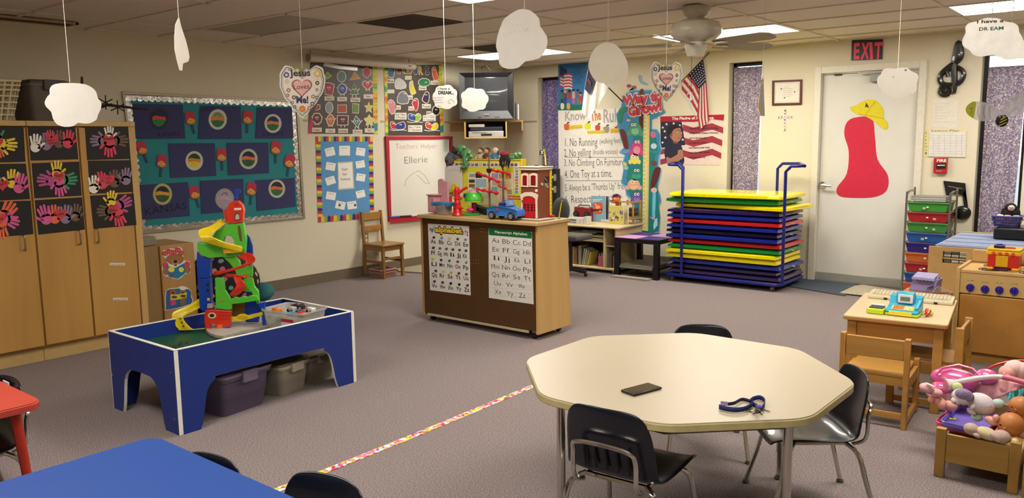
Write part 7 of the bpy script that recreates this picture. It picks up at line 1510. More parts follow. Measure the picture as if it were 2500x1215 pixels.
tf('blue_arc',[(592,372),(625,410),(645,470),(648,540),(600,520),(605,420)],BB_,-.06,.02);tf('blue_back',[(560,1000),(600,840),(650,800),(700,880),(715,880),(690,1015)],BB_,-.09,.02);tf('brown_back',rc(498,880,585,990),M('#7a5a14',.6),-.07,.01)
tf('blue_support',[(690,885),(735,872),(742,1050),(718,1055),(712,920),(690,905)],BB_,.0,.03);tf('blue_support',[(590,1000),(690,995),(690,1020),(600,1022)],BB_,-.04,.02)
tf('red_block',[(310,935),(345,925),(498,935),(490,1110),(440,1112),(385,1100),(385,1030),(350,1020),(345,1085),(315,1090),(306,1000)],RR,.01,.045,.003)
for y in(950,975,1000):line('brick_groove',TP,[Zt([(390,y),(490,y+4)])],.7,M('#a82412',.4),t,.0556)
tf('oval_sticker',el(348,977,30,22,16),M('#d8c8a0',.5),.0556,.001);tf('oval_sticker',el(348,977,18,13,12),M('#2a2014',.5),.0567,.0006)
tf('orange_ladder',[(388,1045),(425,1042),(428,1110),(385,1108)],M('#e07a1a',.4),.056,.008);tf('blue_wheel_ring',[(428,1080),(440,1062),(470,1052),(488,1062),(486,1072),(462,1070),(446,1082),(440,1100),(428,1098)],M('#2a50b8',.35),.056,.008)
tf('yellow_bridge',[(485,980),(520,985),(550,965),(580,962),(610,975),(715,948),(718,972),(620,1000),(560,1014),(485,1010)],YY,.02,.012);tf('yellow_ring',el(568,990,40,14,16),M('#c8a814',.4),.0325,.002)
tf('orange_button',el(425,868,10,10,10),M('#e07a1a',.4),.0455,.004)
def track(pts,mat,name,h=.014,n=3):
 """raised car track: pts = (x_left, y_left, x_right, y_right, offset) in tower image coordinates"""
 A=sm([(p[0],p[1],p[4])for p in pts],n,False);B=sm([(p[2],p[3],p[4])for p in pts],n,False);vs_=[];fs=[]
 for a,b in zip(A,B):
  a2,b2=Zt([(a.x,a.y)])[0],Zt([(b.x,b.y)])[0];p=TP.p(a2[0],a2[1],a.z);q=TP.p(b2[0],b2[1],b.z);s=V((0,0,1));vs_+=[p+s*h,p,q,q+s*h*.5]
 K=len(A)
 for i in range(K-1):
  for j in range(3):fs.append((i*4+j,i*4+j+1,(i+1)*4+j+1,(i+1)*4+j))
 for q in vs_:q.z=max(q.z,.3835)
 o=G().add(vs_,fs).build(name,mat,tt_);s=o.modifiers.new('s','SOLIDIFY');s.thickness=.004;s.offset=0;return o
track([(420,290,455,305,.02),(340,345,395,345,.06),(262,370,350,385,.10),(255,405,345,410,.12),(290,440,370,425,.12),(400,475,440,455,.09),(530,510,545,480,.06),(565,515,566,490,.05)],YY,'yellow_track')
track([(430,500,430,530,.06),(500,500,470,525,.06),(560,490,560,518,.05)],M('#d8a81a',.35),'yellow_track',.01)
track([(535,555,570,530,.05),(580,575,625,535,.08),(600,600,660,565,.10),(570,625,640,600,.10),(480,655,520,645,.09),(358,690,365,665,.05)],RR,'red_track')
track([(440,700,450,680,.0),(540,700,540,690,.02),(648,705,645,688,.0)],RR,'red_shelf',.012)
track([(500,690,530,690,.02),(515,730,560,720,.05),(530,770,585,755,.06),(510,800,580,790,.06),(480,835,510,845,.04)],RR,'red_track')
track([(270,870,275,915,-.02),(180,925,200,950,.03),(70,975,140,985,.06),(75,1030,150,1030,.07),(140,1110,200,1080,.07),(245,1118,240,1095,.06),(300,1110,290,1098,.05)],YY,'yellow_ramp',.02)
for x,y in((118,1000),(128,1028),(140,1055),(160,1087)):tf('ramp_hole',[(x-8,y-5),(x+6,y-5),(x+10,y+5),(x-4,y+6)],M('#3a3420',.6),.088,.001)
G().cyl(TP.p(*Zt([(650,705)])[0]),TP.p(*Zt([(652,672)])[0]),.003).build('black_pin',BLK,t);
# clear bin of toys
ZMIN[0]=None
cb=PZ(702,778,.366);t=bin_tote('open_toy_bin','clear open plastic bin of mixed toys at the far end of the train table',(-4.12,2.93,.366),.34,.24,.125,M('#d4cec6',.12,alpha=.5,coat=.5),CLR,R(10),.84,False)
G().box(-.05,.05,-.126,-.122,.03,.085,Matrix.Translation((.06,0,0))).build('label',M('#d8d0cc',.5),t,local=True);G().box(-.05,.05,-.1275,-.1262,.065,.085,Matrix.Translation((.06,0,0))).build('red_label_band',M('#b83044',.5),t,local=True)
rp=random.Random(12);names=['red','green','black','blue','orange','lime','pink','grey','white','dark']
TPL=[(-.11,-.04,.11,'#e07a2a','orange'),(-.05,.05,.115,'#2a2422','black'),(.03,.03,.125,'#3a2c2c','dark brown'),(.09,-.03,.10,'#c83a4a','red'),(.02,-.05,.095,'#3f8ac0','light blue'),(-.03,-.06,.06,'#7ac02a','lime green'),(.08,.06,.11,'#d8d4cc','white'),(-.10,-.03,.045,'#3a9a3a','dark green'),(.07,-.05,.045,'#8ad02a','bright lime'),(-.02,.0,.118,'#b8a8a0','pinkish grey')]
RZ=Matrix.Rotation(R(10),3,'Z')
for k,(x,y,z,c,nm)in enumerate(TPL):
 p=V((-4.12,2.93,.366))+RZ@V((x,y,z));o=thing('small_toy',nm+' toy in the clear open bin','toy',p-V((0,0,.02)),group='toys in the open bin')
 if k%3==0:G().box(p.x-.03,p.x+.03,p.y-.018,p.y+.018,p.z-.015,p.z+.012).build('car_body',M(c,.35),o,bev=.006);[G().cyl((p.x+s,p.y-.02,p.z-.012),(p.x+s,p.y+.02,p.z-.012),.010,n=12).build('wheels',BLK,o)for s in(-.018,.018)]
 elif k%3==1:G().ell(p,(.034,.024,.018),12,8,ROT(20*k,'Z')).build('body',M(c,.4),o,ang=80);G().ell(p+V((.025,0,.015)),.013,10,8).build('head',M(c,.4),o,ang=80)
 else:G().tube([p+V((-.035,0,0)),p+V((-.01,.02,.012)),p+V((.03,-.01,.006))],.009,8).build('bar',M(c,.4),o);G().cyl(p+V((.03,-.01,-.004)),p+V((.03,-.01,.018)),.015,n=12).build('knob',M(c,.4),o)
# ---- phone and keys on the octagonal table
P=[PZ(*q,OH+.006)for q in((1516,952),(1578,936),(1616,947),(1556,969))];t=thing('smartphone','black smartphone lying face up on the octagonal table','phone',(P[0]+P[2])*.5-V((0,0,.005)))
u1=(P[1]-P[0]).normalized();ctr=(P[0]+P[2])*.5;an=math.atan2(u1.y,u1.x);m=Matrix.Translation((ctr.x,ctr.y,0))@Matrix.Rotation(an,4,'Z')
G().box(-.072,.072,-.036,.036,OH+.0008,OH+.010,m).build('case',M('#1a1716',.4),t,bev=.004);G().box(-.064,.064,-.032,.032,OH+.0102,OH+.0108,m).build('screen',M('#2a2620',.08,coat=1),t)
c=PZ(1812,1000,OH);t=thing('key_bunch','bunch of keys on a blue lanyard on the octagonal table','keys',c);LB=M('#1c2464',.7);
def K_(px,py,z=.0):return PZ(px,py,OH+z)
def ribbon(pts,h,mat,name):
 vs_=[];fs=[]
 for p in pts:vs_+=[p,p+V((0,0,h))]
 for i in range(len(pts)-1):fs.append((2*i,2*i+1,2*i+3,2*i+2))
 o=G().add(vs_,fs).build(name,mat,t,ang=80);s=o.modifiers.new('s','SOLIDIFY');s.thickness=.0015
ribbon(sm([K_(1755,998,.001),K_(1772,1003,.001),K_(1798,1006,.001),K_(1822,1002,.001),K_(1840,990,.001)],4,False),.017,LB,'strap')
ribbon(sm([K_(1762,990,.001),K_(1790,988,.003),K_(1812,978,.001),K_(1838,985,.001)],4,False),.012,M('#1a1a3a',.7),'strap')
ribbon(sm([K_(1838,992,.001),K_(1860,1000,.001),K_(1868,985,.001),K_(1856,975,.001),K_(1838,978,.001),K_(1830,985,.001)],4,False),.016,LB,'strap_loop')
a,b=K_(1848,992,.01),K_(1855,992,.06);G().cyl(a,b,.007,n=12).build('blue_whistle',M('#3a3a94',.4),t);G().ell(b,(.010,.008,.006),10,6).build('whistle_cap',M('#5a54a8',.4),t)
G().box(-.012,.012,-.001,.001,0,.014,Matrix.Translation(K_(1768,989,.008))@Matrix.Rotation(R(20),4,'Z')).build('pink_tag',M('#a88ab8',.5),t)
G().tube([K_(1848,1000,.008)+V((.010*math.cos(k*.7),.010*math.sin(k*.7),.003*math.sin(k*1.4)))for k in range(9)],.0012,6,True).build('key_ring',CHROME,t)
for k,(x,y,a_)in enumerate(((1838,1003,215),(1848,1004,260),(1858,1003,300),(1864,998,340),(1834,998,190))):
 p=K_(x,y,.003);m=Matrix.Translation(p)@Matrix.Rotation(R(a_),4,'Z');kk=G().cyl(m@V((0,0,0)),m@V((0,0,.0018)),.0085,n=12).build('key',M('#8a8066',.3,.9),t)
 G().prism([m@V(q)for q in((.006,-.003,0),(.028,-.003,0),(.030,0,0),(.026,.003,0),(.022,.0015,0),(.018,.003,0),(.006,.003,0))],(0,0,.0017)).build('key_blade',M('#8a8066',.3,.9),kk,flat=True)
# ================================================================ RIGHT SIDE: kitchen corner
# ---- drawer cart
kx0,kx1,ky0,ky1=-1.85,-1.49,8.06,8.36;t=thing('drawer_cart','chrome tubular cart with nine coloured plastic drawers beside the door','cart',(-1.67,8.2,0));TBM=M('#8f8c86',.3,.8)
for y,zz in((ky0,.96),(ky1,.99)):pass
for x in(kx0,kx1):G().tube(sm([(x,ky0,.03),(x,ky0,.9),(x,ky0+.03,.965),(x,ky0+.12,.985),(x,ky1-.03,.975),(x,ky1,.93),(x,ky1,.03)],3,False),.0095,8).build('side_tube',TBM,t)
g=G()
for k in range(10):
 z=.045+.094*k
 for x in(kx0,kx1):g.tube([(x,ky0,z),(x,ky1,z)],.004,6)
 g.tube([(kx0,ky1,z),(kx1,ky1,z)],.004,6).tube([(kx0,ky0,z),(kx1,ky0,z)],.004,6)
g.build('rail',TBM,t)
DC=['#d8562a','#1f4fa0','#b01e28','#d0682a','#2a1a84','#1f5aa8','#3f8f3a','#b01e28','#3f9a3a']
for k,c in enumerate(DC):
 z=.052+.094*k;m_=M(c,.3,alpha=.93,coat=.2);g=G();a,b=.012,.03
 g.add([(kx0+b,ky0+.01,z),(kx1-b,ky0+.01,z),(kx1-b,ky1-.02,z),(kx0+b,ky1-.02,z),(kx0+a,ky0-.004,z+.078),(kx1-a,ky0-.004,z+.078),(kx1-a,ky1-.01,z+.078),(kx0+a,ky1-.01,z+.078)],[(3,2,1,0),(0,1,5,4),(1,2,6,5),(2,3,7,6),(3,0,4,7)])
 dr=g.build('drawer',m_,t,flat=True);s=dr.modifiers.new('s','SOLIDIFY');s.thickness=.003;dr['label']=['orange','blue','red','orange','indigo','blue','green','red','green'][k]+' plastic drawer'
 G().box(kx0+.006,kx1-.006,ky0-.012,ky0-.002,z+.076,z+.084).build('drawer_lip',m_,dr,bev=.002)
 G().ell((-1.67+.003*(k%2),ky0-.004,z+.04),(.011,.006,.008),10,6).build('knob',M('#d8d8d4',.2),dr);G().box(-1.62-.09*(k%3==2),-1.595-.09*(k%3==2),ky0-.006,ky0-.003,z+.022,z+.04).build('sticker',M('#b8aa98',.5,var=.2,sc_=90),dr)
for k in range(4):tag(G().box(kx0+.03,kx1-.04,ky0+.02,ky1-.03,.899+.011*k,.907+.011*k).build('paper_tray_sheet',M(['#c8c4bc','#a8a49c','#d0ccc4','#8f8c86'][k],.5)),['lowest sheet on top of the drawer cart','grey sheet second from below on top of the drawer cart','white sheet second from top on the drawer cart','topmost grey sheet on the drawer cart'][k],'paper')
# ---- shelf unit of bins behind the stove
Yp=6.42;a=PY(2268,600,Yp);b=PY(2262,700,Yp);px0=a.x;pz=a.z;back=7.42;px1=-.30
t=thing('bin_cabinet','maple cabinet with a cut-out window behind the play stove','cabinet',((px0+px1)/2,6.9,0));MPL=M('#c9a468',.4,wood=3,var=.05,sc_=8)
wf=Fr((0,Yp,0),(0,-1,0));w0,w1=wf.p(2302,612),wf.p(2358,645)
for q in((px0,w0.x,0,pz),(w1.x,px1,0,pz),(w0.x,w1.x,0,w1.z),(w0.x,w1.x,w0.z,pz)):G().box(q[0],q[1],Yp,Yp+.018,q[2],q[3]).build('front_panel',MPL,t)
G().box(px0,px0+.018,Yp+.019,back,0,pz-.03).build('side_panel',MPL,t);G().box(px1-.018,px1,Yp+.019,back,0,pz-.03).build('side_panel',MPL,t);G().box(px0,px1,back+.001,back+.02,0,pz+.012).build('back_panel',M('#c0a878',.5),t);G().box(px0+.019,px1-.019,Yp+.019,back,pz-.09,pz-.08).build('tray_deck',MPL,t)
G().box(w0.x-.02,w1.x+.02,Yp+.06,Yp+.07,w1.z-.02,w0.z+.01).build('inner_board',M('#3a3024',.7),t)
rp=random.Random(4)
for r_i in range(4):
 for c_i in range(3):
  a_=w0.x+.004+c_i*(w1.x-w0.x)/3;z_=w1.z+.002+r_i*(w0.z-w1.z-.004)/4
  tag(G().box(a_,a_+(w1.x-w0.x)/3-.006,Yp+.022,Yp+.058,z_,z_+.016).build('block_toy',M(rp.choice(['#b8b4a4','#6a6a5a','#c8c4bc','#8a8478','#55605a']),.5,var=.3,sc_=90),bev=.002),'%s small grey piece in row %s from below inside the cabinet window'%(['left','middle','right'][c_i],['one','two','three','four'][r_i]),'toy')
TR=M('#8f9ab4',.45,var=.06)
for k in range(4):
 y0=Yp+.05+k*.235;t=thing('plastic_tray',['blue grey plastic tray nearest the stove in the maple cabinet','second blue grey plastic tray in the maple cabinet','third blue grey plastic tray in the maple cabinet','rearmost blue grey plastic tray in the maple cabinet'][k],'tray',((px0-.8)/2,y0+.11,pz-.078),group='trays in the maple cabinet')
 a_,b_=px0+.03,px1-.05;G().box(a_+.02,b_-.02,y0+.02,y0+.2,pz-.079,pz-.004).build('tray_body',TR,t,bev=.004);G().box(a_,b_,y0,y0+.215,pz-.003,pz+.006).build('rim',TR,t,bev=.003);G().box(a_+.015,b_-.015,y0+.015,y0+.2,pz+.0065,pz+.010).build('lid',M('#7f8aa6',.5),t)
tag(G().box(-1.02,-.86,7.26,7.36,pz+.0105,pz+.03).build('eraser_box',M('#c8bcc0',.5),bev=.004),'pale pink white flat box on the rearmost tray','box')
# black box and basket
Yb=7.0;a=PY(2422,610,Yb);zb=pz+.0115;zt=PY(2430,556,Yb).z;t=thing('black_printer','black boxy machine on the trays at the right edge','printer',(a.x+.2,Yb+.15,zb));G().box(a.x,a.x+.46,Yb,Yb+.34,zb,zt).build('body',M('#121014',.35),t,bev=.012);G().box(a.x+.04,a.x+.42,Yb-.004,Yb-.001,zb+.02,zb+.07).build('front_slot',M('#050506',.5),t)
G().box(a.x+.02,a.x+.44,Yb+.03,Yb+.3,zt+.0005,zt+.005).build('lid',M('#1a181c',.3),t)
ax,bx_=PY(2424,545,Yb+.1).x,PY(2492,545,Yb+.1).x;bw=bx_-ax;t=basket('small_basket','small purple slotted basket on the black machine','basket',((ax+bx_)/2,Yb+.14,zt+.006),bw,.16,.075,M('#4a4684',.4),10,7,3,.82)
cx_,cy_,cz_=(ax+bx_)/2,Yb+.14,zt+.006
for n2,f in enumerate(((-.05,'#d8c8a8','folded cream cloth in the purple basket'),(.0,'#c88a8a','pink packet in the purple basket'),(.055,'#8a8a80','grey cloth in the purple basket'))):tag(G().box(cx_+f[0]-.022,cx_+f[0]+.022,cy_-.05,cy_+.04,cz_+.012,cz_+.085,Matrix.Identity(4)).build('packet',M(f[1],.6,var=.15,sc_=40),bev=.008),f[2],'packet')
c=V((cx_+.01,cy_+.03,cz_+.125));FUR=M('#221216',.95,var=.3,bump=.5,sc_=160)
t=blobs('plush_monkey','dark red and black plush monkey face sitting in the purple basket','plush toy',[('body',FUR,[(c-V((0,0,.03)),(.055,.045,.045))]),('head',FUR,[(c+V((0,0,.01)),(.045,.04,.04))]),('face',M('#d0bcb0',.8),[(c+V((.008,-.03,.012)),(.025,.014,.022))]),('arm',FUR,[(c+V((-.045,-.01,-.03)),(.018,.018,.04)),(c+V((.05,-.01,-.03)),(.018,.018,.04))]),('eye',EYEB,[(c+V((.0,-.043,.018)),(.003,.002,.003)),(c+V((.016,-.043,.018)),(.003,.002,.003))]),('mouth',EYEB,[(c+V((.008,-.0435,.004)),(.007,.002,.0015))])],c-V((0,0,.07)))
# ---- play stove
sx0,sx1,sy0,sy1,sz=-1.035,-.10,5.95,6.36,.615;t=thing('play_stove','maple play stove with four blue knobs and painted burners','toy stove',((sx0+sx1)/2,6.15,0));SV=M('#c8a468',.38,wood=2,var=.04,sc_=9)
G().box(sx0,sx0+.022,sy0-.004,sy1,0,sz+.012).build('side_panel',SV,t,bev=.003);G().box(sx1-.022,sx1,sy0-.004,sy1,0,sz+.012).build('side_panel',SV,t,bev=.003)
G().box(sx0+.023,sx1-.023,sy0,sy1,sz-.02,sz).build('stovetop',SV,t,bev=.003);G().box(sx0+.023,sx1-.023,sy0+.005,sy0+.02,sz-.155,sz-.021).build('control_panel',SV,t);G().box(sx0+.023,sx1-.023,sy0+.03,sy1,.05,.065).build('bottom_board',SV,t);G().box(sx0+.023,sx1-.023,sy0+.02,sy0+.035,.0,.06).build('kick_board',M('#9c7434',.5),t)
DM=M('#b07c38',.4,wood=3,var=.06,sc_=9)
xm=-.575
for k,(a,b)in enumerate(((sx0+.026,xm-.004),(xm+.004,sx1-.026))):
 d_=G().box(a,b,sy0,sy0+.017,.065,sz-.162).build('door',DM,t,bev=.008);hxx=b-.05 if k==0 else a+.05;G().tube([(hxx,sy0,.36),(hxx,sy0-.022,.355),(hxx,sy0-.024,.31),(hxx,sy0-.022,.265),(hxx,sy0,.26)],.0045,7).build('handle',M('#a8987c',.3,.9),d_)
G().box(sx0+.023,sx1-.023,sy1-.02,sy1-.002,sz+.001,PY(2450,612,sy1).z).build('backsplash',SV,t,bev=.01)
SF_=Fr((0,sy0+.005,0),(0,-1,0));KB=M('#241a94',.3,coat=.3)
for k,(x,y)in enumerate(((2369,701),(2405,705),(2440,707),(2476,709.5))):
 c=SF_.p(x,y);kn=G().lathe(c,[(.024,0),(.024,.012),(.021,.016),(.0,.017)][:3],20,Matrix.Rotation(R(90),3,'X')).build('knob',KB,t);G().ell(c+V((0,-.017,0)),(.007,.008,.022),10,8,ROT(0)).build('pointer',KB,kn,ang=80);G().ell(c+V((0,-.021,-.022)),(.007,.004,.006),8,6).build('pointer_tip',KB,kn)
 text('ON  OFF',SF_,(x-8,y-15.5),(x+8,y-14.6),2.4,M('#3a2a18',.6),t,.0008,.01)
for cx2,cy2,r in((-.86,6.04,.062),(-.62,6.03,.07),(-.86,6.22,.06),(-.62,6.22,.07)):
 for q_i,rr in enumerate((1,.7,.36)):
  pts=[(cx2+r*rr*math.cos(a_*.2618),cy2+r*rr*math.sin(a_*.2618),sz+.0008)for a_ in range(24)];G().tube(pts,.0035 if q_i<2 else .003,5,True).build('burner_ring',M('#4a2c18',.6),t)
# toy oven on the stove
ox=PZ(2404,660,sz).x;Yo=6.05;f=Fr((0,Yo,0),(0,-1,0));a,b=f.p(2404,655),f.p(2491,655);zt=f.p(2450,612).z;t=thing('toy_oven','yellow and red plastic toy oven on the play stove','toy oven',((a.x+b.x)/2,Yo+.08,sz));YO=M('#e8b818',.35,coat=.3);RO=M('#c8241c',.35,coat=.2);x0,x1=a.x,b.x
G().box(x0+.012,x1-.012,Yo+.004,Yo+.15,sz+.014,zt-.03).build('red_body',RO,t,bev=.004);G().box(x0,x1,Yo,Yo+.155,zt-.031,zt-.004).build('control_band',YO,t,bev=.007);G().box(x0+.004,x1-.004,Yo,Yo+.16,zt-.0035,zt+.012).build('top',YO,t,bev=.006)
for s in(x0+.006,x1-.05):G().box(s,s+.044,Yo-.002,Yo+.14,sz+.001,sz+.018).build('foot',YO,t,bev=.006)
G().box(x0+.06,x1-.07,Yo-.006,Yo+.003,sz+.022,zt-.033).build('oven_window',M('#d8a418',.3),t,bev=.003);G().box(x0+.055,x1-.065,Yo-.03,Yo-.004,sz+.004,sz+.012).build('oven_shelf',M('#4a1a6a',.4),t,bev=.002)
for k in range(4):c=V((x0+.045+k*(x1-x0-.09)/3,Yo-.001,zt-.018));G().cyl(c,c-V((0,.009,0)),.0105,n=14).build('knob',M('#d8541c',.35),t,bev=.002)
G().box(x0+.04,x0+.10,Yo+.02,Yo+.08,zt+.013,zt+.032).build('blue_pan',M('#1c1c6a',.35),t,bev=.006);G().tube([(x1-.07+.028*math.cos(k*.5236),Yo+.05+.028*math.sin(k*.5236),zt+.016)for k in range(12)],.004,6,True).build('burner_ring',M('#d8541c',.4),t);G().cyl((x0+.07,Yo+.05,zt+.033),(x0+.07,Yo+.05,zt+.038),.018,n=16).build('pan_lid',M('#2a2a84',.4),t)
# ---- child's wooden table
tc_=V((-1.145,5.03,0));rz=R(7);t=thing('wooden_play_table','small wooden table with a cream top holding the toy cash register','table',tc_,rz);hw,hl,th_=.262,.39,.5
G().prism([V((*p,th_-.022))for p in[(q.x,q.y)for q in rounded([V((-hw,-hl,0)),V((hw,-hl,0)),V((hw,hl,0)),V((-hw,hl,0))],.02)]],(0,0,.018)).build('edge_band',M('#a87c44',.4,wood=2),t,local=True,bev=.004)
G().prism([V((*p,th_-.004))for p in[(q.x*.99,q.y*.99)for q in rounded([V((-hw,-hl,0)),V((hw,-hl,0)),V((hw,hl,0)),V((-hw,hl,0))],.02)]],(0,0,.004)).build('tabletop',M('#d4bd94',.3,var=.02),t,local=True)
for sx in(-1,1):
 for sy in(-1,1):G().box(sx*(hw-.045)-.024,sx*(hw-.045)+.024,sy*(hl-.05)-.022,sy*(hl-.05)+.022,0,th_-.0225).build('leg',PINE,t,local=True,bev=.004)
for sy in(-1,1):G().box(-hw+.07,hw-.07,sy*(hl-.05)-.009,sy*(hl-.05)+.009,th_-.12,th_-.0225).build('apron',PINE,t,local=True)
for sx in(-1,1):G().box(sx*(hw-.045)-.009,sx*(hw-.045)+.009,-hl+.073,hl-.073,th_-.12,th_-.0225).build('apron',M('#b5843f',.42,wood=1,var=.1,sc_=14),t,local=True)
# ---- cube style wooden chairs
def wchair(label,loc,rz):
 t=thing('wooden_play_chair',label,'chair',loc,rz,'low wooden chairs at the play table');W=M('#b5843f',.4,wood=3,var=.1,sc_=13);W2=M('#b88842',.4,wood=2,var=.12,sc_=13)
 w_,d_=.155,.165
 for sx in(-1,1):
  G().box(sx*w_-.013,sx*w_+.013,-d_-.02,-d_+.02,0,.475).build('post',W,t,local=True,bev=.003);G().box(sx*w_-.013,sx*w_+.013,d_-.02,d_+.02,0,.30).build('post',W,t,local=True,bev=.003)
  G().box(sx*w_-.010,sx*w_+.010,-d_+.0201,d_-.0201,.02,.055).build('runner',W2,t,local=True,bev=.002);G().box(sx*w_-.010,sx*w_+.010,-d_+.0201,d_-.0201,.2,.262).build('side_rail',W2,t,local=True,bev=.002)
 G().box(-w_+.0135,w_-.0135,-d_-.01,-d_+.008,.36,.465).build('backrest',W2,t,local=True,bev=.004);G().box(-w_+.0135,w_-.0135,-d_+.01,d_+.018,.263,.28).build('seat',W2,t,local=True,bev=.004)
 G().box(-w_+.0135,w_-.0135,-d_-.008,-d_+.008,.05,.08).build('stretcher',W2,t,local=True);G().box(-w_+.0135,w_-.0135,-d_+.0085,-d_+.02,.22,.262).build('seat_rail',W2,t,local=True)
 return t
wc=wchair('low wooden chair with its back to the camera at the play table',(-1.12,4.50,0),R(4))
dup(wc,(-.965,4.915,0),R(92),'low wooden chair seen from the side between play table and stove')
# ---- on the play table
TZ=th_+.001
def tp(px,py,z=TZ):return PZ(px,py,z)
t0,t1=tp(2119,727),tp(2326,746);u_=(t1-t0).normalized();an=math.atan2(u_.y,u_.x);L_=(t1-t0).length;m=Matrix.Translation(t0)@Matrix.Rotation(an,4,'Z')
t=thing('computer_keyboard','old beige computer keyboard along the far edge of the play table','keyboard',(t0+t1)*.5);KBM=M('#c8bc9c',.5)
G().prism([m@V(q)for q in((0,0,0),(0,.13,0),(0,.13,.034),(0,.01,.022),(0,0,.014))],u_*L_).build('body',KBM,t,flat=True,bev=.003)
kk=G()
for r_i in range(4):
 for c_i in range(22):x=.015+c_i*(L_-.03)/22;y=.028+r_i*.024;z=.0235+.0022*r_i+.001;kk.box(x,x+(L_-.03)/22-.004,y,y+.018,z,z+.009,m)
kk.build('key_caps',M('#d4cab0',.5),t,bev=0)['kind']='stuff'
for x in(.09,L_-.1):G().box(x,x+.02,-.004,.002,0,.012,m).build('foot',BLK,t)
# cash register
p0,p1=tp(2160,768),tp(2240,777);u_=(p1-p0).normalized();an=math.atan2(u_.y,u_.x)+R(0);m=Matrix.Translation(p0)@Matrix.Rotation(an,4,'Z');W=(p1-p0).length;t=thing('toy_cash_register','turquoise toy cash register with orange keys and a yellow drawer','toy cash register',p0+u_*W/2);TQ=M('#35a4c4',.35,coat=.2);v2=m.to_3x3()@V((0,1,0))
G().box(-.002,W+.004,0,.15,.001,.016,m).build('lime_base',M('#b4cc2a',.4),t,bev=.005)
G().prism([m@V(q)for q in((0,.0,.017),(0,.15,.017),(0,.15,.105),(0,.115,.10),(0,.09,.05),(0,.0,.03))],u_*W).build('body',TQ,t,flat=True,bev=.006)
G().box(.02,W-.03,-.004,.002,.004,.028,m).build('drawer',M('#e0cc3a',.4),t,bev=.002);G().box(W*.22,W*.8,.086,.125,.055,.125,m@Matrix.Rotation(0,4,'X')).build('screen_block',TQ,t,bev=.012)
G().box(W*.28,W*.74,.081,.086,.062,.112,m).build('screen_bezel',M('#d8dce0',.4),t,bev=.003);G().box(W*.36,W*.66,.0785,.081,.076,.098,m).build('screen',M('#6a7a70',.2),t)
km=m@Matrix.Translation((0,0,.0302))@Matrix.Rotation(math.atan2(.02,.09),4,'X');G().box(W*.16,W*.84,.016,.072,0,.003,km).build('key_panel',M('#d8c890',.5),t)
for i in range(4):
 for j in range(3):G().box(W*.2+i*.028*W/.25*.7,W*.2+i*.028*W/.25*.7+.016,.022+j*.016,.033+j*.016,.003,.007,km).build('key',M('#e08a3a',.4),t)
G().box(W*.68,W*.82,.03,.055,.003,.006,km).build('display_key',M('#c8d050',.4),t);G().tube([m@V((W-.012,.02,.045)),m@V((W-.010,.06,.06)),m@V((W-.008,.10,.078))],.008,8).build('card_slot',M('#58b8d8',.35),t)
p0,p1=tp(2114,764),tp(2158,769);u2=(p1-p0).normalized();m=Matrix.Translation(p0)@Matrix.Rotation(math.atan2(u2.y,u2.x),4,'Z');W=(p1-p0).length;t=thing('toy_scale','lime green toy scale with a dark plate beside the cash register','toy',p0+u2*W/2)
G().box(0,W-.004,0,.085,.001,.03,m).build('body',M('#b8d028',.35),t,bev=.005);G().box(.01,W-.012,.02,.08,.0305,.036,m).build('plate',M('#3a3838',.3),t,bev=.002);G().box(.01,W-.012,.065,.085,.0365,.045,m).build('white_bar',M('#d8d8d4',.4),t,bev=.002)
c=tp(2264,770);t=thing('toy_scanner','small red and white toy scanner lying right of the cash register','toy',c);G().ell(c+V((0,0,.022)),(.02,.03,.02),12,8).build('body',M('#d0442c',.35),t,ang=80);G().ell(c+V((.004,-.028,.012)),(.012,.014,.010),10,6).build('nose',M('#d0342c',.35),t,ang=80);G().tube([c+V((-.016,.02,.03)),c+V((-.012,-.01,.038)),c+V((-.010,-.03,.018))],.003,6).build('trim',M('#e0d8cc',.4),t);G().tube([c+V((.014,.02,.032)),c+V((.012,-.01,.038)),c+V((.008,-.03,.02))],.003,6).build('trim',M('#e0d8cc',.4),t)
G().tube(sm([c+V((0,-.035,.010)),c+V((-.004,-.055,.006)),c+V((-.02,-.06,.004)),c+V((-.03,-.045,.004)),c+V((-.035,-.03,.01))],3,False),.0025,6).build('cord',M('#d8c8b0',.5),t);G().ell(c+V((.022,-.005,.015)),(.008,.016,.012),8,6).build('yellow_trigger',M('#c8c82a',.4),t)
# purple toy house behind the keyboard and craft sticks
c=PY(2254,713,5.66);st_=c.z;PL_=M('#8c80b4',.4);t=thing('purple_toy_house','lilac plastic toy house with scalloped roof behind the keyboard','toy',c+V((0,.05,0)));x,y=c.x,c.y+.02;an=R(-6);m=Matrix.Translation((x,y,st_+.001))@Matrix.Rotation(an,4,'Z')
G().prism([m@V(q)for q in((-.095,0,0),(-.095,.11,0),(-.07,.10,.085),(-.07,.01,.085))],m.to_3x3()@V((.15,0,0))).build('walls',PL_,t,flat=True,bev=.003)
G().box(-.072,.06,-.006,.105,.0855,.095,m@Matrix.Rotation(R(12),4,'X')).build('roof',M('#a49ac4',.4),t,bev=.002)
for k in range(7):q=m@Matrix.Rotation(R(12),4,'X')@V((-.062+.02*k,-.006,.09));G().cyl(q-V((0,.004,0)),q+V((0,.004,0)),.010,n=12).build('scallop',M('#a49ac4',.4),t)
G().tube([m@V((.062,0,0)),m@V((.066,.0,.06)),m@V((.066,.05,.098)),m@V((.066,.10,.06)),m@V((.062,.105,0))],.008,8).build('door_arch',PL_,t);G().box(.03,.075,-.03,.0,.02,.025,m@Matrix.Rotation(R(-25),4,'Y')).build('flap',PL_,t)
t=thing('low_stool','low wooden stool behind the play table holding the lilac toy house','stool',(c.x+.04,5.70,0));G().box(c.x-.12,c.x+.15,5.60,5.80,st_-.02,st_).build('seat',PINE,t,bev=.003)
for xx in(c.x-.11,c.x+.10):
 for yy in(5.61,5.76):G().box(xx,xx+.03,yy,yy+.03,0,st_-.0205).build('leg',PINE,t)
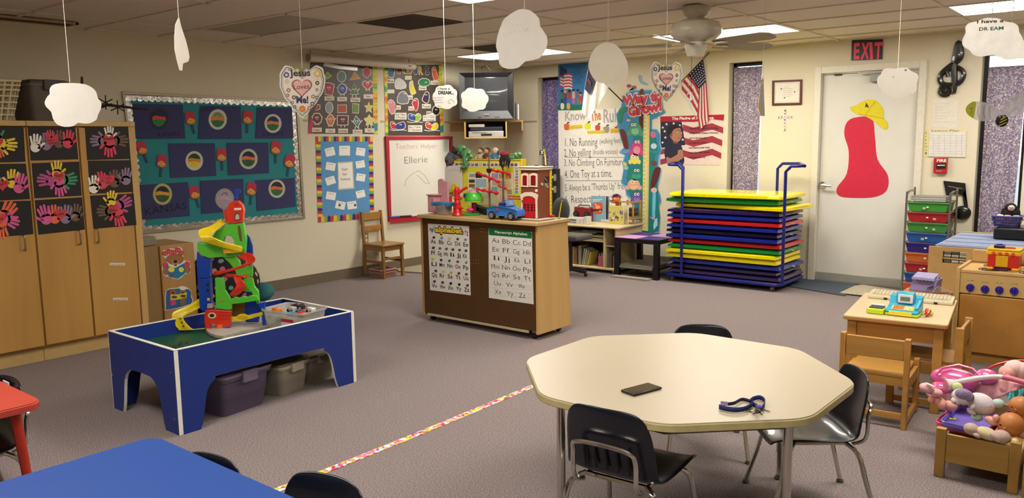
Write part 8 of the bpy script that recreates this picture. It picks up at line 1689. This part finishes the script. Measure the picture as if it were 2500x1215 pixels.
for k in range(5):p=PY(2290+k*4,720,5.66);p.z=st_;tag(G().box(-.05,.05,-.005,.005,0,.004,Matrix.Translation(p+V((0,.02,.003+.006*k)))@Matrix.Rotation(R(60-8*k),4,'Z')@Matrix.Rotation(R(12+3*k),4,'Y')).build('craft_stick',M('#c8b4b0',.5)),['leftmost pale craft stick right of the lilac toy house','second craft stick from the lilac toy house','middle craft stick right of the lilac toy house','fourth craft stick from the lilac toy house','rightmost craft stick at the keyboard end'][k],'stick')
# ---- doll bed with toys
bx0,bx1,by0,by1=-.705,-.385,3.81,4.36;BW=M('#a8803c',.42,wood=2,var=.1,sc_=12);t=thing('doll_bed','small wooden doll bed heaped with dolls at the right edge','doll bed',((bx0+bx1)/2,4.08,0));zt=PY(2300,1046,by0).z
for x in(bx0,bx1-.04):
 for y in(by0,by1-.03):G().box(x,x+.04,y,y+.03,0,zt+(.02 if y>by0 else 0)).build('post',M('#a8803c',.42,wood=3,var=.1,sc_=12),t,bev=.003)
G().box(bx0+.041,bx1-.041,by0+.006,by0+.022,.075,zt-.022).build('end_board',BW,t,bev=.002);G().box(bx0+.041,bx1-.041,by1-.022,by1-.006,.075,zt).build('end_board',BW,t,bev=.002)
for x in(bx0+.01,bx1-.028):G().box(x,x+.018,by0+.031,by1-.031,.08,.135).build('side_rail',BW,t,bev=.002)
G().box(bx0+.03,bx1-.03,by0+.023,by1-.023,.085,.095).build('bed_base',BW,t)
t2=thing('doll_bed','edge of another small wooden doll bed at the right border','doll bed',(-.27,4.0,0));G().box(-.365,-.325,3.74,3.77,0,.20).build('post',BW,t2,bev=.003);G().box(-.324,-.12,3.745,3.762,.07,.15).build('end_board',BW,t2);G().box(-.11,-.07,3.74,3.77,0,.2).build('post',BW,t2);G().box(-.365,-.07,3.77,4.2,.08,.09).build('bed_base',BW,t2);G().box(-.365,-.325,4.2,4.23,0,.2).build('post',BW,t2);G().box(-.11,-.07,4.2,4.23,0,.2).build('post',BW,t2)
def bp(px,py,z):return PZ(px,py,z)
# trays
def trayobj(name,label,P,z,mat,h=.02):
 Q=[bp(*q,z)for q in P];c=sum(Q,V())/len(Q);t=thing(name,label,'tray',c);R_=rounded([V((q.x,q.y,z))for q in Q],.03,3)
 G().prism(R_,(0,0,.004)).build('base',mat,t,flat=True);G().tube([q+(q-c)*.04+V((0,0,h))for q in R_],.004,6,True).build('rim',mat,t)
 n=len(R_);A=[q+V((0,0,.002))for q in R_];B=[q+(q-c)*.04+V((0,0,h))for q in R_];o=G().add(A+B,[(i,(i+1)%n,n+(i+1)%n,n+i)for i in range(n)]).build('side',mat,t,ang=60);s=o.modifiers.new('s','SOLIDIFY');s.thickness=.003;return t
trayobj('pink_tray','coral pink plastic tray at the bottom of the doll bed',[(2284,1044),(2345,992),(2470,1010),(2420,1075)],.150,M('#d8506a',.35),.03)
trayobj('purple_tray','lilac plastic tray nested in the pink one in the doll bed',[(2296,1042),(2345,1000),(2465,1012),(2400,1066)],.168,M('#7a6ac8',.3,coat=.3),.03)
c=bp(2326,1024,.178);G_t=thing('yellow_bow','tiny yellow green plastic bow in the lilac tray','toy',c)
for dx in(-.008,.008):G().ell(c+V((dx,dx*.5,.004)),(.008,.006,.005),8,6).build('loop',M('#b8cc2a',.4),G_t)
G().ell(c+V((0,0,.005)),.003,6,5).build('knot',M('#b8cc2a',.4),G_t)
def B(px,py,Y):return PY(px,py,Y)
SKp=M('#d89a8c',.5,var=.04);SKo=M('#b8743c',.45,var=.03);PINK=M('#d45a94',.25,coat=.5);FLO=ramp_mat('floral_cloth','v',[(0,'#d8a0a0'),(.55,'#dcaaa8'),(.8,'#d89898'),(.9,'#a86a78'),(1,'#e4c0bc')],.8,40,.2,out='Color')
# pink shell seat (two humps)
c=B(2335,925,4.27);t=thing('pink_carrier','glossy pink plastic doll carrier at the back of the heap','doll carrier',c-V((0,0,.06)))
g=G();g.ell(c+V((-.01,0,0)),(.105,.07,.052),22,12);g.build('shell',PINK,t,ang=80);c2_=B(2408,918,4.30);G().ell(c2_,(.05,.05,.035),18,10).build('second_hump',PINK,t,ang=80);G().ell(B(2300,945,4.22),(.05,.045,.03),16,10,ROT(20)).build('shell_lip',PINK,t,ang=80)
G().tube([B(2285,915,4.2),B(2300,898,4.22),B(2340,890,4.25),B(2375,900,4.25),B(2400,925,4.22)],.006,8).build('ridge',PINK,t)
t=thing('red_hoop','thin red plastic hoop handle behind the dolls','toy',B(2440,935,4.4));G().tube(sm([B(2400,912,4.38),B(2425,893,4.4),B(2465,882,4.42),B(2500,880,4.42),B(2540,890,4.4)],4,False),.006,8).build('hoop',M('#c01c30',.3),t);G().tube([B(2400,912,4.38),B(2402,960,4.36)],.005,8).build('end',M('#c01c30',.3),t)
# big flower cloth seat
t=thing('floral_blanket','pink flowered doll blanket spread under the white stick','blanket',B(2400,975,4.1))
g=G();vs_=[];fs=[];n=16
top=[(2250,945),(2290,940),(2340,945),(2400,935),(2450,925),(2500,940)];bot=[(2262,965),(2300,985),(2350,990),(2410,985),(2450,965),(2492,950)]
cloth('cloth',Fr((0,4.12,0),(-.2,-1,.25)),top,bot,FLO,t,20,.012,0,1.3)
for o in t.children:s=o.modifiers.new('s','SOLIDIFY');s.thickness=.012
blobs('floral_shoe','floral fabric bundle with white piping at the left end of the heap','bundle',[('cloth',FLO,[(B(2263,947,4.08),(.035,.03,.022),15),(B(2280,955,4.1),(.04,.03,.02),10)]),('piping',M('#e0d4cc',.7),[(B(2272,940,4.06),(.026,.008,.005),20)])],B(2266,955,4.08))
blobs('baby_doll_feet','pink doll legs poking out below the carrier','doll',[('leg',SKp,[(B(2292,980,4.12),(.038,.024,.022),15),(B(2318,990,4.14),(.036,.026,.024))]),('foot',SKp,[(B(2274,975,4.1),(.016,.018,.018)),(B(2300,988,4.1),(.02,.018,.022))])],B(2300,995,4.12))
# white stick (toy vacuum handle)
t=thing('white_toy_wand','white curved toy wand with pink end disc lying over the dolls','toy',B(2400,935,3.98));P=sm([B(2318,938,3.98),B(2345,930,3.98),B(2400,921,4.0),B(2447,920,4.02),B(2490,930,4.02),B(2520,940,4.02)],4,False);WH=M('#dccccc',.35)
k1=13;G().tube(P[:k1],.011,10).build('handle',WH,t);G().tube(P[k1-1:],.012,10).build('pink_grip',M('#c8647c',.4),t);a=B(2316,938,3.97);d_=V((-.8,-.6,0)).normalized();G().cyl(a-d_*.02,a+d_*.012,.022,.026,n=18).build('end_cup',WH,t,bev=.003);G().cyl(a+d_*.0121,a+d_*.016,.022,n=18).build('end_disc',M('#d07a8a',.4),t)
# white plush with lilac hair
WP=M('#d0c4c8',.9,bump=.3,var=.05,sc_=100);MI=M('#a8c4b8',.8)
blobs('plush_pony','white plush animal with a lilac mane and mint feet sprawled on the tray','plush toy',[('body',WP,[(B(2395,985,3.96),(.06,.05,.045),20)]),('head',WP,[(B(2350,968,3.92),(.045,.04,.036)),(B(2336,978,3.90),(.024,.022,.018))]),('mane',M('#8c7c9c',.95,bump=.6,sc_=90),[(B(2352,962,3.895),(.034,.022,.026)),(B(2364,968,3.9),(.024,.02,.024))]),('ear',M('#c8d08a',.8),[(B(2338,945,3.95),(.022,.014,.022))]),('arm',WP,[(B(2372,1004,3.93),(.022,.018,.012),30)]),
   ('foot',MI,[(B(2437,985,3.98),(.026,.022,.022)),(B(2385,1018,3.95),(.024,.02,.018))]),('label_tag',M('#e4e0d8',.6),[(B(2375,992,3.89),(.007,.002,.012),30)]),('eye',EYEB,[(B(2331,983,3.875),(.003,.002,.003)),(B(2346,988,3.885),(.003,.002,.003))])],B(2390,1012,3.94))
# lying plush baby in front
BE=M('#b89c92',.9,bump=.25,var=.1,sc_=80);CR_=M('#c8b890',.85)
blobs('plush_baby','beige plush baby lying along the front board of the doll bed','plush toy',[('head',BE,[(B(2372,1047,3.84),(.032,.032,.026),10)]),('body',CR_,[(B(2410,1058,3.84),(.046,.034,.026),15)]),('bottom',BE,[(B(2445,1066,3.84),(.036,.034,.03))]),('arm',BE,[(B(2385,1062,3.82),(.02,.016,.01),20),(B(2430,1068,3.81),(.026,.012,.014),40)]),('foot',CR_,[(B(2478,1078,3.84),(.016,.018,.016),20)])],B(2410,1070,3.85))
# dolls with brown heads
def babyhead(px,py,Y,r,mat,label,extra=None):
 c=B(px,py,Y);t=thing('baby_doll',label,'doll',c-V((0,0,r)));G().ell(c,(r,r*.95,r),20,14).build('head',mat,t,ang=80);G().ell(c+V((-r*.9,-.2*r,.0)),(r*.2,r*.16,r*.26),8,6).build('ear',mat,t,ang=80);f=V((-.35,-.93,0))
 for s in(-1,1):e_=c+V((-.33*r+s*.3*r,-.88*r,.1*r));G().ell(e_,(r*.09,r*.05,r*.07),8,6).build('eye',EYEB,t)
 G().ell(c+V((-.3*r,-.93*r,-.12*r)),(r*.1,r*.08,r*.09),8,6).build('nose',mat,t);G().tube([c+V((-.45*r,-.86*r,-.35*r)),c+V((-.3*r,-.9*r,-.4*r)),c+V((-.15*r,-.9*r,-.35*r))],r*.04,5).build('mouth',M('#8a3c30',.5),t)
 G().ell(c+V((r*.9,r*.4,-r*.5)),(r*1.0,r*.7,r*.6),14,8).build('body',M('#c89a94',.8),t,ang=80);return t
babyhead(2468,1036,3.90,.052,SKo,'larger brown baby doll head in the doll bed');babyhead(2492,992,3.98,.045,SKo,'brown baby doll head at the right border above the larger one')
blobs('baby_doll','pink doll arm and hand between the plush and the brown doll','doll',[('arm',SKp,[(B(2422,1027,3.9),(.03,.02,.018),20)]),('hand',SKp,[(B(2432,1020,3.88),(.014,.014,.016))])],B(2425,1035,3.9))
blobs('baby_doll','pink bonneted baby doll at the upper right of the heap','doll',[('head',SKp,[(B(2462,910,4.12),(.04,.04,.036))]),('bonnet',M('#d8b4b0',.85,bump=.2),[(B(2478,900,4.14),(.045,.045,.04)),(B(2495,905,4.14),(.04,.04,.04))]),('nose',SKp,[(B(2452,912,4.085),(.007,.007,.006))]),('cheek',M('#d88478',.6),[(B(2460,918,4.083),(.012,.008,.01))])],B(2475,925,4.12))
G_t=thing('teal_cloth','shiny teal cloth scrap under the right side of the heap','cloth',B(2480,965,4.05));cloth('cloth',Fr((0,4.05,0),(0,-1,.4)),[(2455,962),(2480,952),(2510,945)],[(2465,975),(2485,975),(2510,970)],M('#4aa4a8',.25,.3,bump=.5),G_t,10,.006)
